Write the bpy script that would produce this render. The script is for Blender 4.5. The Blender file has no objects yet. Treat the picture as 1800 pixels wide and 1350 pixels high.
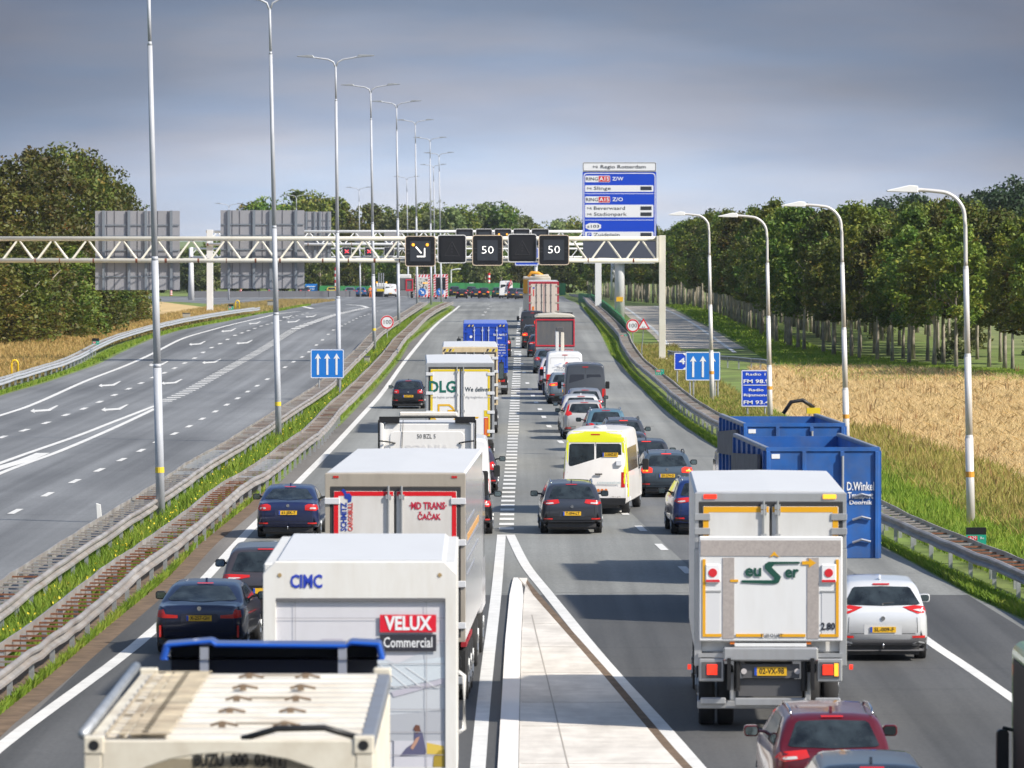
import bpy, bmesh, math, random
import numpy as np
from mathutils import Vector, Matrix
from mathutils.bvhtree import BVHTree

R = math.radians
SC = bpy.context.scene
COL = SC.collection
random.seed(7)

# ------------------------------------------------------------------ camera, sky, sun, exposure
H, F, HY = 8.7, 10000.0, 405.0          # camera height, focal length and horizon row in 1800-px units
PITCH = math.atan((675 - HY) / F)
CT, ST = math.cos(PITCH), math.sin(PITCH)
cam_d = bpy.data.cameras.new('camera')
cam = bpy.data.objects.new('camera', cam_d)
COL.objects.link(cam)
cam_d.sensor_width = 36.0
cam_d.lens = F / 1800 * 36.0
cam_d.clip_start, cam_d.clip_end = 1.0, 12000.0
cam.location = (0, 0, H)
cam.rotation_euler = (math.pi / 2 - PITCH, 0, 0)
cam_d.dof.use_dof = True
cam_d.dof.focus_distance = 200.0
cam_d.dof.aperture_fstop = 5.0
SC.camera = cam

SUN_EL, SUN_AZ = R(40), R(121)          # azimuth clockwise from +y (the driving direction)
sd = Vector((math.sin(SUN_AZ) * math.cos(SUN_EL), math.cos(SUN_AZ) * math.cos(SUN_EL), math.sin(SUN_EL)))
sun_d = bpy.data.lights.new('sun', 'SUN')
sun_d.energy, sun_d.angle, sun_d.color = 4.7, R(1.8), (1.0, .93, .82)
sun = bpy.data.objects.new('sun', sun_d)
COL.objects.link(sun)
sun.rotation_euler = sd.to_track_quat('Z', 'Y').to_euler()
sun.location = (60, -20, 80)

W_ = bpy.data.worlds.new('World')
SC.world = W_
W_.use_nodes = True
nt = W_.node_tree
nt.nodes.clear()
N, Lk = nt.nodes.new, nt.links.new
sky = N('ShaderNodeTexSky'); sky.sky_type = 'NISHITA'; sky.sun_disc = False
sky.sun_elevation, sky.sun_rotation = SUN_EL, SUN_AZ
bg = N('ShaderNodeBackground'); bg.inputs[1].default_value = 0.13
tc = N('ShaderNodeTexCoord')
sep = N('ShaderNodeSeparateXYZ'); Lk(tc.outputs['Generated'], sep.inputs[0])
ramp = N('ShaderNodeValToRGB')         # the grey cloud deck: paler at its far edge, heavy overhead of it
mr = N('ShaderNodeMapRange'); mr.inputs[1].default_value = 0.006; mr.inputs[2].default_value = 0.070
mpn = N('ShaderNodeMapping'); mpn.inputs['Scale'].default_value = (11, 9, 62)
Lk(tc.outputs['Generated'], mpn.inputs[0])
nz = N('ShaderNodeTexNoise'); nz.inputs['Scale'].default_value = 1.0; nz.inputs['Detail'].default_value = 5
nz.inputs['Roughness'].default_value = .5
Lk(mpn.outputs[0], nz.inputs[0])
ma = N('ShaderNodeMath'); ma.operation = 'MULTIPLY_ADD'; ma.inputs[1].default_value = .030
x2 = N('ShaderNodeMath'); x2.operation = 'MULTIPLY'; Lk(sep.outputs[0], x2.inputs[0]); Lk(sep.outputs[0], x2.inputs[1])
xz = N('ShaderNodeMath'); xz.operation = 'MULTIPLY_ADD'; xz.inputs[1].default_value = 2.6; Lk(x2.outputs[0], xz.inputs[0]); Lk(sep.outputs[2], xz.inputs[2])
Lk(nz.outputs[0], ma.inputs[0]); Lk(xz.outputs[0], ma.inputs[2])
Lk(ma.outputs[0], mr.inputs[0]); Lk(mr.outputs[0], ramp.inputs[0])
e = ramp.color_ramp.elements
SKYC = [(0.0, (5.6, 5.9, 6.4)), (.22, (4.9, 5.3, 6.0)), (.5, (2.85, 3.2, 3.95)), (.78, (1.75, 2.0, 2.5)), (1.0, (1.3, 1.5, 1.95))]
e[0].position, e[1].position = 0.0, 1.0
for p, c in SKYC[1:-1]:
    e.new(p)
for el, (p, c) in zip(e, SKYC):
    el.position = p
    el.color = (c[0] / 10, c[1] / 10, c[2] / 10, 1)
nz2 = N('ShaderNodeTexNoise'); nz2.inputs['Scale'].default_value = 1.0; nz2.inputs['Detail'].default_value = 4
mp2 = N('ShaderNodeMapping'); mp2.inputs['Scale'].default_value = (16, 10, 110); mp2.inputs['Location'].default_value = (3, 1, 2); Lk(tc.outputs['Generated'], mp2.inputs[0]); Lk(mp2.outputs[0], nz2.inputs[0])
mv = N('ShaderNodeMix'); mv.data_type = 'RGBA'; mv.blend_type = 'MULTIPLY'; mv.inputs[0].default_value = 1.0
rv = N('ShaderNodeValToRGB'); rv.color_ramp.elements[0].position = .38; rv.color_ramp.elements[1].position = .64
rv.color_ramp.elements[0].color = (.86, .95, 1.06, 1); rv.color_ramp.elements[1].color = (1.04, 1.0, .99, 1); Lk(nz2.outputs[0], rv.inputs[0])
Lk(ramp.outputs[0], mv.inputs[6]); Lk(rv.outputs[0], mv.inputs[7])
vm = N('ShaderNodeVectorMath'); vm.operation = 'SCALE'; vm.inputs['Scale'].default_value = 8.6
Lk(mv.outputs[2], vm.inputs[0])
cl = N('ShaderNodeMix'); cl.data_type = 'RGBA'
mr2 = N('ShaderNodeMapRange'); mr2.inputs[1].default_value = .10; mr2.inputs[2].default_value = .35
Lk(sep.outputs[2], mr2.inputs[0])
Lk(mr2.outputs[0], cl.inputs[0]); Lk(vm.outputs[0], cl.inputs[6]); Lk(sky.outputs[0], cl.inputs[7])
Lk(cl.outputs[2], bg.inputs[0])
wo = N('ShaderNodeOutputWorld'); Lk(bg.outputs[0], wo.inputs[0])
SC.view_settings.view_transform = 'Standard'
SC.view_settings.look = 'None'
SC.view_settings.gamma = 1.0
SC.view_settings.exposure = 0.42
SC.cycles.max_bounces = 6
SC.cycles.use_denoising = True

# ------------------------------------------------------------------ terrain profile and unprojection
KN = [(-60, 0), (0, 0), (110, 0), (200, -.15), (300, -.36), (380, -.22), (480, .32), (560, .26), (650, -.15),
      (750, -.95), (893, -2.0), (1100, -2.6), (1400, -2.8), (9000, -2.8)]
_kx = [k[0] for k in KN]; _kz = [k[1] for k in KN]
def _smooth(y):
    i = max(1, min(len(KN) - 3, next((j for j in range(len(KN)) if _kx[j] > y), len(KN)) - 1))
    x0, x1 = _kx[i], _kx[i + 1]; z0, z1 = _kz[i], _kz[i + 1]
    m0 = (z1 - _kz[i - 1]) / (x1 - _kx[i - 1]); m1 = (_kz[i + 2] - z0) / (_kx[i + 2] - x0)
    t = (y - x0) / (x1 - x0); h = x1 - x0
    t = max(0, min(1, t)) if i > 1 else t
    if y <= 110: return 0.0
    return ((2*t**3 - 3*t**2 + 1) * z0 + (t**3 - 2*t**2 + t) * h * m0 + (-2*t**3 + 3*t**2) * z1 + (t**3 - t**2) * h * m1)
_ty = np.arange(-60, 1500.1, 5.0)
_tz = np.array([_smooth(float(v)) for v in _ty])
def gz(y):
    return float(np.interp(y, _ty, _tz))
def ray(px, py):
    a, b = (px - 900) / F, (675 - py) / F
    return a, CT + b * ST, -ST + b * CT        # direction (x, y, z)
def gp(px, py, up=0.0):
    """pixel of the photo -> point on the ground (up metres above it)"""
    a, b, c = ray(px, py)
    y = 30.0; prev = None
    for d in list(np.arange(30, 300, 2.0)) + list(np.arange(300, 1500, 3.0)):
        t = d / b; z = H + c * t - gz(d) - up
        if z < 0:
            d0, z0 = prev
            d = d0 + (d - d0) * z0 / (z0 - z); t = d / b
            return Vector((a * t, d, gz(d) + up))
        prev = (d, z)
    return Vector((a * 1500 / b, 1500.0, gz(1500) + up))
def at(px, py, d):
    """pixel + distance along the road -> point"""
    a, b, c = ray(px, py); t = d / b
    return Vector((a * t, d, H + c * t))
def gx(px, d):
    """point on the ground at distance d whose image column is px"""
    return Vector(((px - 900) / F * (d * CT + (H - gz(d)) * ST), d, gz(d)))
def scl(d): return F / d

# ------------------------------------------------------------------ materials
MATS = {}
def mat(name, col, rough=.6, metal=0.0, var=0.0, vs=3.0, bump=0.0, bs=30.0, coat=0.0, emit=None, es=0.0,
        dirt=0.0, dcol=(.18, .14, .10), dscale=(3, 3, .6), rnd=0.0, stretch=(1, 1, 1), spec=None):
    if name in MATS: return MATS[name]
    m = bpy.data.materials.new(name); m.use_nodes = True
    t = m.node_tree; b = t.nodes['Principled BSDF']; L = t.links.new; Nn = t.nodes.new
    b.inputs['Roughness'].default_value = rough; b.inputs['Metallic'].default_value = metal
    b.inputs['Base Color'].default_value = (*col, 1)
    if spec is not None: b.inputs['Specular IOR Level'].default_value = spec
    if coat: b.inputs['Coat Weight'].default_value = coat; b.inputs['Coat Roughness'].default_value = .06
    if emit is not None:
        b.inputs['Emission Color'].default_value = (*emit, 1); b.inputs['Emission Strength'].default_value = es
    cur = None
    if var or dirt or bump or rnd:
        co = Nn('ShaderNodeTexCoord')
    def noise(scale, det=4, sc3=(1, 1, 1), rg=.55):
        mp = Nn('ShaderNodeMapping'); mp.inputs['Scale'].default_value = sc3
        L(co.outputs['Object'], mp.inputs[0])
        n = Nn('ShaderNodeTexNoise'); n.inputs['Scale'].default_value = scale
        n.inputs['Detail'].default_value = det; n.inputs['Roughness'].default_value = rg
        L(mp.outputs[0], n.inputs[0]); return n.outputs[0]
    if var:
        r = Nn('ShaderNodeValToRGB'); r.color_ramp.elements[0].position = .3; r.color_ramp.elements[1].position = .7
        r.color_ramp.elements[0].color = (*[c * (1 - var) for c in col], 1)
        r.color_ramp.elements[1].color = (*[min(1, c * (1 + var)) for c in col], 1)
        L(noise(vs, 6, stretch), r.inputs[0]); cur = r.outputs[0]
    if rnd:
        oi = Nn('ShaderNodeObjectInfo'); hs = Nn('ShaderNodeHueSaturation')
        m1 = Nn('ShaderNodeMapRange'); m1.inputs[3].default_value = .5 - .05 * rnd; m1.inputs[4].default_value = .5 + .02 * rnd
        m2 = Nn('ShaderNodeMapRange'); m2.inputs[3].default_value = 1 - .3 * rnd; m2.inputs[4].default_value = 1 + .35 * rnd
        m3 = Nn('ShaderNodeMath'); m3.operation = 'MULTIPLY'; m3.inputs[1].default_value = 7.31
        m4 = Nn('ShaderNodeMath'); m4.operation = 'FRACT'
        L(oi.outputs['Random'], m1.inputs[0]); L(oi.outputs['Random'], m3.inputs[0]); L(m3.outputs[0], m4.inputs[0]); L(m4.outputs[0], m2.inputs[0])
        L(m1.outputs[0], hs.inputs['Hue']); L(m2.outputs[0], hs.inputs['Value'])
        if cur is not None: L(cur, hs.inputs['Color'])
        else: hs.inputs['Color'].default_value = (*col, 1)
        cur = hs.outputs[0]
    if dirt:
        mx = Nn('ShaderNodeMix'); mx.data_type = 'RGBA'
        r = Nn('ShaderNodeMapRange'); r.inputs[1].default_value = .42; r.inputs[2].default_value = .78
        r.inputs[4].default_value = dirt
        L(noise(1.6, 8, dscale, .65), r.inputs[0]); L(r.outputs[0], mx.inputs[0])
        if cur is not None: L(cur, mx.inputs[6])
        else: mx.inputs[6].default_value = (*col, 1)
        mx.inputs[7].default_value = (*dcol, 1); cur = mx.outputs[2]
    if cur is not None: L(cur, b.inputs['Base Color'])
    if bump:
        bm = Nn('ShaderNodeBump'); bm.inputs['Strength'].default_value = bump; bm.inputs['Distance'].default_value = .02
        L(noise(bs, 5), bm.inputs['Height']); L(bm.outputs[0], b.inputs['Normal'])
    MATS[name] = m
    return m

M_WHITE = mat('white_paint', (.66, .66, .65), .35, dirt=.10)
M_LINE = mat('road_paint', (.66, .655, .63), .7, var=.10, vs=2.2, dirt=.25, dcol=(.3, .3, .28), dscale=(1.2, .3, 1))
M_BLACK = mat('black_plastic', (.012, .012, .013), .45)
M_RUB = mat('rubber', (.016, .016, .017), .85, var=.3)
M_RIM = mat('wheel_rim', (.30, .31, .32), .35, .8)
M_STEEL = mat('galvanised_steel', (.42, .44, .46), .42, .55, var=.16, vs=6, dirt=.15)
M_POLE = mat('pole_steel', (.44, .46, .50), .6, .12, var=.12, vs=4, stretch=(1, 1, .3))
M_RAIL = mat('rail_steel', (.33, .315, .30), .55, .25, var=.3, vs=.8, dirt=.55, dcol=(.28, .19, .13), dscale=(.7, .35, 2))
M_SLAT = mat('slat_steel', (.33, .31, .30), .55, .25, var=.5, vs=.5, dirt=.85, dcol=(.17, .07, .03), dscale=(.25, .22, .25))
M_CREAMSTEEL = mat('gantry_paint', (.66, .64, .56), .45, dirt=.22, dcol=(.42, .3, .16), dscale=(1, 1, 1))
M_WSTEEL = mat('gantry_white', (.70, .71, .72), .45, dirt=.10)
M_RUST = mat('rust', (.16, .045, .02), .8, var=.4, vs=10)
M_GLASS = mat('car_glass', (.020, .027, .031), .05, var=.75, vs=3.2, spec=.7)
M_RED = mat('lamp_red', (.50, .015, .012), .22, coat=.6)
M_REDL = mat('lamp_red_lit', (.6, .02, .01), .3, emit=(1, .05, .02), es=.75)
M_AMBL = mat('lamp_amber_lit', (.8, .3, .02), .3, emit=(1, .45, .04), es=1.0)
M_LENS = mat('lamp_clear', (.55, .52, .52), .15, coat=.5)
M_ORANGE = mat('lamp_orange', (.7, .18, .02), .3, coat=.4)
M_PLATE = mat('plate_yellow', (.72, .42, .02), .4)
M_PBLUE = mat('plate_blue', (.02, .08, .45), .4)
M_TEXT = mat('black_text', (.012, .012, .012), .5)
M_CHROME = mat('chrome', (.6, .6, .62), .15, 1.0)
M_GREYP = mat('grey_plastic', (.09, .09, .095), .5)
M_CHASSIS = mat('chassis', (.03, .03, .032), .6, dirt=.3, dcol=(.12, .10, .08))
def paint(name, col, metal=.3, dirt=0.06):
    return mat(name, col, .3, metal, coat=.8, dirt=dirt, dcol=(.14, .12, .10))
def flat(name, col, rough=.5, **k): return mat(name, col, rough, **k)

# ------------------------------------------------------------------ mesh builder and object helpers
class MB:
    def __init__(s): s.v, s.f, s.m = [], [], []
    def add(s, vs, fs, mi=0):
        o = len(s.v); s.v += [tuple(v) for v in vs]
        s.f += [tuple(i + o for i in f) for f in fs]; s.m += [mi] * len(fs); return s
    def box(s, x0, x1, y0, y1, z0, z1, mi=0):
        v = [(x0, y0, z0), (x1, y0, z0), (x1, y1, z0), (x0, y1, z0), (x0, y0, z1), (x1, y0, z1), (x1, y1, z1), (x0, y1, z1)]
        return s.add(v, [(0, 3, 2, 1), (4, 5, 6, 7), (0, 1, 5, 4), (1, 2, 6, 5), (2, 3, 7, 6), (3, 0, 4, 7)], mi)
    def cyl(s, p0, p1, r0, r1=None, n=12, mi=0, cap=True):
        r1 = r0 if r1 is None else r1
        p0, p1 = Vector(p0), Vector(p1); d = (p1 - p0).normalized()
        a = d.orthogonal().normalized(); b = d.cross(a)
        v = []
        for p, r in ((p0, r0), (p1, r1)):
            for i in range(n):
                t = 2 * math.pi * i / n
                v.append(p + (a * math.cos(t) + b * math.sin(t)) * r)
        f = [(i, (i + 1) % n, n + (i + 1) % n, n + i) for i in range(n)]
        if cap: f += [tuple(range(n - 1, -1, -1)), tuple(range(n, 2 * n))]
        return s.add(v, f, mi)
    def tube(s, pts, r, n=8, mi=0):
        pts = [Vector(p) for p in pts]; rs = r if isinstance(r, (list, tuple)) else [r] * len(pts)
        up = Vector((0, 0, 1)); v = []
        for i, p in enumerate(pts):
            d = (pts[min(i + 1, len(pts) - 1)] - pts[max(i - 1, 0)]).normalized()
            a = d.cross(up)
            if a.length < .05: a = d.cross(Vector((0, 1, 0)))
            a.normalize(); b = a.cross(d)
            for k in range(n):
                t = 2 * math.pi * k / n; v.append(p + (a * math.cos(t) + b * math.sin(t)) * rs[i])
        f = [(i * n + k, i * n + (k + 1) % n, (i + 1) * n + (k + 1) % n, (i + 1) * n + k) for i in range(len(pts) - 1) for k in range(n)]
        f += [tuple(range(n - 1, -1, -1)), tuple(range((len(pts) - 1) * n, len(pts) * n))]
        return s.add(v, f, mi)
    def prism(s, poly, a0, a1, axis='y', mi=0):
        """poly: 2-D points; axis y: (x,z) polygon pushed from a0 to a1; axis x: (y,z); axis z: (x,y)"""
        n = len(poly)
        def P(p, a):
            return {'y': (p[0], a, p[1]), 'x': (a, p[0], p[1]), 'z': (p[0], p[1], a)}[axis]
        v = [P(p, a0) for p in poly] + [P(p, a1) for p in poly]
        f = [tuple(range(n)), tuple(range(2 * n - 1, n - 1, -1))] + [(i, n + i, n + (i + 1) % n, (i + 1) % n) for i in range(n)]
        return s.add(v, f, mi)
    def ring(s, outer, inner, a0, a1, mi=0):
        """frame between two closed (x,z) outlines with the same number of points"""
        n = len(outer)
        v = [(p[0], a0, p[1]) for p in outer] + [(p[0], a0, p[1]) for p in inner] + [(p[0], a1, p[1]) for p in outer] + [(p[0], a1, p[1]) for p in inner]
        f = []
        for i in range(n):
            j = (i + 1) % n
            f += [(i, j, n + j, n + i), (2*n + i, 3*n + i, 3*n + j, 2*n + j), (i, 2*n + i, 2*n + j, j), (n + i, n + j, 3*n + j, 3*n + i)]
        return s.add(v, f, mi)
    def obj(s, name, mats, parent=None, smooth=False, bevel=0, seg=1, loc=None, fix=True):
        me = bpy.data.meshes.new(name)
        me.from_pydata(s.v, [], s.f)
        for m in (mats if isinstance(mats, (list, tuple)) else [mats]): me.materials.append(m)
        me.polygons.foreach_set('material_index', s.m)
        if fix:
            bm = bmesh.new(); bm.from_mesh(me); bmesh.ops.recalc_face_normals(bm, faces=bm.faces); bm.to_mesh(me); bm.free()
        if smooth: me.polygons.foreach_set('use_smooth', [True] * len(me.polygons))
        o = bpy.data.objects.new(name, me); COL.objects.link(o)
        if parent is not None: o.parent = parent
        if loc is not None: o.location = loc
        if bevel:
            md = o.modifiers.new('bevel', 'BEVEL'); md.width = bevel; md.segments = seg; md.limit_method = 'ANGLE'
            md.angle_limit = R(40)
        return o
def rrect(x0, x1, z0, z1, r, n=4):
    p = []
    for cx, cz, a in ((x1 - r, z1 - r, 0), (x0 + r, z1 - r, 90), (x0 + r, z0 + r, 180), (x1 - r, z0 + r, 270)):
        for i in range(n + 1):
            t = R(a + 90 * i / n); p.append((cx + r * math.cos(t), cz + r * math.sin(t)))
    return p
def tag(o, label=None, cat=None, group=None, kind=None):
    if label: o['label'] = label
    if cat: o['category'] = cat
    if group: o['group'] = group
    if kind: o['kind'] = kind
    return o
def thing(name, label, cat, loc=(0, 0, 0), rz=0.0, group=None):
    o = bpy.data.objects.new(name, None); COL.objects.link(o)
    o.empty_display_size = .3; o.location = loc; o.rotation_euler = (0, 0, rz)
    return tag(o, label, cat, group)
def copy_tree(o, parent=None):
    c = o.copy(); COL.objects.link(c)
    if parent is not None: c.parent = parent
    for ch in KIDS.get(o.name, []): copy_tree(ch, c)
    return c
KIDS = {}
def index_kids(root):
    """remember root's children so copying needs no scene search"""
    KIDS[root.name] = [o for o in SC.objects if o.parent == root]
    for o in KIDS[root.name]: index_kids(o)
TXT = {}
def text(body, size, m, parent=None, loc=(0, 0, 0), width=None, align='CENTER', bold=0.0, name='lettering', rot=(math.pi / 2, 0, 0), depth=.004, sp=1.0):
    key = (body, align, round(bold, 3), sp)
    if key not in TXT:
        c = bpy.data.curves.new('t', 'FONT'); c.body = body; c.size = 1.0; c.resolution_u = 2
        c.align_x = align; c.align_y = 'CENTER'; c.offset = bold; c.extrude = .01; c.space_character = sp
        o = bpy.data.objects.new('t', c); me = o.to_mesh().copy()
        TXT[key] = me; bpy.data.objects.remove(o)
    src = TXT[key]; me = src.copy(); me.materials.clear(); me.materials.append(m)
    xs = [v.co.x for v in me.vertices]; w = max(xs) - min(xs)
    sx = size if width is None else width / w
    me.transform(Matrix.Diagonal((sx, size, depth / .02, 1)))
    o = bpy.data.objects.new(name, me); COL.objects.link(o); o.rotation_euler = rot; o.location = loc
    if parent is not None: o.parent = parent
    return o

# ------------------------------------------------------------------ setting: ground, roads, markings
def rows(y0, y1):
    ys = [y0] + [float(v) for v in _ty if y0 + .01 < v < y1 - .01] + [y1]
    return ys
def sheet(name, left, right, m, up, kind='structure', ncol=1, label=None):
    """sheet between two polylines of ground points (x as a function of y)"""
    l = sorted([(p[1], p[0]) for p in left]); r = sorted([(p[1], p[0]) for p in right])
    y0, y1 = max(l[0][0], r[0][0]), min(l[-1][0], r[-1][0])
    mb = MB(); vs = []; ys = rows(y0, y1)
    lx = np.interp(ys, [p[0] for p in l], [p[1] for p in l]); rx = np.interp(ys, [p[0] for p in r], [p[1] for p in r])
    for y, a, b in zip(ys, lx, rx):
        for k in range(ncol + 1): vs.append((a + (b - a) * k / ncol, y, gz(y) + up))
    n = ncol + 1
    fs = [(i * n + k, i * n + k + 1, (i + 1) * n + k + 1, (i + 1) * n + k) for i in range(len(ys) - 1) for k in range(ncol)]
    mb.add(vs, fs); o = mb.obj(name, m); o['kind'] = kind
    if label: o['label'] = label
    return o
def G(*pts): return [gp(*p) for p in pts]
def curve_pts(pts):
    """smooth a list of ground points (Catmull-Rom)"""
    out = []
    for i in range(len(pts) - 1):
        p0, p1, p2, p3 = pts[max(i - 1, 0)], pts[i], pts[i + 1], pts[min(i + 2, len(pts) - 1)]
        for k in range(6):
            t = k / 6
            out.append(.5 * ((2 * p1) + (p2 - p0) * t + (2 * p0 - 5 * p1 + 4 * p2 - p3) * t * t + (3 * p1 - p0 - 3 * p2 + p3) * t ** 3))
    out.append(pts[-1]); return out
def asphalt(name, col, streak=.12):
    m = bpy.data.materials.new(name); m.use_nodes = True
    t = m.node_tree; b = t.nodes['Principled BSDF']; L = t.links.new; Nn = t.nodes.new
    b.inputs['Roughness'].default_value = .72; b.inputs['Specular IOR Level'].default_value = .35
    co = Nn('ShaderNodeTexCoord')
    def nz(scale, s3, det=5, rg=.6):
        mp = Nn('ShaderNodeMapping'); mp.inputs['Scale'].default_value = s3
        L(co.outputs['Object'], mp.inputs[0])
        n = Nn('ShaderNodeTexNoise'); n.inputs['Scale'].default_value = scale; n.inputs['Detail'].default_value = det
        n.inputs['Roughness'].default_value = rg
        L(mp.outputs[0], n.inputs[0]); return n.outputs[0]
    def mix(a, fac_src, lo, hi, v0, v1):
        r = Nn('ShaderNodeMapRange'); r.inputs[1].default_value = lo; r.inputs[2].default_value = hi
        r.inputs[3].default_value = v0; r.inputs[4].default_value = v1; L(fac_src, r.inputs[0])
        x = Nn('ShaderNodeVectorMath'); x.operation = 'SCALE'; L(a, x.inputs[0]); L(r.outputs[0], x.inputs['Scale']); return x.outputs[0]
    rgb = Nn('ShaderNodeRGB'); rgb.outputs[0].default_value = (*col, 1)
    c = mix(rgb.outputs[0], nz(1.0, (.8, .006, 1)), .35, .65, 1 - streak * 1.3, 1 + streak * 1.3)      # worn wheel tracks
    c = mix(c, nz(1.0, (.10, .03, 1), 4), .35, .65, .80, 1.18)                              # repaired stretches
    c = mix(c, nz(14.0, (1, .35, 1), 6, .75), .3, .7, .80, 1.2)                             # aggregate
    c = mix(c, nz(1.0, (.05, .9, 1), 2, .8), .62, .70, 1.0, .86)                            # cross joints
    L(c, b.inputs['Base Color'])
    bm = Nn('ShaderNodeBump'); bm.inputs['Strength'].default_value = .35; bm.inputs['Distance'].default_value = .01
    L(nz(40, (1, 1, 1)), bm.inputs['Height']); L(bm.outputs[0], b.inputs['Normal'])
    MATS[name] = m; return m
M_ASPH = asphalt('asphalt', (.205, .208, .196), .17)
M_ASPHD = asphalt('asphalt_dark', (.13, .132, .13), .15)
M_ASPHL = asphalt('asphalt_left', (.165, .170, .175), .2)
M_SHOULD = asphalt('asphalt_shoulder', (.165, .155, .142), .10)
M_CONC = mat('concrete_slabs', (.50, .44, .36), .85, var=.16, vs=.35, dirt=.5, dcol=(.17, .15, .13), dscale=(.25, 1.3, 1), bump=.2)
M_ISLE = mat('island_concrete', (.66, .62, .56), .85, var=.14, vs=1.3, dirt=.85, dcol=(.36, .33, .29), dscale=(.5, .12, 1), bump=.2)
M_KERB = mat('kerb_white', (.78, .75, .71), .8, dirt=.3, dcol=(.5, .44, .4), dscale=(1, .1, 1))
M_SOIL = mat('soil', (.14, .095, .06), .95, var=.4, vs=2.2, bump=.5)
M_GREEN = mat('grass_ground', (.13, .19, .035), .95, var=.45, vs=.35, bump=.5, dirt=.5, dcol=(.17, .13, .06), dscale=(.12, .05, 1))
M_GOLD = mat('dry_grass_ground', (.55, .39, .18), .95, var=.2, vs=.4, bump=.5, dirt=.4, dcol=(.14, .13, .045), dscale=(.08, .03, 1))
M_FARF = mat('field_ground', (.16, .19, .06), .95, var=.4, vs=.15, bump=.4)

sheet('ground', [Vector((-900, y, 0)) for y in (-60, 6000)], [Vector((900, y, 0)) for y in (-60, 6000)], M_GREEN, 0.0, ncol=1)

# ---- guard-rail lines (beam tops read from the photograph's road edges, 0.78 m above the ground)
RT = .78
med_l = [gp(x, y, RT) for x, y in [(-330, 1330), (-140, 1170), (0, 1067), (98, 994), (218, 914), (290, 867), (339, 833), (373, 809), (430, 776), (480, 743), (541, 703),
                               (581, 676), (618, 640), (651, 607), (669, 586), (698, 565), (717, 552), (736, 540), (752, 530)]]
med_r = [gp(x, y, RT) for x, y in [(-330, 1440), (-140, 1290), (0, 1183), (102, 1110), (160, 1067), (254, 987), (312, 947), (385, 889), (430, 851), (480, 821), (538, 776),
                               (571, 751), (606, 711), (639, 680), (673, 644), (696, 617), (713, 593), (732, 575), (756, 552), (775, 540), (797, 530)]]
fld_l = [gp(x, y, RT) for x, y in [(-420, 790), (-200, 725), (0, 668), (60, 650), (130, 628), (190, 598), (250, 578), (300, 566), (350, 556), (410, 546), (457, 540)]]
rgt_a = [gp(x, y, RT) for x, y in [(1960, 1098), (1800, 1006), (1673, 954), (1551, 902), (1440, 842), (1350, 785), (1262, 741), (1206, 708), (1180, 688), (1152, 664), (1120, 638), (1108, 626),
                               (1092, 600), (1086, 584), (1068, 564), (1050, 546), (1032, 530), (1024, 521), (1000, 516)]]

med_l, med_r, fld_l, rgt_a = [curve_pts(p) for p in (med_l, med_r, fld_l, rgt_a)]

# ---- carriageways
lw_left = G((-500, 850), (-200, 758), (0, 696), (80, 673), (171, 641), (213, 620), (267, 596), (320, 580), (400, 565), (459, 552), (506, 545))
near = lambda pts, x: [Vector((x, -20, 0))] + pts
lw_left = [Vector((-34, -20, 0)), Vector((-30, 100, 0))] + [p for p in lw_left if p.y > 150]
ml_edge = [Vector((p.x - .95, p.y, 0)) for p in med_l]
ml_edge = [Vector((ml_edge[0].x, -20, 0))] + ml_edge
far_d = 905.0
sheet('road_left', lw_left + [Vector((-60, far_d, 0))] , ml_edge + [Vector((-12, far_d, 0))], M_ASPHL, .012)
rw_left = G((0, 1274), (94, 1198), (218, 1092), (309, 1016), (363, 958), (447, 889), (490, 851), (561, 778), (601, 745), (640, 704), (657, 688), (704, 632), (721, 602), (756, 577), (794, 548), (800, 540))
rw_left = [Vector((-9.4, -20, 0))] + rw_left + [Vector((-12, far_d, 0))]
rw_right = G((1800, 1091), (1707, 1049), (1622, 1000), (1548, 960), (1400, 870), (1260, 789), (1202, 749), (1142, 698), (1107, 661), (1092, 642), (1074, 626), (1060, 596), (1036, 558), (1026, 544), (1012, 532))
rw_right = [Vector((14.5, -20, 0)), Vector((12.6, 60, 0))] + rw_right + [Vector((8.5, far_d, 0))]
sheet('road_right', rw_left, rw_right, M_ASPH, .012)
sheet('road_far', [Vector((-150, 800, 0)), Vector((-150, 940, 0))], [Vector((8.5, 800, 0)), Vector((8.5, 940, 0))], M_ASPHL, .016)
# darker newer asphalt: right lanes of the near right carriageway, shoulders
dash_r = [(1330, 1118), (1265, 1060), (1205, 1003), (1162.7, 962.7), (1126.7, 930), (1096.7, 901.7), (1069, 868), (1046, 842), (1027, 816), (1008, 792), (985.5, 777.5), (965, 750), (956, 733.5), (949, 720),
          (942.5, 708), (936.5, 696), (931.5, 684.5), (927, 674), (921, 655), (917, 640), (914.5, 625)]
dr = [gp(x + 12, y) for x, y in dash_r]
sheet('asphalt_patch', [Vector((5.4, -20, 0)), Vector((5.0, 80, 0))] + [p for p in dr if p.y < 215], [Vector((11.6, -20, 0)), Vector((9.9, 100, 0)), Vector((8.6, 150, 0)), Vector((5.2, 190, 0)), Vector((3.0, 215, 0))], M_ASPHD, .015)
el_px = [(-140, 1452), (0, 1315), (275, 1105), (440, 932), (515, 858), (582, 790), (640, 727), (671, 692), (709, 639), (742, 598), (771, 567), (797, 547), (808, 538)]
edge_l = [gp(x, y) for x, y in el_px]
edge_l = [Vector((-9.0, 20, 0))] + edge_l
M_ASPHN = asphalt('asphalt_bridge', (.082, .082, .080), .2)
sheet('road_bridge_deck', [Vector((-10.2, -20, 0)), Vector((-8.6, 100, 0)), Vector((-8.45, 135.8, 0))], [Vector((13.4, -20, 0)), Vector((11.9, 90, 0)), Vector((10.9, 135.8, 0))], M_ASPHN, .018)
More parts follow.
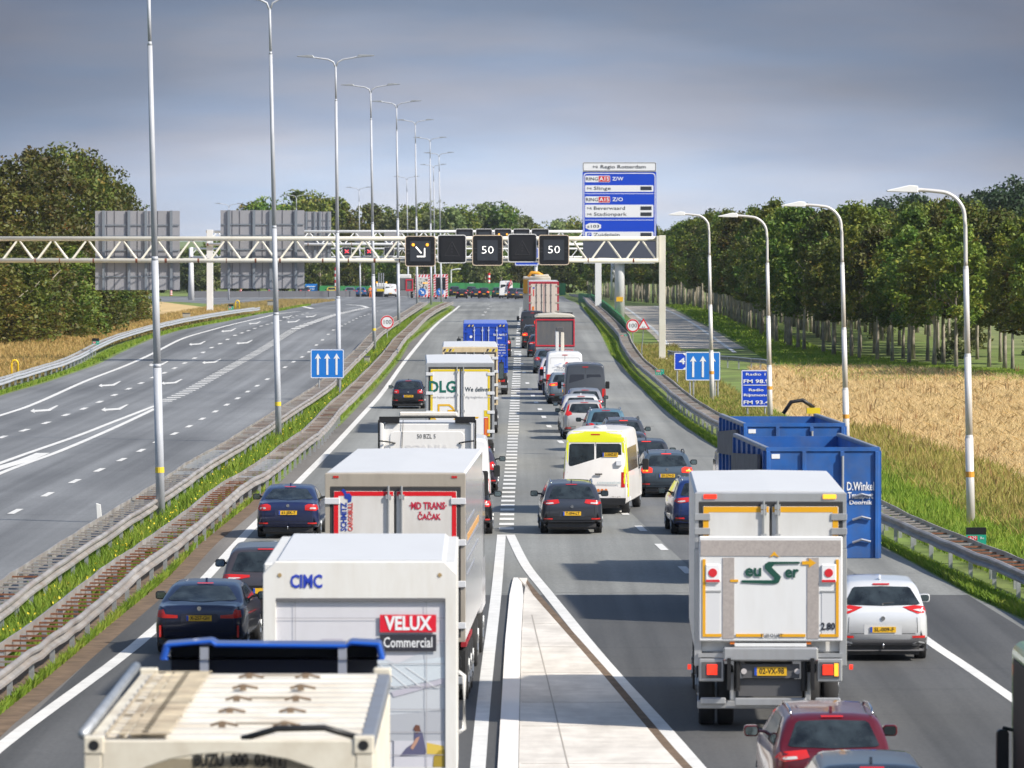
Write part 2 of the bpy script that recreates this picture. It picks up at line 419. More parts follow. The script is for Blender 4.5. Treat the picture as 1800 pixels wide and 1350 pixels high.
sheet('road_shoulder', rw_left, [Vector((p.x - .08, p.y, 0)) for p in edge_l], M_SHOULD, .015)
# ---- verges and fields
gold_l = G((0, 605), (93, 592), (160, 576), (232, 562), (330, 543))
sheet('dry_field_left', [Vector((-140, 250, 0)), Vector((-140, 860, 0))], [Vector((p.x - 1.8, p.y, 0)) for p in fld_l] + [Vector((-55, 860, 0))], M_GOLD, .008)
exit_l = G((1210, 640), (1174, 616), (1165, 612), (1150, 594), (1108, 562), (1084, 540))
exit_r = G((1340, 630), (1336, 626), (1280, 596), (1220, 564), (1176, 540), (1160, 535))
sheet('exit_road', G((1166, 613), (1150, 592), (1108, 560), (1084, 541), (1078, 538)), G((1338, 629), (1280, 596), (1220, 564), (1176, 541), (1160, 536)), M_CONC, .014)
sheet('dry_field_right', [Vector((13.0, 100, 0)), Vector((13.2, 165, 0)), Vector((13.2, 290, 0)), Vector((15.5, 372, 0))], [Vector((60, 100, 0)), Vector((44, 250, 0))] + G((1800, 668), (1650, 655), (1500, 645), (1345, 633)), M_GOLD, .008)
sheet('far_field', [Vector((34, 420, 0)), Vector((24, 1000, 0))], [Vector((400, 420, 0)), Vector((400, 1000, 0))], M_FARF, .008)
# soil strip between asphalt and median grass near the camera
sheet('soil_strip', [Vector((p.x - 1.1, p.y, 0)) for p in rw_left if p.y < 210], [Vector((p.x + .25, p.y, 0)) for p in rw_left if p.y < 210], M_SOIL, .020)

for px0, px1, yy, w_, c_ in ((876, 1320, 1043, .18, 'seam_pale'), (1075, 1150, 750, .2, 'seam_tar'), (1062, 1110, 640, .3, 'seam_tar'), (560, 880, 760, .15, 'seam_tar'), (1010, 1075, 602, .4, 'seam_tar')):
    a, b = gp(px0, yy), gp(px1, yy); mb = MB(); g = gz(a.y) + .017
    mb.add([(a.x, a.y, g), (b.x, a.y, g), (b.x, a.y + w_, g), (a.x, a.y + w_, g)], [(0, 1, 2, 3)])
    mb.obj('road_seam', mat(c_, (.22, .22, .21) if c_ == 'seam_pale' else (.05, .05, .05), .8))['kind'] = 'structure'
# ---- painted markings, each line or row of marks one object
def resample(pts, step=2.5):
    out = [pts[0].copy()]
    for a, b in zip(pts, pts[1:]):
        n = max(1, int((b - a).length / step))
        for k in range(1, n + 1): out.append(a.lerp(b, k / n))
    return out
def ribbon(name, pts, w, up=.022, m=M_LINE, label=None):
    pts = resample(curve_pts([Vector((p.x, p.y, 0)) for p in pts])); vs = []
    for i, p in enumerate(pts):
        d = pts[min(i + 1, len(pts) - 1)] - pts[max(i - 1, 0)]; d.z = 0; d.normalize(); n = Vector((d.y, -d.x, 0))
        ww = w(p.y) if callable(w) else w
        for s in (-1, 1):
            q = p + n * s * ww / 2; vs.append((q.x, q.y, gz(q.y) + up))
    mb = MB(); mb.add(vs, [(2 * i, 2 * i + 1, 2 * i + 3, 2 * i + 2) for i in range(len(pts) - 1)])
    o = mb.obj(name, m); o['kind'] = 'structure'
    return o
def dashes(name, pxs, w, ln, up=.022):
    mb = MB(); P = [gp(*p) for p in pxs]
    for i, p in enumerate(P):
        d = P[min(i + 1, len(P) - 1)] - P[max(i - 1, 0)]; d.z = 0; d.normalize(); n = Vector((d.y, -d.x, 0))
        vs = [p + d * a * ln / 2 + n * b * w / 2 for a, b in ((-1, -1), (-1, 1), (1, 1), (1, -1))]
        mb.add([(v.x, v.y, gz(v.y) + up) for v in vs], [(0, 1, 2, 3)])
    o = mb.obj(name, M_LINE); o['kind'] = 'structure'; return o
ribbon('road_marking_edge', edge_l, .27)
dashes('road_marking_dashes', dash_r, .22, 3.2)
# block line between the carriageways
def polyline_blocks(name, pts, wfun, period, ln, up=.022):
    P = resample(curve_pts(pts), .25); mb = MB(); acc = 0; nxt = 0
    for a, b in zip(P, P[1:]):
        acc += (b - a).length
        if acc >= nxt:
            nxt += period(b.y) if callable(period) else period
            d = (b - a); d.z = 0; d.normalize(); n = Vector((d.y, -d.x, 0)); w = wfun(b.y)
            l2 = ln(b.y) if callable(ln) else ln
            vs = [b + d * s * l2 / 2 + n * t * w / 2 for s, t in ((-1, -1), (-1, 1), (1, 1), (1, -1))]
            mb.add([(v.x, v.y, gz(v.y) + up) for v in vs], [(0, 1, 2, 3)])
    o = mb.obj(name, M_LINE); o['kind'] = 'structure'
blk = G((890, 931), (893, 880), (898, 820), (902, 760), (905.5, 700), (908, 660), (910, 617))
polyline_blocks('road_marking_blocks', blk, lambda y: .44 if y < 250 else .5, lambda y: 2.9 + max(0, y - 165) * .012, lambda y: 1.25 + max(0, y - 165) * .006)
blk2 = G((910, 611), (911.5, 584), (914, 560), (916, 540))
polyline_blocks('road_marking_blocks', blk2, lambda y: .32, 9.0, 4.0)
dashes('road_marking_dashes', [(849, 554), (853, 549), (858, 543), (862, 539), (859, 535.5), (854, 533)], .3, 5)
# lines of the gore
ribbon('road_marking_gore', [Vector((-.55, 20, 0))] + G((840, 1350), (872.5, 1043), (881.5, 941)), .25)
ribbon('road_marking_gore', [Vector((4.9, 50, 0))] + G((1226, 1350), (1063, 1167), (962, 1043), (923, 993), (897, 941)), .26)
ribbon('road_marking_edge', [Vector((11.2, 40, 0))] + G((1772, 1224), (1630, 1127), (1500, 1030), (1400, 950), (1310, 870)), .24)
# raised concrete gore island
def island():
    left = G((875, 1350), (888, 1133), (896.7, 1040), (903, 1020)); right = G((1193, 1350), (1060, 1190), (933, 1045), (913, 1020))
    left = [Vector((-.4, 20, 0))] + left; right = [Vector((6.2, 40, 0)), ] + right
    ll = sorted([(p.y, p.x) for p in left]); rr = sorted([(p.y, p.x) for p in right])
    def band(f0, f1, m, z, name):
        mb = MB(); ys = rows(max(ll[0][0], rr[0][0]), min(ll[-1][0], rr[-1][0])); vs = []
        for y in ys:
            a = np.interp(y, [p[0] for p in ll], [p[1] for p in ll]); b = np.interp(y, [p[0] for p in rr], [p[1] for p in rr])
            x0, x1 = f0(a, b), f1(a, b); g = gz(y) + .01
            vs += [(x0, y, g), (x0, y, g + z), (x1, y, g + z), (x1, y, g)]
        n = len(ys); fs = []
        for i in range(n - 1):
            for k in range(3): fs.append((4 * i + k, 4 * i + k + 1, 4 * i + k + 5, 4 * i + k + 4))
        fs += [(0, 1, 2, 3), (4 * n - 4, 4 * n - 1, 4 * n - 2, 4 * n - 3)]
        mb.add(vs, fs); o = mb.obj(name, m); o['kind'] = 'structure'; return o
    band(lambda a, b: a + .34, lambda a, b: b - .01, M_ISLE, .05, 'gore_island_pavement')
    band(lambda a, b: a, lambda a, b: min(a + .33, b - .04), M_KERB, .06, 'gore_island_kerb')
    band(lambda a, b: b + .01, lambda a, b: b + .17, M_SOIL, .03, 'gore_island_soil')
    # joints between the concrete slabs
    mb = MB()
    for y0 in (86, 92, 99, 104, 111, 118, 125):
        a = np.interp(y0, [p[0] for p in ll], [p[1] for p in ll]) + .38; b = np.interp(y0, [p[0] for p in rr], [p[1] for p in rr]) - .05
        mb.box(a, b, y0, y0 + .05, gz(y0) + .05, gz(y0) + .0625)
    for f in (.30,):
        for y0 in range(80, 128, 6):
            v = []
            for y in (y0, y0 + 6):
                a = np.interp(y, [p[0] for p in ll], [p[1] for p in ll]) + .36; b = np.interp(y, [p[0] for p in rr], [p[1] for p in rr])
                x = a + (b - a) * f; v += [(x - .012, y, gz(y) + .0628), (x + .012, y, gz(y) + .0628)]
            mb.add(v, [(0, 1, 3, 2)])
    o = mb.obj('gore_island_joints', flat('joint_dark', (.33, .30, .26), .9)); o['kind'] = 'structure'
island()
# left carriageway
ribbon('road_marking_edge', [gp(-260, 810)] + G((0, 731), (59, 711), (149, 671), (219, 644), (272, 620), (320, 596), (373, 580), (459, 559), (485, 552.5), (527, 547.6)), .28)
dashes('road_marking_dashes', [(-32, 785), (4, 769), (43, 757), (81, 744), (116, 730), (147, 719), (175, 707), (201, 695), (226, 684), (248, 674), (269, 664), (288.5, 656), (307, 647.5), (324.5, 638.7), (342, 630),
        (357, 620), (372, 611.5), (386.7, 604.5), (400, 597), (413, 590), (425, 585.6), (436.5, 581.6), (448, 577.5), (459, 573.5), (470, 570.5), (479, 568), (493, 564), (506, 560.7), (515, 558), (522, 555.4), (532, 553), (540, 550.5)], .26, 3.4)
dashes('road_marking_dashes', [(-20, 922), (27, 900), (83.5, 870), (131.5, 846.7), (174.7, 827), (214, 808.8), (248, 792.5), (276, 777), (306.7, 763), (332.5, 750), (355.5, 736.8), (378.4, 724), (398.7, 712),
        (417.6, 700.8), (435.5, 689), (452, 678.7), (470, 667), (486, 656), (501, 646), (516, 636.5), (531, 628), (543, 619), (556, 607), (567, 598), (577, 588), (586, 580.5), (600, 573.5), (607, 570), (614, 566.5), (621, 563), (627, 560), (634, 557), (641, 554.8), (648, 552.5), (656, 549.5), (663, 547)], .22, 3.2)
ribbon('road_marking_double', [gp(-200, 895)] + G((0, 815), (133, 768), (200, 742), (272, 714)), .26)
ribbon('road_marking_double', [gp(-200, 922)] + G((0, 833), (107, 793), (200, 753), (272, 719)), .26)
ribbon('road_marking_wedge', G((-60, 842), (0, 823), (40, 811), (76, 797)), lambda y: .9 if y < 195 else .55)
polyline_blocks('road_marking_blocks', G((290, 706), (330, 688), (380, 660), (430, 632), (475, 606), (516, 580)), lambda y: .75, 3.4, 1.3)
polyline_blocks('road_marking_blocks', G((520, 578), (555, 565), (590, 553.5), (622, 546), (645, 541)), lambda y: .8, 7.5, 4.2)
ribbon('road_marking_far', G((646, 541), (634, 537.5), (609, 535.5)), .5)
ribbon('road_marking_far', G((520, 537), (535, 539.5), (549, 543)), .6)
# bent merge arrows painted in the lane
def merge_arrow(px, py, wpx):
    p = gp(px, py); s = scl(p.y); L_ = wpx / s
    mb = MB(); mb.prism([(-.5, 0), (-.36, .9), (-.30, .35), (.08, .9), (.12, -.1), (-.30, -.75), (-.36, -1.2)], 0, 1, 'z')
    return p, L_
arrows = [(78, 720, 50), (202, 718, 48), (193, 676, 40), (302, 672, 38), (279, 640, 35), (372, 636, 34), (347, 604, 30), (430, 602, 30), (402, 581, 27), (516, 565, 23), (448, 568, 22), (547, 556, 20), (505, 557, 18)]
mb = MB()
for px, py, wp in arrows:
    # head at the left, shaft running right then bending up-road
    def q(dx, dy): return gp(px + dx * wp, py + dy * wp)
    pts = [(-.5, .07), (-.36, -.02), (-.35, .03), (.12, .00), (.42, -.13), (.5, -.13), (.20, .06), (-.34, .10), (-.33, .14)]
    vs = [q(*p) for p in pts]
    mb.add([(v.x, v.y, gz(v.y) + .024) for v in vs], [(0, 1, 2, 7, 8), (2, 3, 6, 7), (3, 4, 5, 6)])
o = mb.obj('road_marking_arrows', M_LINE); o['kind'] = 'structure'
# exit road lines
ribbon('road_marking_exit', G((1178, 611), (1160, 590), (1124, 559), (1099, 541)), .3)
ribbon('road_marking_exit', G((1292, 620), (1246, 588), (1220, 570), (1176, 547), (1150, 538)), .3)

# ------------------------------------------------------------------ guard rails
WP = [(-.06, .47), (.03, .50), (.03, .55), (-.05, .60), (-.05, .64), (.03, .69), (.03, .74), (-.03, .775), (-.06, .775), (-.06, .47)]
def beam(pts, off, side, name, m, parent):
    """W-shaped beam swept along the line; side = +1 when its face looks towards +x"""
    P = resample([Vector((p.x, p.y, 0)) for p in pts], 4.0); mb = MB(); vs = []; n = len(WP)
    for i, p in enumerate(P):
        d = P[min(i + 1, len(P) - 1)] - P[max(i - 1, 0)]; d.normalize(); nn = Vector((d.y, -d.x, 0))
        jz, jx = random.uniform(-.018, .018), random.uniform(-.015, .015)
        for a, z in WP:
            q = p + nn * (off + a * side + jx); vs.append((q.x, q.y, gz(q.y) + z + jz))
    fs = [(i * n + k, i * n + (k + 1) % n, (i + 1) * n + (k + 1) % n, (i + 1) * n + k) for i in range(len(P) - 1) for k in range(n)]
    mb.add(vs, fs); return mb.obj(name, m, parent)
def walk(pts, step, y0=0, y1=1e9):
    P = resample([Vector((p.x, p.y, 0)) for p in pts], .25); acc = 0; nxt = 0; out = []
    for a, b in zip(P, P[1:]):
        acc += (b - a).length
        if acc >= nxt:
            nxt += step
            if y0 < b.y < y1:
                d = (b - a).normalized(); out.append((b, d, Vector((d.y, -d.x, 0))))
    return out
M_SLATR = mat('slat_rust', (.17, .065, .03), .8, var=.3, vs=4); M_SLATP = mat('slat_pale', (.46, .47, .50), .45, .4, var=.1)
def guard_rail(pts, label, width, side, mr=M_RAIL, ms=M_SLAT, slats=True, sy1=1e9, slat_step=.72):
    p0 = pts[0]; root = thing('guard_rail', label, 'guard rail', (0, 0, 0), 0, 'motorway guard rails')
    beam(pts, 0, side, 'rail_beam', mr, root)
    beam(pts, -side * width, -side, 'rail_beam', mr, root)
    if slats:
        mb = MB(); sl = walk(pts, slat_step, 0, sy1); so = None
        for p, d, n in sl[:96]:
            if so is None:
                so = {}
                for kk, mm in ((0, ms), (1, M_SLATR), (2, M_SLATP)):
                    m1 = MB(); m1.box(min(-side * .05, -side * (width - .05)), max(-side * .05, -side * (width - .05)), -.06, .06, .655, .69); so[kk] = m1.obj('cross_slat', mm, None).data; bpy.data.objects.remove(bpy.data.objects[-1]) if False else None
                for q_ in [q_ for q_ in SC.objects if q_.parent is None and q_.name.startswith('cross_slat')]: bpy.data.objects.remove(q_)
            rr_ = math.sin(p.y * .11 + side) + math.sin(p.y * .043 + 2) + random.uniform(-.7, .7)
            o = bpy.data.objects.new('cross_slat', so[1 if rr_ > (.1 if 'rusty' in label else 1.4) else (2 if rr_ < -.9 else 0)]); COL.objects.link(o); o.parent = root
            o.location = (p.x, p.y, gz(p.y)); o.rotation_euler = (0, 0, math.atan2(d.y, d.x) - math.pi / 2)
        for p, d, n in sl[96:]:
            a, b = p - n * side * .05, p - n * side * (width - .05); g = gz(p.y)
            e1 = d * .07
            v = [a - e1, b - e1, b + e1, a + e1]
            mb.add([(q.x, q.y, g + z) for z in (.655, .69) for q in v], [(0, 3, 2, 1), (4, 5, 6, 7), (0, 1, 5, 4), (1, 2, 6, 5), (2, 3, 7, 6), (3, 0, 4, 7)])
        if mb.v: mb.obj('cross_slats', ms, root)['kind'] = 'stuff'
    proto = None
    for k, (p, d, n) in enumerate(walk(pts, 4.0)[:48]):
        if proto is None:
            mb = MB(); mb.box(-.05, .05, -.03, .03, 0, .70)
            proto = mb.obj('rail_post', M_STEEL, root); o = proto
        else:
            o = proto.copy(); COL.objects.link(o); o.parent = root
        o.location = (p.x - n.x * side * .14, p.y, gz(p.y)); o.rotation_euler = (0, 0, math.atan2(d.y, d.x) - math.pi / 2)
        o2 = proto.copy(); COL.objects.link(o2); o2.parent = root; o2.location = (p.x - n.x * side * (width - .14), p.y, gz(p.y)); o2.rotation_euler = o.rotation_euler
    return root
guard_rail(med_l, 'pale ladder guard rail along the empty left carriageway, left one of the median pair', .85, 1, slat_step=1.33)
guard_rail(med_r, 'rusty brown slatted guard rail beside the queue, right one of the median pair', .85, 1, ms=mat('rusty_slats', (.30, .26, .23), .6, .2, var=.5, vs=.4, dirt=1.0, dcol=(.15, .055, .022), dscale=(.15, .16, .15)), slat_step=1.33)
guard_rail(fld_l, 'pale guard rail between the left carriageway and the dry field with big bushes', .6, 1, mr=mat('rail_new', (.55, .57, .6), .4, .4, var=.1, vs=1), slat_step=1.6)
guard_rail(rgt_a, 'dark-sided guard rail with slats along the right shoulder and the tall grass', .8, -1, slat_step=1.33)
ex = curve_pts([gp(x, y, RT) for x, y in [(1174, 616), (1190, 617), (1212, 618), (1260, 624), (1330, 630), (1352, 633)]])
root = thing('guard_rail', 'short curved guard rail end at the foot of the concrete exit road', 'guard rail', (0, 0, 0), 0, 'motorway guard rails')
beam(ex, 0, 1, 'rail_beam', mat('rail_grey', (.30, .32, .34), .5, .4), root)
for p, d, n in walk(ex, 2.5):
    mb = MB(); mb.box(-.05, .05, -.05, .05, 0, .7); o = mb.obj('rail_post', M_STEEL, root, loc=(p.x, p.y, gz(p.y)))

# ------------------------------------------------------------------ green screen and dark concrete barriers
M_SCREEN = mat('green_screen', (.035, .22, .075), .6, var=.25, vs=.8, stretch=(1, 1, .2))
def barrier_wall(name, label, cat, pts, h, t, m, seg=2.0, joint=True):
    P = resample([Vector((p.x, p.y, 0)) for p in pts], seg); mb = MB()
    for i, (a, b) in enumerate(zip(P, P[1:])):
        d = (b - a).normalized(); n = Vector((d.y, -d.x, 0)) * (t / 2 + (.03 if (joint and i % 2) else 0)); hh = h + (.04 if joint and i % 3 == 0 else 0)
        b2 = b - d * (.03 if joint else 0)
        q = [a - n, a + n, b2 + n, b2 - n]
        mb.add([(v.x, v.y, gz(v.y)) for v in q] + [(v.x, v.y, gz(v.y) + hh) for v in q], [(4, 5, 6, 7), (0, 1, 5, 4), (1, 2, 6, 5), (2, 3, 7, 6), (3, 0, 4, 7)])
    return tag(mb.obj(name, m), label, cat)
gs = [gp(x, y) for x, y in [(1094, 600), (1083, 581), (1070, 567), (1055, 551), (1042, 541), (1033, 532)]]
gs = gs + [Vector((9.9, 780, 0)), Vector((9.0, 812, 0))]
barrier_wall('screen_fence', 'bright green anti-glare screen curving along the right shoulder', 'fence', [Vector((p.x + .5, p.y, 0)) for p in gs], 1.15, .10, M_SCREEN)
barrier_wall('screen_fence', 'bright green screen crossing behind the far end of the queue', 'fence', [Vector((9.0, 960, 0)), Vector((4, 975, 0)), Vector((-8, 975, 0)), Vector((-16, 975, 0))], 2.0, .12, M_SCREEN, 3)
barrier_wall('screen_fence', 'bright green screen left of the roadworks behind two parked cars', 'fence', [Vector((-20, 975, 0)), Vector((-33, 975, 0))], 1.5, .12, M_SCREEN, 3)
barrier_wall('concrete_barrier', 'dark concrete barrier across the far bend of the left carriageway', 'barrier', [Vector((-52, 915, 0)), Vector((-30, 925, 0)), Vector((-14, 945, 0))], 1.0, .6, flat('barrier_dark', (.10, .105, .12), .8), 4)
# ------------------------------------------------------------------ lamp posts
def twin_lamp(bx, by, tx, ty, label, arm=1.75, px_w=None):
    base = gp(bx, by); d = base.y; top = at(tx, ty, d); h = top.z - base.z
    root = thing('street_lamp', label, 'street lamp', base, 0, 'tall twin-arm lamps along the median')
    lean = math.atan2(top.x - base.x, h); root.rotation_euler = (0, lean, 0)
    mb = MB(); z = 0
    secs = [(0, .30 * h, .135), (.30 * h, .50 * h, .115), (.50 * h, .90 * h, .095), (.90 * h, h, .055)]
    for i, (a, b, r) in enumerate(secs):
        nr = secs[i + 1][2] if i < 3 else r
        mb.cyl((0, 0, a), (0, 0, b - .12 if i < 3 else b), r, (r + nr) / 2 if i < 3 else r, 14)
        if i < 3: mb.cyl((0, 0, b - .12), (0, 0, b), (r + nr) / 2, nr, 14)
    mb.obj('pole', M_POLE, root, smooth=True)
    if d < 480:
        MB().cyl((0, 0, 1.55), (0, 0, 1.72), .137, .136, 14).obj('sticker_band', mat('yellow_sticker', (.75, .55, .04), .5), root)
    for s in (-1, 1):
        pts = [(0, 0, h - .1), (s * .12, 0, h + .22), (s * .4, 0, h + .36), (s * arm * .62, 0, h + .47), (s * arm * .66, 0, h + .49)]
        MB().tube(pts, .045, 8).obj('arm', M_POLE, root, True)
        mb = MB(); x0, x1 = s * arm * .64, s * arm * 1.22
        mb.prism([(x0, h + .44), (x0 + s * .15, h + .62), (x0 + s * .5, h + .62), (x1, h + .58), (x1, h + .53), (x0 + s * .4, h + .48)], -.16, .16)
        mb.obj('lamp_head', M_STEEL, root, bevel=.02)
    return root
for a in [(283, 922, 261, -22, 'tall twin lamp cut off by the top left of the frame, nearest in the median'),
          (490, 778, 474, 14, 'second tall twin lamp from the camera, its arms touching the top edge'),
          (596, 694, 590, 116, 'third tall twin lamp, standing behind the blue three-arrow sign'),
          (658, 619, 651.5, 162, 'fourth tall twin lamp, beside the left round 100 sign'),
          (701, 578.5, 697, 189, 'fifth tall twin lamp in the median, just beyond the round 100 sign'),
          (733.5, 542, 730, 219, 'sixth tall twin lamp, in front of the red and white roadworks boards'),
          (758, 535.6, 756, 249, 'seventh tall twin lamp, its pole between the two roadworks boards'),
          (776, 531, 771.6, 275, 'eighth tall twin lamp, nearest to the far bend of the queue'),
          (765, 524, 762, 295, 'slim far twin lamp directly behind the seventh and eighth lamps'),
          (718, 523, 715, 316, 'slim far twin lamp above the dark tipper lorry'),
          (633.5, 522, 631, 335, 'slim far twin lamp rising behind the left matrix signs'),
          (521.5, 522, 521, 348, 'slim far twin lamp peeping over the second sign back'),
          (402, 528, 402.5, 364, 'faint far twin lamp left of the second sign back')]:
    twin_lamp(*a)
def arm_lamp(bx, by, tx, ty, hx, hy, label):
    """curved single-arm lamp: base, top of straight pole, head tip"""
    base = gp(bx, by); d = base.y; top = at(tx, ty, d); hd = at(hx, hy, d)
    root = thing('street_lamp', label, 'street lamp', base, 0, 'white curved-arm lamps on the right verge')
    T = top - base; E = hd - base; h = T.z
    mb = MB(); sx = T.x / h
    zs = [(0, .30, .125), (.30, .56, .105), (.56, .84, .085)]
    for i, (a, b, r) in enumerate(zs):
        mb.cyl((sx * h * a, 0, h * a), (sx * h * b, 0, h * b), r, r * .96, 14)
        nr = zs[i + 1][2] if i < 2 else .07
        mb.cyl((sx * h * b, 0, h * b), (sx * h * b, 0, h * b + .1), r * .96, nr, 14, cap=False)
    mb.obj('pole', mat('lamp_white_pole', (.62, .61, .60), .42, .15, dirt=.1), root, True)
    top2 = .84 * h + .1; w = T.x - E.x
    pts = [(sx * top2, 0, top2), (T.x, 0, h), (T.x - w * .06, 0, h + (E.z - h) * .55), (T.x - w * .2, 0, h + (E.z - h) * .88), (T.x - w * .36, 0, E.z - .02), (T.x - w * .62, 0, E.z + .03)]
    pts = [Vector(p) for p in pts]; MB().tube([Vector(p) for p in curve_pts(pts)], .058, 8).obj('arm', MATS['lamp_white_pole'], root, True)
    x0, x1 = T.x - w * .60, E.x
    MB().prism([(x0, E.z - .06), (x0, E.z + .14), (x0 - .25, E.z + .16), (x0 - .6, E.z + .08), (x1, E.z + .01), (x1, E.z - .03), (x0 - .5, E.z - .05)], -.17, .17).obj('lamp_head', mat('lamp_head_white', (.75, .76, .76), .35), root, bevel=.02)
    z = 1.6 / h
    MB().cyl((sx * h * z, 0, h * z), (sx * h * (z + .018), 0, h * (z + .018)), .128, .128, 14).obj('sticker_band', mat('orange_sticker', (.65, .30, .04), .5), root)
arm_lamp(1707, 935, 1696, 385, 1558, 335, 'nearest curved white lamp, behind the green A29 kilometre marker')
arm_lamp(1489, 808, 1479, 400, 1373, 361, 'curved white lamp rising directly behind the open blue skip')
arm_lamp(1354, 745, 1348, 412, 1262, 380, 'curved white lamp crossing the right end of the blue radio sign')
arm_lamp(1252, 712, 1246, 402, 1175, 377, 'farthest curved white lamp, in front of the right three-arrow sign')

# ------------------------------------------------------------------ gantries
def truss(root, x0, x1, z0, z1, dep, r, panel, m, seg_mats=None):
    MB().cyl((x0, 0, z1), (x1, 0, z1), r, r, 12).obj('top_chord', m, root, True)
    MB().cyl((x0, -dep, z0), (x1, -dep, z0), r * .9, r * .9, 12).obj('bottom_chord', m, root, True)
    MB().cyl((x0, dep, z0 + .03), (x1, dep, z0 + .03), r * .9, r * .9, 12).obj('bottom_chord', m, root, True)
    n = int((x1 - x0) / panel); w = (x1 - x0) / n; mb = MB()
    for i in range(n):
        a, c, b = x0 + i * w + .1, x0 + (i + .5) * w, x0 + (i + 1) * w - .1
        for yy in (-dep, dep):
            mb.cyl((a, yy, z0), (c - .1, 0, z1 - r), r * .42, r * .42, 6); mb.cyl((b, yy, z0), (c + .1, 0, z1 - r), r * .42, r * .42, 6)
        mb.cyl((a, -dep, z0), (b, dep, z0), r * .3, r * .3, 5)
    mb.obj('lattice', m, root)
    mb = MB()
    for k in range(int((x1 - x0) / 2.1)):
        xx = x0 + k * 2.1 + random.uniform(0, 1.2); mb.cyl((xx, -dep, z0), (xx + random.uniform(.05, .16), -dep, z0), r * .93, r * .93, 12)
    mb.obj('rust_patches', M_RUST, root)
g1p = gp(1167, 637); D1 = g1p.y
zt1, zb1 = at(900, 419.5, D1).z, at(900, 458, D1).z
xl, xr = at(-120, 420, D1).x, at(1157, 420, D1).x
g1 = thing('sign_gantry', 'cream lattice gantry over both carriageways, nearest, carrying five square matrix signs', 'gantry', (0, D1, 0), 0)
truss(g1, xl, xr, zb1, zt1, .55, .16, 2.23, M_CREAMSTEEL)
xp = at(1164, 500, D1).x; zg = gz(D1)
mb = MB(); mb.box(xp - .22, xp + .22, -.25, .25, zg, zt1 + .22); mb.obj('post', M_CREAMSTEEL, g1, bevel=.02)
mb = MB(); mb.box(xp - .45, xp + .45, -.5, .5, zg - .1, zg + .28); mb.obj('footing', M_CONC, g1, bevel=.03)
mb = MB(); mb.box(xr - .12, xr + .02, -.6, .6, zb1 - .1, zt1 + .18); mb.obj('end_plate', M_CREAMSTEEL, g1)
xp2 = xl - .3
mb = MB(); mb.box(xp2 - .22, xp2 + .22, -.25, .25, zg, zt1 + .22); mb.obj('post', M_CREAMSTEEL, g1, bevel=.02)
M_MTX = flat('matrix_black', (.006, .006, .008), .45); M_MTX2 = flat('matrix_screen', (.035, .04, .05), .35)
M_LEDW = mat('led_white', (.8, .8, .8), .4, emit=(1, .96, .9), es=1.3); M_LEDR = mat('led_red', (.6, .02, .03), .4, emit=(1, .03, .06), es=1.2)
M_TAN = flat('sign_border_tan', (.62, .50, .38), .5); M_WB = flat('sign_border_white', (.72, .72, .72), .5)
def matrix_sign(x0, x1, y0, y1, d, kind, border, label, yoff=0):
    a, b = at(x0, y1, d), at(x1, y0, d); w, h = b.x - a.x, b.z - a.z
    root = thing('matrix_sign', label, 'matrix sign', (a.x + w / 2, d, a.z), 0, 'square matrix signs on the gantries')
    r = w * .09
    MB().prism(rrect(-w/2, w/2, 0, h, r), 0, .3).obj('housing', M_MTX, root)
    MB().ring(rrect(-w/2, w/2, 0, h, r), rrect(-w/2 + .05, w/2 - .05, .05, h - .05, r - .04), -.012, .004).obj('border', border, root)
    q = w * .335 if kind != 'dark' else w * .38; c = h / 2
    MB().prism(rrect(-q, q, c - q, c + q, .03), -.03, .002).obj('screen', M_MTX2 if kind != 'dark' else flat('matrix_screen_off', (.012, .012, .014), .4), root)
    if kind == '50': text('50', h * .36, M_LEDW, root, (0, -.04, c), width=w * .38, bold=-.018)
    if kind == 'arrow':
        mb = MB(); t = .028 * w
        mb.prism([(-.16*w, c + .13*h), (-.16*w + t, c + .13*h + t), (.05*w, c - .05*h), (.05*w - t, c - .05*h - t)], -.045, -.035)
        mb.box(-.11*w, .16*w, -.045, -.035, c - .19*h, c - .19*h + 1.3 * t); mb.box(.16*w - 1.3 * t, .16*w, -.045, -.035, c - .19*h + 1.3 * t, c + .10*h)
        mb.obj('arrow_symbol', M_LEDW, root)
        for s in (-1, 1):
            MB().cyl((s * .23 * w, -.05, c + .21 * h), (s * .23 * w, -.03, c + .21 * h), .05 * w, n=14).obj('amber_lamp', M_AMBL, root)
    if kind == 'dark':
        mb = MB(); gm = flat('ghost_symbol', (.03, .03, .034), .5)
        for p, q2 in (((-.26, -.24), (0, .26)), ((0, .26), (.26, -.24)), ((.26, -.24), (-.26, -.24))):
            mb.cyl((p[0] * w, -.04, c + p[1] * h), (q2[0] * w, -.04, c + q2[1] * h), .012 * w, n=5)
        for z in (-.1, .0, .1): mb.cyl((0, -.045, c + z * h), (0, -.03, c + z * h), .03 * w, n=10)
        mb.obj('ghost_triangle', gm, root)
    if kind == 'x':
        mb = MB()
        for s in (-1, 1): mb.cyl((-.19 * w, -.05, c - s * .17 * h), (.19 * w, -.05, c + s * .17 * h), .045 * w, n=6)
        mb.obj('cross_symbol', M_LEDR, root)
    if kind == 'amber2':
        for s in (-1, 1):
            MB().cyl((s * .23 * w, -.05, c + .18 * h), (s * .23 * w, -.03, c + .18 * h), .055 * w, n=12).obj('amber_lamp', M_AMBL, root)
    if kind != 'dark' and w > 1.5:
        mb = MB()
        for s in (-1, 1):
            for z in (.06, -.06): mb.box(s * .40 * w - .05 * w, s * .40 * w + .05 * w, -.02, .002, c + z * h - .01, c + z * h + .01)
        mb.obj('side_vents', M_GREYP, root)
    MB().box(-.5 * w + .2, .5 * w - .2, .3, .52, h * .55, h * .65).obj('bracket', M_STEEL, root)
    return root
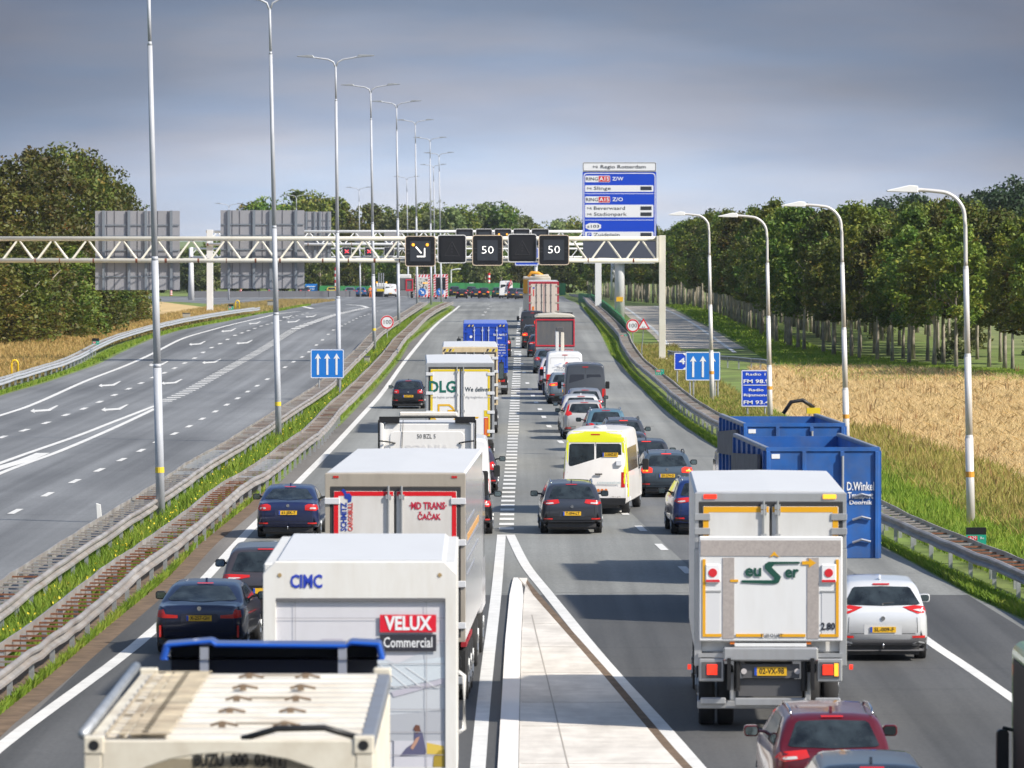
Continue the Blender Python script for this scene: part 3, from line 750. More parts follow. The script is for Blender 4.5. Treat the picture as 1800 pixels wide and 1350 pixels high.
matrix_sign(712, 765.6, 414.6, 468.5, D1 - 1.1, 'arrow', M_TAN, 'matrix sign showing a slanting arrow and two amber lamps, leftmost of five')
matrix_sign(769, 819.7, 412.7, 462.7, D1 - .9, 'dark', M_WB, 'switched-off matrix sign right of the slanting-arrow sign')
matrix_sign(830, 884, 413, 467, D1 - 1.1, '50', M_TAN, 'matrix sign showing 50, middle of the five on the near gantry')
matrix_sign(892.6, 943.6, 411, 461, D1 - .9, 'dark', M_WB, 'switched-off matrix sign between the two signs showing 50')
matrix_sign(946.6, 1000.6, 412.7, 466, D1 - 1.1, '50', M_TAN, 'matrix sign showing 50, rightmost, left of the tall blue board')
# sign boards seen from behind
M_SB = mat('sign_back', (.36, .36, .385), .5, .35, var=.05, vs=.7, dirt=.1)
M_SBF = mat('sign_back_frame', (.24, .27, .31), .5, .4)
def sign_back(x0, x1, y0, y1, d, label, cols, rowsn):
    a, b = at(x0, y1, d), at(x1, y0, d); w, h = b.x - a.x, b.z - a.z
    root = thing('sign_board', label, 'road sign', (a.x, d, a.z), 0, 'large sign boards seen from behind')
    MB().box(0, w, 0, .05, 0, h).obj('panel', M_SB, root)
    mb = MB()
    for f in cols: mb.box(f * w - .015, f * w + .015, -.035, 0, .02, h - .02)
    mb.obj('panel_seams', flat('seam', (.12, .12, .135), .5, metal=.2), root)
    for f in (.10, .40, .60, .90):
        MB().box(f * w - .09, f * w + .09, -.16, -.03, -.02, h + .02).obj('upright', M_SBF, root)
    for f in rowsn: MB().box(.02, w - .02, -.075, -.045, f * h - .035, f * h + .035).obj('cross_rail', M_SBF, root)
    return root
sign_back(167.5, 316, 370.6, 509.7, D1 + .9, 'large grey sign board seen from behind, left of the two equal ones', (.14, .23, .365, .50, .64, .74, .86), (.17, .38, .50, .68, .82))
sign_back(387.8, 535, 369.6, 507, D1 + .9, 'large grey sign board seen from behind, right of the two equal ones', (.14, .23, .365, .50, .64, .74, .86), (.17, .38, .50, .68, .82))
# second gantry
b2 = gp(369, 549); D2 = b2.y
g2 = thing('sign_gantry', 'white lattice gantry just behind the cream one, on thick white posts', 'gantry', (0, D2, 0), 0)
zt2, zb2 = at(900, 407, D2).z, at(900, 429.5, D2).z
xa, xb = at(362, 420, D2).x, at(1046, 420, D2).x
truss(g2, xa, xb, zb2, zt2, .55, .15, 2.3, M_WSTEEL)
for px_ in (369, 1051.5):
    xx = at(px_, 480, D2).x; MB().box(xx - .33, xx + .33, -.3, .3, gz(D2), zt2 + .2).obj('post', M_WSTEEL, g2, bevel=.02)
sign_back(534, 582, 372, 456, D2 + .9, 'smaller grey sign board seen from behind, overlapped by the second large one', (.14, .3, .5, .7, .86), (.17, .38, .50, .68, .82))
for i, (xs, kd, lb) in enumerate([((801, 832), 'x0', 'dark matrix sign of the far row, behind the first switched-off sign'), ((836, 865.5), 'x0', 'dark matrix sign of the far row, above the middle sign showing 50'),
        ((869, 899.5), 'amber2', 'matrix sign of the far row with two amber lamps'), ((902, 931.5), 'x0', 'dark matrix sign of the far row, above the second switched-off sign'), ((934, 965), 'x0', 'dark matrix sign of the far row, above the rightmost sign showing 50')]):
    matrix_sign(xs[0], xs[1], 402, 433, D2 - 1, kd, M_WB, lb)
for xs, lb in (((624, 652), 'plain grey sign box on the white gantry, left one'), ((675, 705), 'plain grey sign box on the white gantry, right one')):
    a, b = at(xs[0], 428, D2 + .8), at(xs[1], 404.5, D2 + .8)
    tag(MB().box(a.x, b.x, D2 + .6, D2 + .9, a.z, b.z).obj('sign_box', M_SB, bevel=.03), lb, 'sign box')
# third gantry
D3 = 855.0
g3 = thing('sign_gantry', 'small far white gantry with red crosses over the left carriageway', 'gantry', (0, D3, 0), 0)
zt3, zb3 = at(900, 437, D3).z, at(900, 452, D3).z
truss(g3, at(333, 440, D3).x, at(1080, 440, D3).x, zb3, zt3, .5, .13, 2.2, M_WSTEEL)
for px_ in (336, 1078):
    xx = at(px_, 480, D3).x; MB().cyl((xx, 0, gz(D3)), (xx, 0, zt3 + .2), .48, .3, 10).obj('post', M_WSTEEL, g3, True)
matrix_sign(601, 618, 434, 450, D3 - 1, 'x', M_WB, 'far matrix sign with a red cross, left one')
matrix_sign(641, 656.5, 434, 450, D3 - 1, 'x', M_WB, 'far matrix sign with a red cross, right one')
matrix_sign(675, 693, 434, 450, D3 - 1, 'x0', M_WB, 'far dark matrix sign right of the two red crosses')

# ------------------------------------------------------------------ signs
M_BLUE = mat('sign_blue', (.004, .055, .52), .4, spec=.5); M_BLUE2 = mat('sign_blue_light', (.01, .17, .58), .4)
M_SW = mat('sign_white', (.76, .77, .79), .45); M_SR = mat('sign_red', (.60, .02, .03), .4); M_SK = flat('sign_black', (.01, .012, .02), .5)
M_SDARK = flat('sign_backing_dark', (.085, .095, .13), .5, metal=.3)
def px_frame(x0, x1, y0, y1, d):
    a, b = at(x0, y1, d), at(x1, y0, d)
    def P(px, py): return ((px - x0) / (x1 - x0) * (b.x - a.x), (y1 - py) / (y1 - y0) * (b.z - a.z))
    return a, b.x - a.x, b.z - a.z, P
def big_board():
    base = gp(1089, 567.5); d = base.y
    x0, x1, y0, y1 = 1023.8, 1153.8, 285, 461
    a, w, h, P = px_frame(x0, x1, y0, y1, d - .6)
    root = thing('information_board', 'tall blue park and ride board on a thick white column, headed Regio Rotterdam', 'road sign', (a.x, d - .6, a.z), 0)
    def bx(nm, px0, px1, py0, py1, m, o0, o1, r=.12):
        p, q = P(px0, py1), P(px1, py0)
        return MB().prism(rrect(p[0], q[0], p[1], q[1], r), -o1, -o0).obj(nm, m, root)
    MB().box(.05, w - .05, 0, .25, 0, h - .02).obj('backing', M_SDARK, root)
    bx('header_panel', 1024, 1153.6, 285, 301.5, M_SW, .002, .05)
    p, q = P(1024.6, 300.8), P(1153, 285.8)
    MB().ring(rrect(p[0], q[0], p[1], q[1], .12), rrect(p[0] + .05, q[0] - .05, p[1] + .05, q[1] - .05, .1), -.06, -.05).obj('header_border', M_SK, root)
    bx('blue_panel', 1024, 1153.6, 302.6, 423, M_BLUE, .002, .05, .05)
    p, q = P(1025.6, 422), P(1152.2, 304)
    MB().ring(rrect(p[0], q[0], p[1], q[1], .3), rrect(p[0] + .07, q[0] - .07, p[1] + .07, q[1] - .07, .26), -.062, -.05).obj('panel_border', M_SW, root)
    def cr(cx, cy): return 980 + cx / 6.923, 270 + cy / 6.923     # enlarged crop -> photo
    def wb(x0_, x1_, y0_, y1_, m, o=.06, r=.08, nm='text_panel'):
        (a0, b0), (a1, b1) = cr(x0_, y0_), cr(x1_, y1_); bx(nm, a0, a1, b0, b1, m, .052, o, r)
    def tx(s, x0_, x1_, y0_, y1_, m, o=.075, bold=0.0, nm='lettering'):
        (a0, b0), (a1, b1) = cr(x0_, y0_), cr(x1_, y1_); p0, q0 = P(a0, b1), P(a1, b0)
        hh = q0[1] - p0[1]
        text(s, hh / .72, m, root, ((p0[0] + q0[0]) / 2, -o, (p0[1] + q0[1]) / 2), width=q0[0] - p0[0], bold=bold, name=nm)
    tx('Regio Rotterdam', 525, 1072, 140, 182, M_SK); tx('P+R', 432, 490, 148, 180, M_SK)
    for yy in (300, 552):
        wb(335, 640, yy - 32, yy + 48, M_SW, r=.1); wb(500, 636, yy - 26, yy + 42, M_SR, .07, .05)
        tx('RING', 346, 492, yy - 12, yy + 30, M_SK); tx('A15', 510, 630, yy - 14, yy + 32, M_SW, .08, .02)
    tx('Z/W', 665, 802, 286, 330, M_SW, .06, .02); tx('Z/O', 668, 798, 536, 582, M_SW, .06, .02)
    wb(335, 1168, 385, 465, M_SW); wb(335, 1168, 622, 776, M_SW); wb(335, 1168, 950, 1030, M_SW)
    for yy, s, x1_ in ((422, 'Slinge', 648), (664, 'Beverwaard', 820), (737, 'Stadionpark', 840)):
        tx(s, 442, x1_, yy - 20, yy + 22, M_SK); tx('P+R', 360, 416, yy - 10, yy + 18, M_SK)
    tx('Zuidplein', 442, 758, 968, 1010, M_SK); wb(362, 414, 962, 1012, M_BLUE, .07, .03); tx('P', 374, 402, 972, 1002, M_SW, .08, .02)
    for yy in (422, 664, 737, 985): wb(1010, 1145, yy - 22, yy + 22, M_MTX2, .075, .02, 'display')
    for yy in (488, 808): wb(335, 1168, yy - 3, yy + 3, M_SW, .056, .01, 'divider')
    (a0, b0), (a1, b1) = cr(342, 845), cr(530, 928); p, q = P(a0, b1), P(a1, b0); m_ = (p[1] + q[1]) / 2; k = .35
    MB().prism([(p[0], m_ - .15), (p[0] + k, p[1]), (q[0] - k, p[1]), (q[0], m_ - .15), (q[0], m_ + .15), (q[0] - k, q[1]), (p[0] + k, q[1]), (p[0], m_ + .15)], -.06, -.052).obj('text_panel', M_SW, root)
    tx('s103', 364, 508, 868, 906, M_SK)
    # column
    cx, _ = P(1089.5, 461)
    MB().cyl((cx, .75, gz(d) - a.z), (cx, .75, h * .6), .45, .43, 24).obj('column', M_WSTEEL, root, True)
    MB().box(cx - .9, cx + .9, .25, .6, -.02, .25).obj('bracket', M_WSTEEL, root)
    MB().box(.1, w - .1, -.1, .3, -.09, 0).obj('walkway_rail', M_WSTEEL, root)
    zz = at(1089, 526, d).z - a.z
    MB().box(cx - .30, cx + .30, .27, .31, zz - .2, zz + .2).obj('label_plate', mat('yellow_plate', (.75, .42, .02), .5), root)
big_board()
def post_sign(name, label, cat, x0, x1, y0, y1, by, m, posts, group=None, border=True, r=.1):
    d = gp((x0 + x1) / 2, by).y; a, w, h, P = px_frame(x0, x1, y0, y1, d)
    root = thing(name, label, cat, (a.x, d, gz(d)), 0, group); z0 = a.z - gz(d)
    MB().prism(rrect(0, w, z0, z0 + h, r), -.03, 0).obj('panel', m, root)
    if border: MB().ring(rrect(0.01, w - .01, z0 + .01, z0 + h - .01, r), rrect(.05, w - .05, z0 + .05, z0 + h - .05, r - .03), -.036, -.028).obj('border', M_SW, root)
    for px in posts:
        xx = P(px, y0)[0]; MB().cyl((xx, .05, -.1), (xx, .05, z0 + h * .8), .045, n=8).obj('post', M_STEEL, root)
    return root, P, z0, w, h
def up_arrow(root, cx, z0, z1, w):
    MB().prism([(cx - w * .16, z0), (cx + w * .16, z0), (cx + w * .16, z1 - w * .75), (cx + w * .5, z1 - w * .9), (cx, z1), (cx - w * .5, z1 - w * .9), (cx - w * .16, z1 - w * .75)], -.045, -.034).obj('arrow', M_SW, root)
for args in (('blue sign with three white arrows in the left median, behind the pale ladder rail', 546, 604.5, 614, 665, 703, (561, 597)),
             ('blue sign with three white arrows on the right verge, behind the farthest curved lamp', 1205, 1266, 618.5, 669, 707, (1213, 1219, 1257, 1262))):
    root, P, z0, w, h = post_sign('arrow_sign', args[0], 'road sign', *args[1:6], M_BLUE2, args[6], 'blue three-arrow lane signs', r=.07)
    for f in (.22, .5, .78): up_arrow(root, w * f, z0 + h * .12, z0 + h * .86, w * .19)
root, P, z0, w, h = post_sign('distance_sign', 'small blue 4.0 height limit sign behind the three-arrow sign', 'road sign', 1185, 1229, 620, 650.5, 682, M_BLUE, (1190.5, 1222), r=.05)
text('4.0', h * .5, M_SW, root, (w * .5, -.045, z0 + h * .5), width=w * .62, bold=.02)
for z, s in ((z0 + h * .97, -1), (z0 + h * .03, 1)):
    MB().prism([(w * .32, z), (w * .68, z), (w * .5, z + s * h * .2)], -.045, -.034).obj('triangle_symbol', M_SW, root)
root, P, z0, w, h = post_sign('radio_sign', 'blue radio frequency sign reading Radio 1 and Radio Rijnmond', 'road sign', 1303, 1355, 650.5, 715, 742, M_BLUE, (1314, 1345), r=.05)
for s, cy, hh, ww, bo in (('Radio 1', 658, .17, .66, .01), ('FM 98.9', 670.5, .24, .86, .02), ('Radio', 685.5, .17, .5, .02), ('Rijnmond', 694.5, .17, .84, .02), ('FM 93.4', 707.5, .24, .86, .02)):
    text(s, hh, M_SW, root, (w * .5, -.045, P(1300, cy)[1] + z0), width=w * ww, bold=bo)
MB().box(w * .07, w * .93, -.045, -.034, P(0, 677.5)[1] + z0, P(0, 676.3)[1] + z0).obj('divider', M_SW, root)
def round_sign(cx, cy, by, r_px, label):
    b = gp(cx, by); d = b.y; c = at(cx, cy, d); r = r_px / scl(d)
    root = thing('speed_sign', label, 'road sign', (c.x, d, b.z), 0, 'round speed limit signs'); z = c.z - b.z
    MB().cyl((0, -.03, z), (0, 0, z), r * 1.04, n=32).obj('panel', M_SW, root)
    C2 = lambda q: [(q * math.cos(2 * math.pi * i / 32), z + q * math.sin(2 * math.pi * i / 32)) for i in range(32)]
    MB().ring(C2(r), C2(r * .8), -.04, -.031).obj('red_ring', M_SR, root)
    text('100', r * .95, M_SK, root, (0, -.045, z), width=r * 1.15, bold=-.01)
    MB().cyl((0, .05, -.1), (0, .05, z + r * .8), .038, n=8).obj('post', M_STEEL, root)
round_sign(680.5, 566.3, 600, 11.6, 'round red-rimmed 100 sign in the left median')
round_sign(1112.3, 572.5, 608, 11.4, 'round red-rimmed 100 sign on the right verge beside the warning triangle')
b = gp(1131, 636); c = at(1133, 573, b.y); s = scl(b.y); z = c.z - b.z; w = 11 / s * 1.05
root = thing('warning_sign', 'red-rimmed triangular uneven road sign on a leaning pole', 'road sign', (b.x, b.y, b.z), 0)
tri = lambda k: [(-w * k, z - .5 * w * k), (w * k, z - .5 * w * k), (0, z + 1.2 * w * k)]
MB().prism(tri(1.0), -.03, 0).obj('panel', M_SR, root)
MB().prism(tri(.68), -.045, -.034).obj('inner_panel', M_SW, root)
MB().prism([(-w * .3, z - .22 * w), (w * .3, z - .22 * w), (w * .2, z - .1 * w), (.05 * w, z - .2 * w), (-.1 * w, z - .08 * w)], -.052, -.046).obj('bump_symbol', M_SK, root)
MB().tube([(-.05, .05, -.1), (-.12, .05, .8), (.05, .05, z + .3)], .035, 6).obj('post', M_STEEL, root)
def km_marker(x0, x1, y0, y1, by, label, cap, txt):
    d = gp((x0 + x1) / 2, by).y; a, w, h, P = px_frame(x0, x1, y0, y1, d)
    root = thing('kilometre_marker', label, 'road sign', (a.x, d, gz(d)), 0, 'green kilometre markers'); z0 = a.z - gz(d)
    hh = h if not cap else h * .62
    MB().prism(rrect(0, w, z0, z0 + hh, .02), -.02, 0).obj('panel', mat('km_green', (.01, .30, .20), .45), root)
    if cap: MB().prism(rrect(0, w, z0 + hh + .002, z0 + h, .02), -.02, .02).obj('black_cap', M_MTX, root)
    MB().box(w * .1, w * .56, -.028, -.021, z0 + hh * .54, z0 + hh * .9).obj('red_panel', M_SR, root)
    text('A29', hh * .36, M_SW, root, (w * .33, -.034, z0 + hh * .72), width=w * .36)
    text('Li' if txt == '15.6' else 'Re', hh * .3, M_SW, root, (w * .8, -.026, z0 + hh * .72), width=w * .18)
    text(txt, hh * .42, M_SW, root, (w * .36, -.026, z0 + hh * .26), width=w * .5)
    MB().box(w * .42, w * .58, .001, .04, -.1, z0 + .05).obj('post', M_STEEL, root)
km_marker(1698, 1733.5, 927, 961, 992, 'green A29 kilometre marker with black cap at the foot of the nearest curved lamp', True, '15.7')
km_marker(1152, 1167.5, 649, 659.5, 680, 'small green kilometre marker on the right rail near the gantry post', False, '15.5')
km_marker(1090, 1102, 588, 596.5, 607, 'small green kilometre marker at the near end of the green screen', False, '15.4')
km_marker(161.5, 174.5, 594.5, 608, 622, 'green kilometre marker with black cap behind the left field rail', True, '15.6')
km_marker(401.5, 410.5, 534.5, 544.5, 551, 'far green kilometre marker beside the farther yellow hoop', True, '15.5')
def hoop(x0, x1, y0, by, label):
    b = gp((x0 + x1) / 2, by); t = at(x1, y0, b.y); w = (x1 - x0) / scl(b.y); h = t.z - b.z; r = w / 2
    pts = [(-r, 0, 0), (-r, 0, h - r)] + [(-r * math.cos(R(a)), 0, h - r + r * math.sin(R(a))) for a in (30, 60, 90, 120, 150)] + [(r, 0, h - r), (r, 0, 0)]
    o = MB().tube(pts, .06, 8).obj('hoop_guard', mat('yellow_paint', (.78, .52, .02), .4), smooth=True, loc=b); tag(o, label, 'hoop guard', 'yellow hoop guards')
hoop(20.5, 31.5, 633, 668, 'yellow hoop guard behind the rail at the left edge of the photo')
hoop(414, 420.5, 528, 547, 'far yellow hoop guard beside the green kilometre markers')
b = gp(176, 932); o = MB().prism([(-.08, 0), (.08, 0), (.02, .75), (-.12, .8)], -.03, .03).obj('delineator_post', mat('post_white', (.72, .72, .70), .5), loc=b, bevel=.01)
tag(o, 'leaning white delineator post beside the left ladder rail', 'delineator')
for (x0, x1, y0, by, lb) in ((640, 650, 626, 644, 'small beige cabinet in the median grass near the 100 sign'), (321, 334, 550, 563, 'pair of small grey cabinets behind the left field rail'), (470, 482, 529, 541, 'small grey cabinet at the far end of the left rail')):
    b = gp((x0 + x1) / 2, by); s = scl(b.y); h = at(x0, y0, b.y).z - b.z; w = (x1 - x0) / s
    root = thing('roadside_cabinet', lb, 'cabinet', b, 0)
    MB().box(-w/2, w/2, -.2, .2, 0, h * .92).obj('body', flat('cabinet_grey', (.33, .32, .28), .6), root, bevel=.02)
    MB().box(-w/2 - .03, w/2 + .03, -.23, .23, h * .922, h).obj('lid', M_GREYP, root)
def striped_pole(px, y0, by, label, d=None):
    b = gx(px, d) if d else gp(px, by); h = at(px, y0, b.y).z - b.z
    root = thing('striped_pole', label, 'pole', b, 0, 'red and white striped poles'); n = 9
    for k in range(n): MB().cyl((0, 0, h * k / n), (0, 0, h * (k + 1) / n), .22, n=10).obj('band', M_SR if k % 2 == 0 else M_SW, root)
striped_pole(590, 470, 0, 'red and white striped pole left of the third tall lamp', 960)
striped_pole(422.5, 508, 0, 'short red and white striped pole below the second sign back', 960)
striped_pole(859.5, 480, 0, 'red and white striped pole above the dark far cars', 1000)
striped_pole(300.5, 507, 0, 'short red and white striped pole near the left end of the dark barrier', 960)
# far distance lamps with short heads
for px, y0, hx, lb in ((793, 475, 810, 'far white lamp with its head to the right, left of the striped pole'), (838, 500, 825, 'low far white lamp, left one of a pair above the queue'), (866, 501, 849, 'low far white lamp, right one of a pair above the queue')):
    b = gx(px, 990); t = at(px, y0, 990); u = at(hx, y0 - 2, 990)
    root = thing('street_lamp', lb, 'street lamp', b, 0, 'far white lamps')
    MB().cyl((0, 0, 0), (0, 0, t.z - b.z), .14, .1, 8).obj('pole', M_WSTEEL, root)
    MB().tube([(0, 0, t.z - b.z), ((u.x - t.x) * .5, 0, t.z - b.z + .2), (u.x - t.x, 0, u.z - b.z)], [.1, .12, .16], 6).obj('lamp_head', M_WSTEEL, root)
b = gx(927, 700); a, w, h, P = px_frame(905, 947, 455, 467, 700)
root = thing('direction_sign', 'blue direction board mostly hidden behind the matrix signs', 'road sign', (a.x, 700, a.z), 0)
MB().prism(rrect(0, w, 0, h + 1.4, .15), -.04, 0).obj('panel', M_BLUE, root); MB().ring(rrect(.03, w - .03, .03, h + 1.37, .14), rrect(.12, w - .12, .12, h + 1.28, .1), -.05, -.041).obj('border', M_SW, root)
MB().cyl((w * .88, .3, gz(700) - a.z), (w * .88, .3, h), .22, n=12).obj('column', M_WSTEEL, root)
b = gx(545, 962); a, w, h, P = px_frame(536.5, 558, 499, 521.5, 962)
root = thing('direction_sign', 'blue direction board standing low beyond the far left bend', 'road sign', (a.x, 962, a.z), 0)
MB().prism(rrect(0, w, 0, h, .1), -.04, 0).obj('panel', M_BLUE2, root)
mb = MB()
for f in (.8, .6, .38, .2): mb.box(w * .12, w * (.6 + .3 * f), -.05, -.041, h * f - .05, h * f + .05)
mb.obj('text_lines', M_SW, root)
for f in (.1, .9): MB().cyl((w * f, .1, gz(962) - a.z), (w * f, .1, h * .5), .08, n=8).obj('post', M_STEEL, root)
# ------------------------------------------------------------------ vegetation
rng = np.random.default_rng(5)
def leaf_mat(name, cols, rnd=1.0):
    m = bpy.data.materials.new(name); m.use_nodes = True
    t = m.node_tree; b = t.nodes['Principled BSDF']; L = t.links.new; Nn = t.nodes.new
    b.inputs['Roughness'].default_value = .55; b.inputs['Specular IOR Level'].default_value = .3
    ge = Nn('ShaderNodeNewGeometry'); co = Nn('ShaderNodeTexCoord')
    n = Nn('ShaderNodeTexNoise'); n.inputs['Scale'].default_value = .7; n.inputs['Detail'].default_value = 3
    L(co.outputs['Object'], n.inputs[0])
    ad = Nn('ShaderNodeMath'); ad.operation = 'MULTIPLY_ADD'; ad.inputs[1].default_value = .45
    L(ge.outputs['Random Per Island'], ad.inputs[0])
    sb = Nn('ShaderNodeMath'); sb.operation = 'MULTIPLY_ADD'; sb.inputs[1].default_value = 1.5; sb.inputs[2].default_value = -.48
    L(n.outputs[0], sb.inputs[0]); L(sb.outputs[0], ad.inputs[2])
    r = Nn('ShaderNodeValToRGB'); L(ad.outputs[0], r.inputs[0]); e = r.color_ramp.elements
    for p in range(len(cols) - 2): e.new(.5)
    for i, c in enumerate(cols): e[i].position = i / (len(cols) - 1); e[i].color = (*c, 1)
    oi = Nn('ShaderNodeObjectInfo'); hs = Nn('ShaderNodeHueSaturation')
    m1 = Nn('ShaderNodeMapRange'); m1.inputs[3].default_value = .5 - .035 * rnd; m1.inputs[4].default_value = .5 + .02 * rnd
    m2 = Nn('ShaderNodeMapRange'); m2.inputs[3].default_value = 1 - .25 * rnd; m2.inputs[4].default_value = 1 + .35 * rnd
    m3 = Nn('ShaderNodeMath'); m3.operation = 'MULTIPLY'; m3.inputs[1].default_value = 7.31
    m4 = Nn('ShaderNodeMath'); m4.operation = 'FRACT'
    L(oi.outputs['Random'], m1.inputs[0]); L(oi.outputs['Random'], m3.inputs[0]); L(m3.outputs[0], m4.inputs[0]); L(m4.outputs[0], m2.inputs[0])
    L(m1.outputs[0], hs.inputs['Hue']); L(m2.outputs[0], hs.inputs['Value']); L(r.outputs[0], hs.inputs['Color'])
    L(hs.outputs[0], b.inputs['Base Color'])
    tr = Nn('ShaderNodeBsdfTranslucent'); L(hs.outputs[0], tr.inputs[0]); mx = Nn('ShaderNodeMixShader'); mx.inputs[0].default_value = .22
    L(b.outputs[0], mx.inputs[1]); L(tr.outputs[0], mx.inputs[2]); L(mx.outputs[0], t.nodes['Material Output'].inputs[0])
    MATS[name] = m; return m
M_LEAF = leaf_mat('leaves_green', [(.035, .075, .010), (.080, .140, .018), (.16, .21, .028), (.30, .27, .05)])
M_LEAFA = leaf_mat('leaves_autumn', [(.045, .060, .012), (.095, .080, .016), (.075, .105, .018), (.14, .135, .025), (.18, .095, .020)])
M_LEAFR = leaf_mat('leaves_red', [(.09, .035, .02), (.14, .05, .025), (.10, .07, .03)], .3)
M_LEAFL = leaf_mat('leaves_light', [(.075, .11, .035), (.12, .155, .05), (.17, .20, .07), (.20, .21, .085)])
M_LEAFD = leaf_mat('leaves_dark', [(.022, .045, .018), (.035, .065, .024), (.055, .085, .03)], .5)
M_BARK = mat('bark', (.30, .265, .21), .9, var=.45, vs=3, stretch=(1, 1, .5), bump=.4)
def quads_mesh(name, C, S, rg, up_bias=.0, aspect=.6, mats=None):
    """leaf-like quads: centres C (n,3), sizes S (n,), random orientation"""
    n = len(C); d = rg.normal(size=(n, 3)); d[:, 2] += up_bias; d /= np.linalg.norm(d, axis=1)[:, None]
    a = np.cross(d, rg.normal(size=(n, 3))); a /= np.linalg.norm(a, axis=1)[:, None]; b = np.cross(d, a)
    a *= S[:, None]; b *= (S * aspect)[:, None]
    V = np.stack([C - a, C - b * .9, C + a, C + b * .9], 1).reshape(-1, 3)
    me = bpy.data.meshes.new(name); me.vertices.add(4 * n); me.vertices.foreach_set('co', V.ravel().astype(np.float32))
    me.loops.add(4 * n); me.loops.foreach_set('vertex_index', np.arange(4 * n, dtype=np.int32))
    me.polygons.add(n); me.polygons.foreach_set('loop_start', np.arange(0, 4 * n, 4, dtype=np.int32))
    me.update(calc_edges=True)
    if mats: me.materials.append(mats)
    return me
def crown_mesh(name, h0, h1, rad, nleaf, leaf, m, seed, shape='tall', nclump=46):
    rg = np.random.default_rng(seed); H_ = h1 - h0; C = []; S = []
    per = nleaf // nclump
    for k in range(nclump):
        t = rg.uniform(0, 1) ** .9; z = h0 + H_ * t
        prof = {'tall': math.sin(math.pi * min(1, .22 + .70 * t)) ** .6 * (1.0 if t < .8 else 1.0 - (t - .8) * 2.2), 'round': math.sqrt(max(.05, 1 - (2 * t - 1) ** 2 * .92)), 'bush': math.sqrt(max(.08, 1 - t ** 2 * .97)) * (.85 + .15 * rg.uniform())}[shape]
        an = rg.uniform(0, 2 * math.pi); rr = rad * prof * math.sqrt(rg.uniform(.10, 1.0))
        cr = rad * rg.uniform(.26, .46) * (.7 + .3 * prof)
        c = np.array([rr * math.cos(an), rr * math.sin(an), z])
        d = rg.normal(size=(per, 3)); d /= np.linalg.norm(d, axis=1)[:, None]
        q = c + d * (cr * rg.uniform(.35, 1.0, size=per) ** .6)[:, None] * np.array([1, 1, .85]) * rg.uniform(.8, 1.25, size=3)
        C.append(q); S.append(rg.uniform(.6, 1.25, size=per) * leaf)
    # loose sprays that break the outline
    k = int(nleaf * .07); t = rg.uniform(.15, 1.08, size=k); an = rg.uniform(0, 2 * math.pi, size=k)
    rr = rad * 1.12 * np.sin(np.pi * np.clip(.2 + .72 * t, 0, 1)) ** .6 * rg.uniform(.7, 1.1, size=k)
    an = np.round(an * 5 + rg.normal(size=k) * .15) / 5
    C.append(np.stack([rr * np.cos(an), rr * np.sin(an), h0 + H_ * t], 1)); S.append(rg.uniform(.5, 1.0, size=k) * leaf)
    return quads_mesh(name, np.concatenate(C), np.concatenate(S), rg, .3, .62, m)
def trunk_mb(h, r, seed, limbs=6, spread=1.6, fork=.45, bend=.1):
    rg = random.Random(seed); mb = MB()
    pts = [(rg.uniform(-bend, bend) * k / 4, rg.uniform(-bend, bend) * k / 4, h * k / 5 - (.2 if k == 0 else 0)) for k in range(6)]
    mb.tube(pts, [r * 1.25] + [r * (1 - .14 * k) for k in range(1, 6)], 8)
    for k in range(limbs):
        z = h * (fork + (1 - fork) * .8 * k / limbs); a = rg.uniform(0, 6.28); s = spread * rg.uniform(.5, 1)
        p = Vector((0, 0, z)); q = Vector((math.cos(a) * s * .5, math.sin(a) * s * .5, z + s * .6)); w = Vector((math.cos(a) * s, math.sin(a) * s, z + s * 1.3))
        mb.tube([p, q, w], [r * .4, r * .25, r * .1], 5)
    return mb
TREE = {}
def tree(kind, spec, seed, p, sc, label, group, cat='tree', rz=None, nm='tree'):
    """spec: (h0, h1, rad, nleaf, leaf, mat, shape, trunk_h, trunk_r, nclump)"""
    key = (kind, seed)
    root = thing(nm, label, cat, p, random.uniform(0, 6.28) if rz is None else rz, group); root.scale = (sc[0], sc[0], sc[1])
    if key not in TREE:
        h0, h1, rad, nl, lf, m, shp, th, tr, nc = spec
        cm = crown_mesh('crown', h0, h1, rad, nl, lf, m, seed * 13 + 1, shp, nc)
        tb = trunk_mb(th, tr, seed, spread=rad * .8); o = tb.obj('trunk', M_BARK, root, True); tm = o.data
        TREE[key] = (cm, tm)
    else:
        o = bpy.data.objects.new('trunk', TREE[key][1]); COL.objects.link(o); o.parent = root
    c = bpy.data.objects.new('crown', TREE[key][0]); COL.objects.link(c); c.parent = root
    return root
# the planted rows on the right: front row follows the trunk feet seen in the photograph
front = [gp(x, y) for x, y in [(1790, 655), (1735, 653), (1679, 651), (1611, 644), (1524, 635), (1456, 625), (1404, 618), (1359, 598), (1294, 567), (1245, 546), (1185, 536)]]
front = sorted(front, key=lambda p: p.y); fy = [p.y for p in front] + [1000]; fxs = [p.x for p in front] + [12.8]
SPEC = {'row': (3.5, 10.6, 1.75, 5200, .17, M_LEAF, 'tall', 7.5, .125, 44), 'rowa': (3.4, 10.4, 1.75, 5200, .17, M_LEAFA, 'tall', 7.5, .125, 44),
        'rowl': (3.1, 9.8, 1.65, 4600, .17, M_LEAFL, 'tall', 7.0, .14, 40), 'rowr': (3.0, 11.4, 1.9, 4600, .17, M_LEAFR, 'tall', 7.0, .14, 40)}
random.seed(11)
rowsn = [(0, 'front row'), (4.2, 'second row'), (8.6, 'third row'), (13.2, 'fourth row')]
y = 346.0; cnt = 0
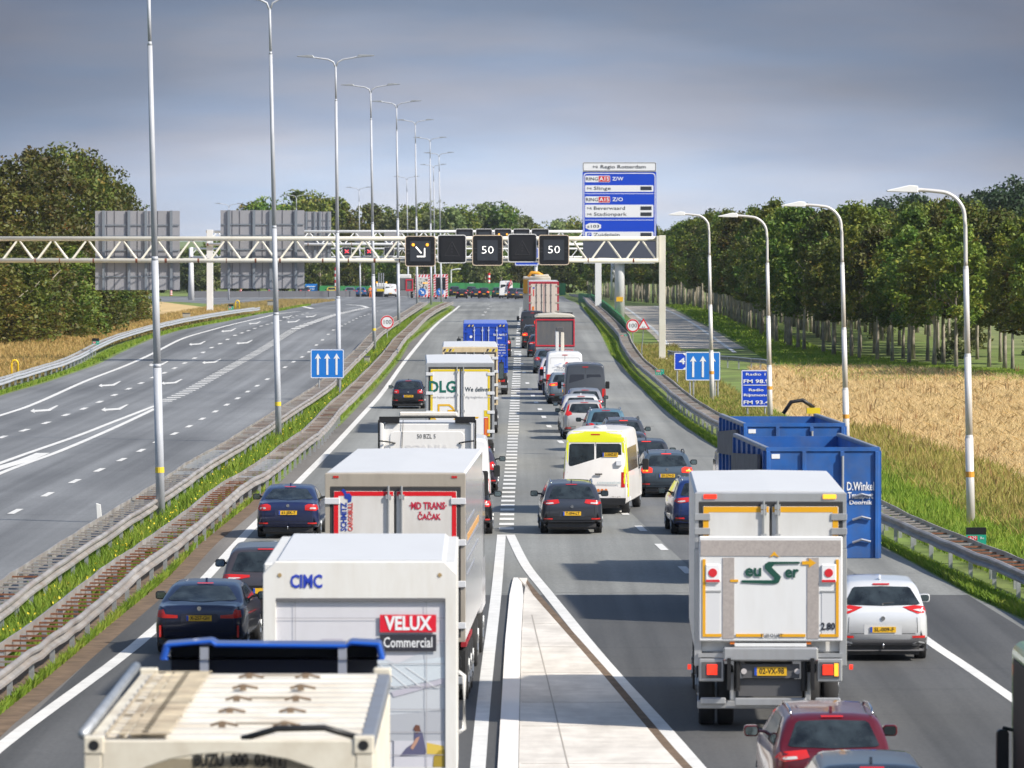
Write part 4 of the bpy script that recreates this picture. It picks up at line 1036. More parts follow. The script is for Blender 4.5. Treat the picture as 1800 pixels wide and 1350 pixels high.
for off, rn in rowsn:
    y = 346.0 + off * .8
    while y < 985:
        x = float(np.interp(y, fy, fxs)) + off + random.uniform(-.25, .25); cnt += 1
        u = random.random(); pxx = 900 + x / y * F
        if pxx < 1840:
            kind = 'row' if u < .58 else ('rowa' if u < .82 else 'rowl')
            if off == 4.2 and abs(pxx - 1305) < 9 and 'red_done' not in TREE: kind = 'rowr'; TREE['red_done'] = 1
            s = random.uniform(.74, .96) * (1.0 if off == 0 else random.uniform(.9, 1.08)); 
            if pxx > 1500: s *= 1.03
            lab = {'row': 'green tree with pale bare trunk in the planted rows by the exit road', 'rowa': 'browning tree in the planted rows by the exit road',
                   'rowl': 'light yellow-green tree in the planted rows by the exit road', 'rowr': 'dark red tree in the planted rows by the exit road'}[kind].replace('the planted rows', 'the ' + rn)
            tree(kind, SPEC[kind], random.randint(1, 5), (x, y, gz(y)), (random.uniform(.9, 1.12), s), lab, {'row': 'green trees in planted rows', 'rowa': 'browning trees in planted rows', 'rowl': 'light trees in planted rows', 'rowr': 'red trees'}[kind] + ', ' + rn, nm='row_tree')
        y += random.uniform(3.9, 6.2) * (1 if off < 5 else 1.35) * (1.0 if y < 600 else 1.5)
random.seed(21)
for k in range(30):
    yy = random.uniform(350, 760); p = Vector((float(np.interp(yy, fy, fxs)) + random.uniform(6, 16), yy, 0)); p.z = gz(yy)
    tree('ug', (0.0, 1.9, 1.2, 1500, .13, M_LEAFL, 'bush', 1.2, .05, 20), k % 2 + 1, p, (random.uniform(.7, 1.6), random.uniform(.6, 1.4)), 'low shrub growing among the trunks of the planted rows', 'shrubs among the planted rows', 'shrub', nm='shrub')
# the big dark woods behind the rows at the right
S2 = {'big': (1.5, 15, 4.6, 5200, .34, M_LEAFD, 'round', 9, .35, 50), 'ctr': (1.0, 14.5, 3.9, 4200, .36, M_LEAF, 'round', 9, .3, 46), 'ctrl': (.5, 13, 3.8, 4200, .36, M_LEAFL, 'round', 8, .3, 46),
      'ctra': (.8, 14, 3.8, 4200, .36, M_LEAFA, 'round', 8, .3, 46)}
for px, d, sc in ((1790, 640, .92), (1745, 660, .87), (1702, 650, .80), (1660, 680, .74), (1612, 690, .86), (1568, 700, .84), (1500, 720, .74), (1425, 760, .76), (1345, 790, .8), (1260, 830, .84), (1830, 650, .93)):
    p = gx(px, d); tree('big', S2['big'], px % 3 + 1, p, (sc, sc), 'large dark tree rising behind the planted rows on the right', 'dark trees behind the planted rows', nm='wood_tree')
# far belt of trees across the bend
random.seed(3)
belt = [(250, 436), (275, 438), (300, 434), (330, 436), (352, 440), (380, 432), (405, 420), (430, 380), (447, 358), (465, 352), (500, 346), (518, 340), (545, 341), (565, 346), (590, 352), (612, 372), (632, 380), (652, 362), (675, 366), (700, 365), (722, 366), (745, 362),
        (768, 358), (790, 368), (812, 365), (835, 364), (858, 360), (880, 360), (900, 368), (920, 382), (940, 396), (962, 392), (985, 388), (1008, 384), (1030, 398)]
lt = ('ctr', 'ctra', 'ctr', 'ctrl')
for i, (px, yt) in enumerate(belt):
    d = random.uniform(1050, 1150); p = gx(px, d); t = at(px, yt + 3, d); base = {'ctr': 14.6, 'ctra': 14.2, 'ctrl': 13.2}
    kind = 'ctra' if 595 < px < 640 or px in (447, 652) else ('ctrl' if (690 < px < 1010 or px < 430) and i % 3 else 'ctr')
    k = (t.z - p.z) / base[kind]
    tree(kind, S2[kind], i % 3 + 1, p, (max(.8, min(1.15, k)), k), {'ctr': 'dark green tree in the far belt across the bend', 'ctra': 'brownish tree in the far belt across the bend', 'ctrl': 'light green tree in the far belt across the bend'}[kind], {'ctr': 'dark green far belt trees', 'ctra': 'brownish far belt trees', 'ctrl': 'light green far belt trees'}[kind], nm='belt_tree')
# lower second line in front of the belt (bushes down to the road)
for i in range(34):
    px = 235 + i * 24 + random.uniform(-8, 8); d = random.uniform(1010, 1040); p = gx(px, d); k = random.uniform(.42, .66)
    kind = 'ctrl' if 700 < px < 900 and i % 2 == 0 or px < 350 else ('ctra' if i % 4 == 0 else 'ctr')
    tree(kind, S2[kind], i % 3 + 1, p, (k * 1.25, k), {'ctr': 'low dark green bushy tree before the far belt', 'ctra': 'low brownish bushy tree before the far belt', 'ctrl': 'low light green bushy tree before the far belt'}[kind], {'ctr': 'low dark belt bushes', 'ctra': 'low brownish belt bushes', 'ctrl': 'low light belt bushes'}[kind], 'bush', nm='belt_bush')
# big bushes at the left
SB = {'lb': (.1, 10, 4.0, 9000, .21, M_LEAFA, 'bush', 6, .3, 70), 'lg': (.1, 10, 4.0, 9000, .21, M_LEAF, 'bush', 6, .3, 70), 'lt': (2.5, 14.3, 3.6, 8000, .20, M_LEAFA, 'round', 9, .3, 60)}
lefts = [('lt', -30, 596, 300, 1.25), ('lt', 25, 594, 282, 1.15), ('lt', 70, 590, 268, 1.1), ('lt', 112, 586, 258, 1.05), ('lt', 152, 580, 271, 1.0), ('lt', 187, 574, 297, .85), ('lt', 212, 571, 330, .6),
         ('lb', -25, 606, 470, 1.0), ('lg', 18, 604, 455, 1.0), ('lb', 60, 600, 430, 1.0), ('lg', 100, 594, 440, 1.0), ('lb', 140, 586, 450, .95), ('lg', 175, 577, 470, .9), ('lb', 205, 570, 460, .8), ('lg', 226, 566, 500, .62), ('lb', -60, 606, 420, 1.1)]
for i, (kd, px, by, yt, w) in enumerate(lefts):
    p = gp(px, by); t = at(px, yt, p.y); k = (t.z - p.z) / (14.8 if kd == 'lt' else 10.3)
    big = kd == 'lt'
    tree(kd, SB[kd], i % 2 + 1, p, (w, k), {'lt': 'tall browning tree in the dense clump at the left edge', 'lb': 'rusty autumn bush at the foot of the clump at the left edge', 'lg': 'green bush at the foot of the clump at the left edge'}[kd],
         {'lt': 'browning trees of the left clump', 'lb': 'rusty bushes of the left clump', 'lg': 'green bushes of the left clump'}[kd], 'tree' if big else 'bush', nm='clump_tree' if big else 'clump_bush')
# single pale willow-like trees seen under the gantry at the left
for px, yt, lb in ((345, 452, 'pale willow-like tree between the far gantry posts, left one'), (405, 448, 'pale willow-like tree between the far gantry posts, right one')):
    p = gx(px, 930); t = at(px, yt, 930); tree('ctrl', S2['ctrl'], 3, p, (.8, (t.z - p.z) / 13.2), lb, None, nm='willow_tree')

# ------------------------------------------------------------------ grass as blades
def blade_mat(name, c0, c1, c2):
    m = bpy.data.materials.new(name); m.use_nodes = True
    t = m.node_tree; b = t.nodes['Principled BSDF']; L = t.links.new; Nn = t.nodes.new; b.inputs['Roughness'].default_value = .7
    ge = Nn('ShaderNodeNewGeometry'); co = Nn('ShaderNodeTexCoord'); n = Nn('ShaderNodeTexNoise'); n.inputs['Scale'].default_value = .32; n.inputs['Detail'].default_value = 4
    L(co.outputs['Object'], n.inputs[0]); a = Nn('ShaderNodeMath'); a.operation = 'MULTIPLY_ADD'; a.inputs[1].default_value = .5; L(ge.outputs['Random Per Island'], a.inputs[0])
    s = Nn('ShaderNodeMath'); s.operation = 'MULTIPLY_ADD'; s.inputs[1].default_value = 1.6; s.inputs[2].default_value = -.55; L(n.outputs[0], s.inputs[0]); L(s.outputs[0], a.inputs[2])
    r = Nn('ShaderNodeValToRGB'); L(a.outputs[0], r.inputs[0]); e = r.color_ramp.elements; e.new(.5)
    for i, c in enumerate((c0, c1, c2)): e[i].position = i / 2; e[i].color = (*c, 1)
    L(r.outputs[0], b.inputs['Base Color'])
    tr = Nn('ShaderNodeBsdfTranslucent'); L(r.outputs[0], tr.inputs[0]); mx = Nn('ShaderNodeMixShader'); mx.inputs[0].default_value = .4
    L(b.outputs[0], mx.inputs[1]); L(tr.outputs[0], mx.inputs[2]); L(mx.outputs[0], t.nodes['Material Output'].inputs[0]); MATS[name] = m; return m
M_BG = blade_mat('blades_green', (.12, .22, .015), (.23, .36, .03), (.40, .42, .07))
M_BD = blade_mat('blades_dry', (.62, .45, .21), (.78, .60, .32), (.46, .37, .15))
M_BW = blade_mat('blades_weeds', (.20, .24, .03), (.36, .33, .08), (.46, .30, .13))
M_BDL = blade_mat('blades_dry_left', (.30, .24, .07), (.52, .36, .14), (.24, .24, .05))
def blades(name, X, Y, hgt, wid, m, label, seed=1, lean=.35):
    rg = np.random.default_rng(seed); n = len(X); Z = np.interp(Y, _ty, _tz)
    h = hgt * rg.uniform(.55, 1.25, n); w = wid * rg.uniform(.6, 1.3, n); a = rg.uniform(-.9, .9, n)
    dx, dy = np.cos(a) * w, np.sin(a) * w; lx, ly = rg.normal(size=n) * lean * h, rg.normal(size=n) * lean * h
    V = np.zeros((n, 5, 3))
    V[:, 0] = np.stack([X - dx, Y - dy, Z - .02], 1); V[:, 1] = np.stack([X + dx, Y + dy, Z - .02], 1)
    V[:, 2] = np.stack([X + dx * .7 + lx * .35, Y + dy * .7 + ly * .35, Z + h * .6], 1); V[:, 4] = np.stack([X - dx * .7 + lx * .35, Y - dy * .7 + ly * .35, Z + h * .6], 1)
    V[:, 3] = np.stack([X + lx, Y + ly, Z + h], 1)
    me = bpy.data.meshes.new(name); me.vertices.add(5 * n); me.vertices.foreach_set('co', V.reshape(-1).astype(np.float32))
    me.loops.add(5 * n); me.loops.foreach_set('vertex_index', np.arange(5 * n, dtype=np.int32)); me.polygons.add(n); me.polygons.foreach_set('loop_start', np.arange(0, 5 * n, 5, dtype=np.int32))
    me.update(calc_edges=True); me.materials.append(m); o = bpy.data.objects.new(name, me); COL.objects.link(o); o['kind'] = 'stuff'; o['label'] = label; return o
def scatter(n, y0, y1, fl, fr, rg, near=1.6):
    """points between two x(y) edges, denser near the camera"""
    u = rg.uniform(0, 1, n); p = 1 - near if abs(near - 1) > .02 else -.03
    Y = (y0 ** p + u * (y1 ** p - y0 ** p)) ** (1 / p); a, b = fl(Y), fr(Y); X = a + rg.uniform(0, 1, n) * (b - a); return X, Y
def xf(pts, off=0.0):
    q = sorted((p.y, p.x + off) for p in pts); return lambda Y: np.interp(Y, [a for a, b in q], [b for a, b in q])
rg = np.random.default_rng(9)
X, Y = scatter(90000, 82, 620, xf(med_l, .05), xf(med_r, -.9), rg)
ok = (X - xf(med_l, .05)(Y) > 0) & (xf(med_r, -.95)(Y) - X > 0)
blades('grass', X[ok], Y[ok], .30, .020, M_BG, 'green grass and weeds between the two median guard rails', 1)
X, Y = scatter(16000, 82, 560, xf(med_l, -.7), xf(med_l, 0), rg); blades('grass', X, Y, .28, .018, M_BG, 'weeds growing up through the pale ladder guard rail', 12)
X, Y = scatter(60000, 82, 620, xf(med_r, .15), lambda q: xf(rw_left, -.25)(q), rg)
ok = xf(rw_left, -.2)(Y) - X > 0
blades('grass', X[ok], Y[ok], .20, .018, M_BG, 'short grass between the rusty guard rail and the asphalt', 2)
X, Y = scatter(50000, 105, 640, xf(rw_right, .1), xf(rgt_a, -.15), rg); ok = xf(rgt_a, -.1)(Y) - X > 0
blades('grass', X[ok], Y[ok], .20, .018, M_BG, 'green grass between the asphalt and the right guard rail', 3)
X, Y = scatter(36000, 108, 300, xf(rgt_a, .95), xf(rgt_a, 4.6), rg, 2.4)
blades('grass', X, Y, .42, .022, M_BG, 'tall green grass just behind the right guard rail', 4, .3)
X, Y = scatter(30000, 108, 255, xf(rgt_a, 3.6), xf(rgt_a, 8.0), rg, 2.4)
blades('weeds', X, Y, .50, .024, M_BW, 'tall brownish weeds between the green grass and the dry field', 5, .3)
X, Y = scatter(190000, 150, 372, lambda q: np.interp(q, [150, 200, 226, 245, 290, 372], [22, 19.5, 16.5, 14.2, 13.4, 15.4]), lambda q: np.interp(q, [150, 250, 372], [42, 40, 33]), rg, 2.2)
lim = np.interp(Y, *zip(*sorted((p.y, p.x) for p in G((1800, 664), (1650, 652), (1500, 642), (1345, 632)))))
ok = (X < lim) | (Y < 330)
blades('dry_grass', X[ok], Y[ok], .30, .013, M_BD, 'tall golden dry grass covering the right-hand field', 6, .9)
X, Y = scatter(26000, 215, 420, xf(rgt_a, .9), xf(rgt_a, 4.2), rg, 1.2); ok = (X < np.interp(Y, [215, 300, 372, 420], [14, 14.4, 14.6, 12.5]))
blades('weeds', X[ok], Y[ok], .42, .026, M_BW, 'mixed green weeds around the road signs and gantry foot', 7)
X, Y = scatter(40000, 300, 840, xf(fld_l, -9), xf(fld_l, -.7), rg, 1.3)
blades('dry_grass', X, Y, .35, .035, M_BDL, 'dry straw-coloured grass behind the left field rail', 8)
X, Y = scatter(22000, 245, 700, xf(fld_l, .1), lambda q: xf(lw_left, -.3)(q), rg, 1.2); ok = xf(lw_left, -.2)(Y) - X > 0
blades('grass', X[ok], Y[ok], .22, .03, M_BG, 'green verge between the left field rail and the carriageway', 10)
X, Y = scatter(20000, 340, 700, lambda q: np.interp(q, *zip(*sorted((p.y, p.x + .3) for p in exit_r))), lambda q: np.interp(q, fy, fxs) + 2, rg, 1.0)
blades('grass', X, Y, .22, .04, M_BG, 'bright green verge between the exit road and the planted trees', 11)

# green strip along the foot of the planted row, and scattered brown dock stems in the dry field
lim2 = lambda q: np.interp(q, *zip(*sorted((p.y, p.x) for p in G((1800, 664), (1650, 652), (1500, 642), (1345, 632)))))
X, Y = scatter(26000, 331, 420, lim2, lambda q: np.interp(q, fy, fxs) + 1.0, rg, 1.0)
blades('grass', X, Y, .25, .035, M_BG, 'green grass strip along the feet of the planted trees', 13)
X, Y = scatter(260, 165, 360, lambda q: q * 0 + 15.0, lambda q: q * 0 + 40, rg, 1.6)
X = np.repeat(X, 7) + rg.normal(size=1820) * .14; Y = np.repeat(Y, 7) + rg.normal(size=1820) * .2
blades('dock_stems', X, Y, .62, .018, mat('dock_brown', (.26, .15, .06), .9, var=.4, vs=3), 'dark brown dock stems scattered through the golden field', 14, .15)

X, Y = scatter(1500, 95, 520, xf(med_l, .2), xf(med_r, -1.1), rg, 1.8); ok = (X - xf(med_l, .2)(Y) > 0) & (xf(med_r, -1.1)(Y) - X > 0); X, Y = X[ok], Y[ok]; k = len(X)
X = np.repeat(X, 9) + rg.normal(size=9 * k) * .10; Y = np.repeat(Y, 9) + rg.normal(size=9 * k) * .25
blades('weeds', X, Y, .50, .018, M_BG, 'taller weeds and reeds standing out of the median grass', 15, .25)
X, Y = scatter(900, 95, 420, xf(med_l, .2), xf(med_r, -1.0), rg, 1.8); ok = (X - xf(med_l, .2)(Y) > 0) & (xf(med_r, -1.0)(Y) - X > 0)
me = quads_mesh('flowers', np.stack([X[ok], Y[ok], np.interp(Y[ok], _ty, _tz) + rg.uniform(.25, .5, ok.sum())], 1), np.full(ok.sum(), .035), rg, 0, .9, mat('flower_yellow', (.8, .62, .03), .6))
fo = bpy.data.objects.new('wild_flowers', me); COL.objects.link(fo); fo['kind'] = 'stuff'; fo['label'] = 'small yellow flowers dotted through the median grass'
# ------------------------------------------------------------------ vehicles: wheels, plates
WH = {}
def wheel(root, x, y, r=.33, w=.22, rim=M_RIM, name='wheel', dual=False):
    key = (round(r, 3), round(w, 3), dual, x > 0)
    o = None
    if key not in WH:
        s = 1 if x > 0 else -1; mb = MB(); n = 20; hw = w / 2
        prof = [(-hw, r * .62), (-hw, r * .93), (-hw * .7, r), (hw * .7, r), (hw, r * .93), (hw, r * .62)]
        vs = [(px, pr * math.cos(2 * math.pi * k / n), pr * math.sin(2 * math.pi * k / n)) for px, pr in prof for k in range(n)]
        m = len(prof); fs = [(a * n + k, a * n + (k + 1) % n, (a + 1) * n + (k + 1) % n, (a + 1) * n + k) for a in range(m - 1) for k in range(n)]
        fs += [tuple(range(n)), tuple(range((m - 1) * n, m * n))]
        mb.add(vs, fs); 
        if dual:
            mb.add([(v[0] - s * (w + .05), v[1], v[2]) for v in vs], fs)
        a = mb.obj('tyre', M_RUB, None, True); tm = a.data; bpy.data.objects.remove(a)
        mb = MB(); mb.cyl((s * hw * .7, 0, 0), (s * hw * 1.03, 0, 0), r * .60, r * .60, 18); mb.cyl((s * hw, 0, 0), (s * (hw + .02), 0, 0), r * .16, r * .14, 10)
        for k in range(5):
            t = 2 * math.pi * k / 5; mb.cyl((s * (hw + .006), math.cos(t) * r * .1, math.sin(t) * r * .1), (s * (hw + .006), math.cos(t) * r * .55, math.sin(t) * r * .55), .022, n=5)
        b = mb.obj('rim', rim); rm = b.data; bpy.data.objects.remove(b); WH[key] = (tm, rm)
    tm, rm = WH[key]
    t = bpy.data.objects.new(name, tm); COL.objects.link(t); t.parent = root; t.location = (x, y, r)
    q = bpy.data.objects.new('rim', rm); COL.objects.link(q); q.parent = t
    return t
def plate(root, y, z, txt, x=0, w=.52, h=.115, rx=0):
    p = MB().box(-w/2, w/2, -.012, 0, -h/2, h/2).obj('number_plate', M_PLATE, root, loc=(x, y, z)); p.rotation_euler = (rx, 0, 0)
    MB().box(-w/2 + .002, -w/2 + .045, -.0145, -.0125, -h/2 + .002, h/2 - .002).obj('blue_band', M_PBLUE, p)
    if txt: text(txt, h * .95, M_TEXT, p, (.02, -.0145, 0), width=w * .76, bold=.015, depth=.002)
    return p
def project_patch(bvh, poly, m, name, parent, axis='y', off=.008, step=.06, side=-1, holes=None):
    """cut a 2-D outline into small cells and lay it on the body surface, a few mm proud"""
    bm = bmesh.new(); vs = [bm.verts.new((p[0], p[1], 0)) for p in poly]; bm.faces.new(vs)
    xs = [p[0] for p in poly]; zs = [p[1] for p in poly]
    for (a, b, ax) in ((min(xs), max(xs), 0), (min(zs), max(zs), 1)):
        k = a + step
        while k < b - .005:
            nrm = (1, 0, 0) if ax == 0 else (0, 1, 0); co = (k, 0, 0) if ax == 0 else (0, k, 0)
            bmesh.ops.bisect_plane(bm, geom=bm.verts[:] + bm.edges[:] + bm.faces[:], plane_co=co, plane_no=nrm); k += step
    last = None
    for v in bm.verts:
        a, b = v.co.x, v.co.y
        if axis == 'y': o, d = Vector((a, -3, b)), Vector((0, 1, 0))
        elif axis == 'x': o, d = Vector((side * 3, a, b)), Vector((-side, 0, 0))
        else: o, d = Vector((a, b, 6)), Vector((0, 0, -1))
        hit = bvh.ray_cast(o, d)
        if hit[0] is None:
            q = last if last is not None else o + d * 3
            v.co = Vector((a, q.y, b)) if axis == 'y' else (Vector((q.x, a, b)) if axis == 'x' else Vector((a, b, q.z)))
        else:
            n = hit[1]; 
            if n.dot(d) > 0: n = -n
            v.co = hit[0] + n * off; last = v.co.copy()
    bmesh.ops.recalc_face_normals(bm, faces=bm.faces)
    me = bpy.data.meshes.new(name); bm.to_mesh(me); bm.free(); me.materials.append(m)
    me.polygons.foreach_set('use_smooth', [True] * len(me.polygons))
    o = bpy.data.objects.new(name, me); COL.objects.link(o); o.parent = parent; return o
def mirror(poly): return [(-x, z) for x, z in reversed(poly)]

# silhouettes (y from the rear bumper, roof height) for a 1.45 m tall, 4.4 m long car; belt height
SHAPES = {
 'hatch': dict(L=4.0, H=1.46, belt=.94, prof=[(0, .93), (.04, .98), (.12, 1.02), (.42, 1.37), (.60, 1.43), (1.4, 1.46), (2.0, 1.44), (2.5, 1.30), (3.0, 1.02), (3.3, .96), (3.9, .78), (4.0, .62)], win=(1.03, 1.36), wx=(.62, .50)),
 'estate': dict(L=4.65, H=1.47, belt=.94, prof=[(0, .90), (.04, .97), (.12, 1.01), (.50, 1.36), (.66, 1.425), (1.6, 1.46), (2.4, 1.47), (2.9, 1.36), (3.45, 1.02), (3.8, .96), (4.5, .78), (4.65, .60)], win=(1.03, 1.35), wx=(.66, .53)),
 'suv': dict(L=4.45, H=1.66, belt=1.08, prof=[(0, 1.03), (.04, 1.10), (.10, 1.14), (.38, 1.54), (.55, 1.61), (1.5, 1.66), (2.3, 1.64), (2.75, 1.50), (3.3, 1.15), (3.7, 1.08), (4.3, .92), (4.45, .72)], win=(1.17, 1.53), wx=(.66, .54)),
 'sedan': dict(L=4.7, H=1.44, belt=.95, prof=[(0, .90), (.03, .985), (.10, 1.02), (.42, 1.05), (.62, 1.07), (1.30, 1.36), (1.55, 1.42), (2.2, 1.44), (2.75, 1.38), (3.45, 1.03), (3.8, .98), (4.55, .78), (4.7, .60)], win=(1.09, 1.345), wx=(.68, .50)),
 'mpv': dict(L=4.4, H=1.65, belt=1.0, prof=[(0, .98), (.05, 1.06), (.16, 1.13), (.50, 1.50), (.70, 1.58), (1.5, 1.65), (2.1, 1.63), (2.7, 1.46), (3.5, 1.05), (3.8, .98), (4.3, .80), (4.4, .66)], win=(1.14, 1.48), wx=(.72, .56)),
}
def car_body_mb(sh, W, hs, ls, z0=.27):
    prof = [(y * ls, z * hs) for y, z in sh['prof']]; zb = sh['belt'] * hs; Ht = sh['H'] * hs; L = sh['L'] * ls
    py = [p[0] for p in prof]; pz = [p[1] for p in prof]
    ys = sorted(set([0, .02, .06, .14, .24, .36, .5, .66, .85] + list(np.arange(1.05, L - .7, .28)) + [L - .6, L - .4, L - .25, L - .12, L - .04, L] + py))
    ys = [y for i, y in enumerate(ys) if i == 0 or y - ys[i - 1] > .015]
    rings = []
    for y in ys:
        zt = float(np.interp(y, py, pz))
        e = min(y, .9); wb = W / 2 * (1 - .17 * math.exp(-e / .09) - .035 * math.exp(-e / .5))
        f = L - y; wb *= (1 - .20 * math.exp(-f / .14) - .05 * math.exp(-f / .6))
        zlow = z0 + .10 * math.exp(-e / .2) + .06 * math.exp(-f / .2)
        gh = lambda z: wb * (.955 - .235 * max(0, (z - zb)) / (Ht - zb))
        half = [(wb * .82, zlow), (wb * .955, zlow + .05), (wb * .995, zlow + .16), (wb, .50 * hs), (wb * .995, .68 * hs), (wb * .985, min(zb - .10, zt - .05))]
        if zt > zb + .02:
            t = zt - zb; half += [(gh(zb) * 1.005, zb - .02), (gh(zb), zb + .01)]
            half += [(gh(zb + t * q), zb + t * q) for q in (.3, .6, .84)]
            half += [(gh(zt) * .955, zt - .028), (gh(zt) * .86, zt - .006), (gh(zt) * .5, zt + .012), (0, zt + .018)]
        else:
            half += [(wb * .97, zt - .035), (wb * .955, zt - .022), (wb * .93, zt - .012), (wb * .9, zt - .006), (wb * .85, zt - .002), (wb * .75, zt + .002), (wb * .6, zt + .006), (wb * .3, zt + .010), (0, zt + .012)]
        full = [(-x, z) for x, z in half] + [(x, z) for x, z in reversed(half[:-1])]
        rings.append([(x, y, z) for x, z in full])
    mb = MB(); n = len(rings[0]); mb.v = [p for r in rings for p in r]
    fs = [(i * n + k, i * n + k + 1, (i + 1) * n + k + 1, (i + 1) * n + k) for i in range(len(rings) - 1) for k in range(n - 1)]
    fs += [(i * n + n - 1, i * n, (i + 1) * n, (i + 1) * n + n - 1) for i in range(len(rings) - 1)]
    fs += [tuple(range(n)), tuple(range((len(rings) - 1) * n, len(rings) * n))]
    mb.f = fs; mb.m = [0] * len(fs); return mb, L, zb, Ht
LIGHTS = {   # right-hand lamp outlines in rear view, in metres for a 1.80 m wide, 1.46 m tall car
 'polo': [(.50, .80), (.50, .95), (.60, .98), (.74, .97), (.78, .80)],
 'wide': [(.36, .90), (.40, .99), (.78, .96), (.84, .88), (.72, .84), (.48, .87)],
 'ell': [(.42, .78), (.42, .84), (.66, .86), (.70, .96), (.80, .93), (.82, .80), (.70, .78)],
 'slab': [(.48, .82), (.48, .95), (.58, .99), (.80, .97), (.84, .85), (.78, .80)],
 'vol': [(.52, .96), (.56, 1.05), (.66, 1.08), (.60, 1.34), (.66, 1.34), (.76, 1.06), (.80, .95), (.70, .90)],
 'tri': [(.38, .97), (.62, 1.00), (.80, .98), (.84, .88), (.66, .86)],
 'upr': [(.62, .80), (.60, 1.02), (.72, 1.06), (.78, .98), (.80, .80)],
 'bar': [(.30, .93), (.30, .97), (.80, .98), (.83, .90), (.60, .89)],
}
def car(label, shape, px, d, W, col, lights='slab', plate_txt='', yaw=0.0, Hh=None, Lh=None, cat='car', group='passenger cars in the queue', lit=False, brake=False, rails=False, plate_z=.62, trim=None,
        antenna=True, clip_low=True, z0=.27, name='car', refl=True, badge=True, lens=True, chrome=False, detail=True, tow=False, spoiler=False, roofcol=None, plate_blank=False, X=None):
    sh = SHAPES[shape]; hs = (Hh / sh['H']) if Hh else 1.0; ls = (Lh / sh['L']) if Lh else 1.0; kx, kz = W / 1.80, hs * sh['H'] / 1.46
    loc = gx(px, d) if X is None else Vector((X, d, gz(d)))
    root = thing(name, label, cat, loc, R(yaw), group)
    pm = paint('paint_%d_%d_%d' % tuple(int(c * 1000) for c in col), col)
    mb, L, zb, Ht = car_body_mb(sh, W, hs, ls, z0)
    body = mb.obj('body', pm, root, True)
    bvh = BVHTree.FromPolygons([Vector(v) for v in mb.v], mb.f)
    def P(poly, m, nm, off=.008, k=True, step=.07): return project_patch(bvh, [(x * kx, z * (kz if k else 1)) for x, z in poly], m, nm, root, off=off, step=step)
    w0, w1 = sh['win'][0] * hs, sh['win'][1] * hs; a0, a1 = sh['wx'][0] * kx, sh['wx'][1] * kx
    win = [(-a0, w0 + .02), (-a0 + .05, w0), (0, w0 - .02), (a0 - .05, w0), (a0, w0 + .02), (a1, w1 - .03), (a1 - .05, w1), (0, w1 + .015), (-a1 + .05, w1), (-a1, w1 - .03)]
    project_patch(bvh, win, M_GLASS, 'rear_window', root, step=.09)
    # side windows
    y_a = .62 * ls if shape != 'sedan' else 1.15 * ls
    for s in (-1, 1):
        sw = [(y_a + (.12 if shape != 'sedan' else 0.1), zb + .07), (3.0 * ls, zb + .04), (2.35 * ls, Ht - .13), (y_a + .45, Ht - .12)]
        project_patch(bvh, sw, M_GLASS, 'side_window', root, axis='x', side=s, step=.3)
    lp = LIGHTS[lights]
    for s in (1, -1):
        pl = lp if s == 1 else mirror(lp)
        tl = P(pl, M_REDL if lit else M_RED, 'tail_light', .012)
        if lens:
            xs = [p[0] for p in lp]; zs = [p[1] for p in lp]; cx, cz = sum(xs) / len(xs), sum(zs) / len(zs)
            il = [(cx + (x - cx) * .45 + .04, cz + (z - cz) * .28 - .02) for x, z in lp]
            q = project_patch(bvh, [(x * kx, z * kz) for x, z in (il if s == 1 else mirror(il))], M_LENS if not lit else M_AMBL, 'lens', root, off=.018, step=.1); q.parent = tl
    low = trim or M_BLACK
    P([(-.80, .20), (-.84, .44), (-.5, .40), (.5, .40), (.84, .44), (.80, .20)], low, 'bumper_trim', .010)
    MB().box(-.70 * kx, .70 * kx, .10, L - .4, z0 - .12, z0 + .06).obj('underbody', M_CHASSIS, root)
    if refl:
        for s in (1, -1):
            p = [(.56, .43), (.56, .47), (.80, .475), (.80, .435)]; P(p if s == 1 else mirror(p), M_RED, 'reflector', .016)
    if plate_z is not None:
        hit = bvh.ray_cast(Vector((0, -3, plate_z * kz)), Vector((0, 1, 0))); yy = hit[0].y if hit[0] else 0
        P([(-.36, plate_z - .09), (-.36, plate_z + .09), (.36, plate_z + .09), (.36, plate_z - .09)], pm if not plate_blank else M_BLACK, 'plate_recess', .006)
        plate(root, yy - .016, plate_z * kz, plate_txt)
    if badge:
        zz = (plate_z or .62) + .20; hit = bvh.ray_cast(Vector((0, -3, zz * kz)), Vector((0, 1, 0)))
        if hit[0]: MB().cyl((0, hit[0].y - .02, zz * kz), (0, hit[0].y + .01, zz * kz), .045, n=14).obj('badge', M_CHROME, root)
    if chrome: P([(-.5, .285), (-.5, .31), (.5, .31), (.5, .285)], M_CHROME, 'chrome_strip', .02)
    # seams
    if detail:
        sm = flat('seam_black', (.008, .008, .008), .8)
        P([(-.62, .505), (-.62, .513), (.62, .513), (.62, .505)], sm, 'tailgate_seam', .004)
        for s in (-1, 1):
            p = [(.66, .52), (.668, .52), (.655, .80), (.647, .80)]; P(p if s > 0 else mirror(p), sm, 'tailgate_seam', .005)
            project_patch(bvh, [(1.55 * ls, .40), (1.56 * ls, .40), (1.60 * ls, zb), (1.59 * ls, zb)], sm, 'door_seam', root, axis='x', side=s, step=.3)
        MB().tube([(0, (.13 if shape != 'sedan' else .7), w0 + .0), (.02, .15 * ls + (.5 if shape == 'sedan' else 0), w0 + .03), (.36, .22 * ls + (.5 if shape == 'sedan' else 0), w0 + .05)], .012, 5).obj('wiper', M_BLACK, root) if shape not in ('sedan',) else None
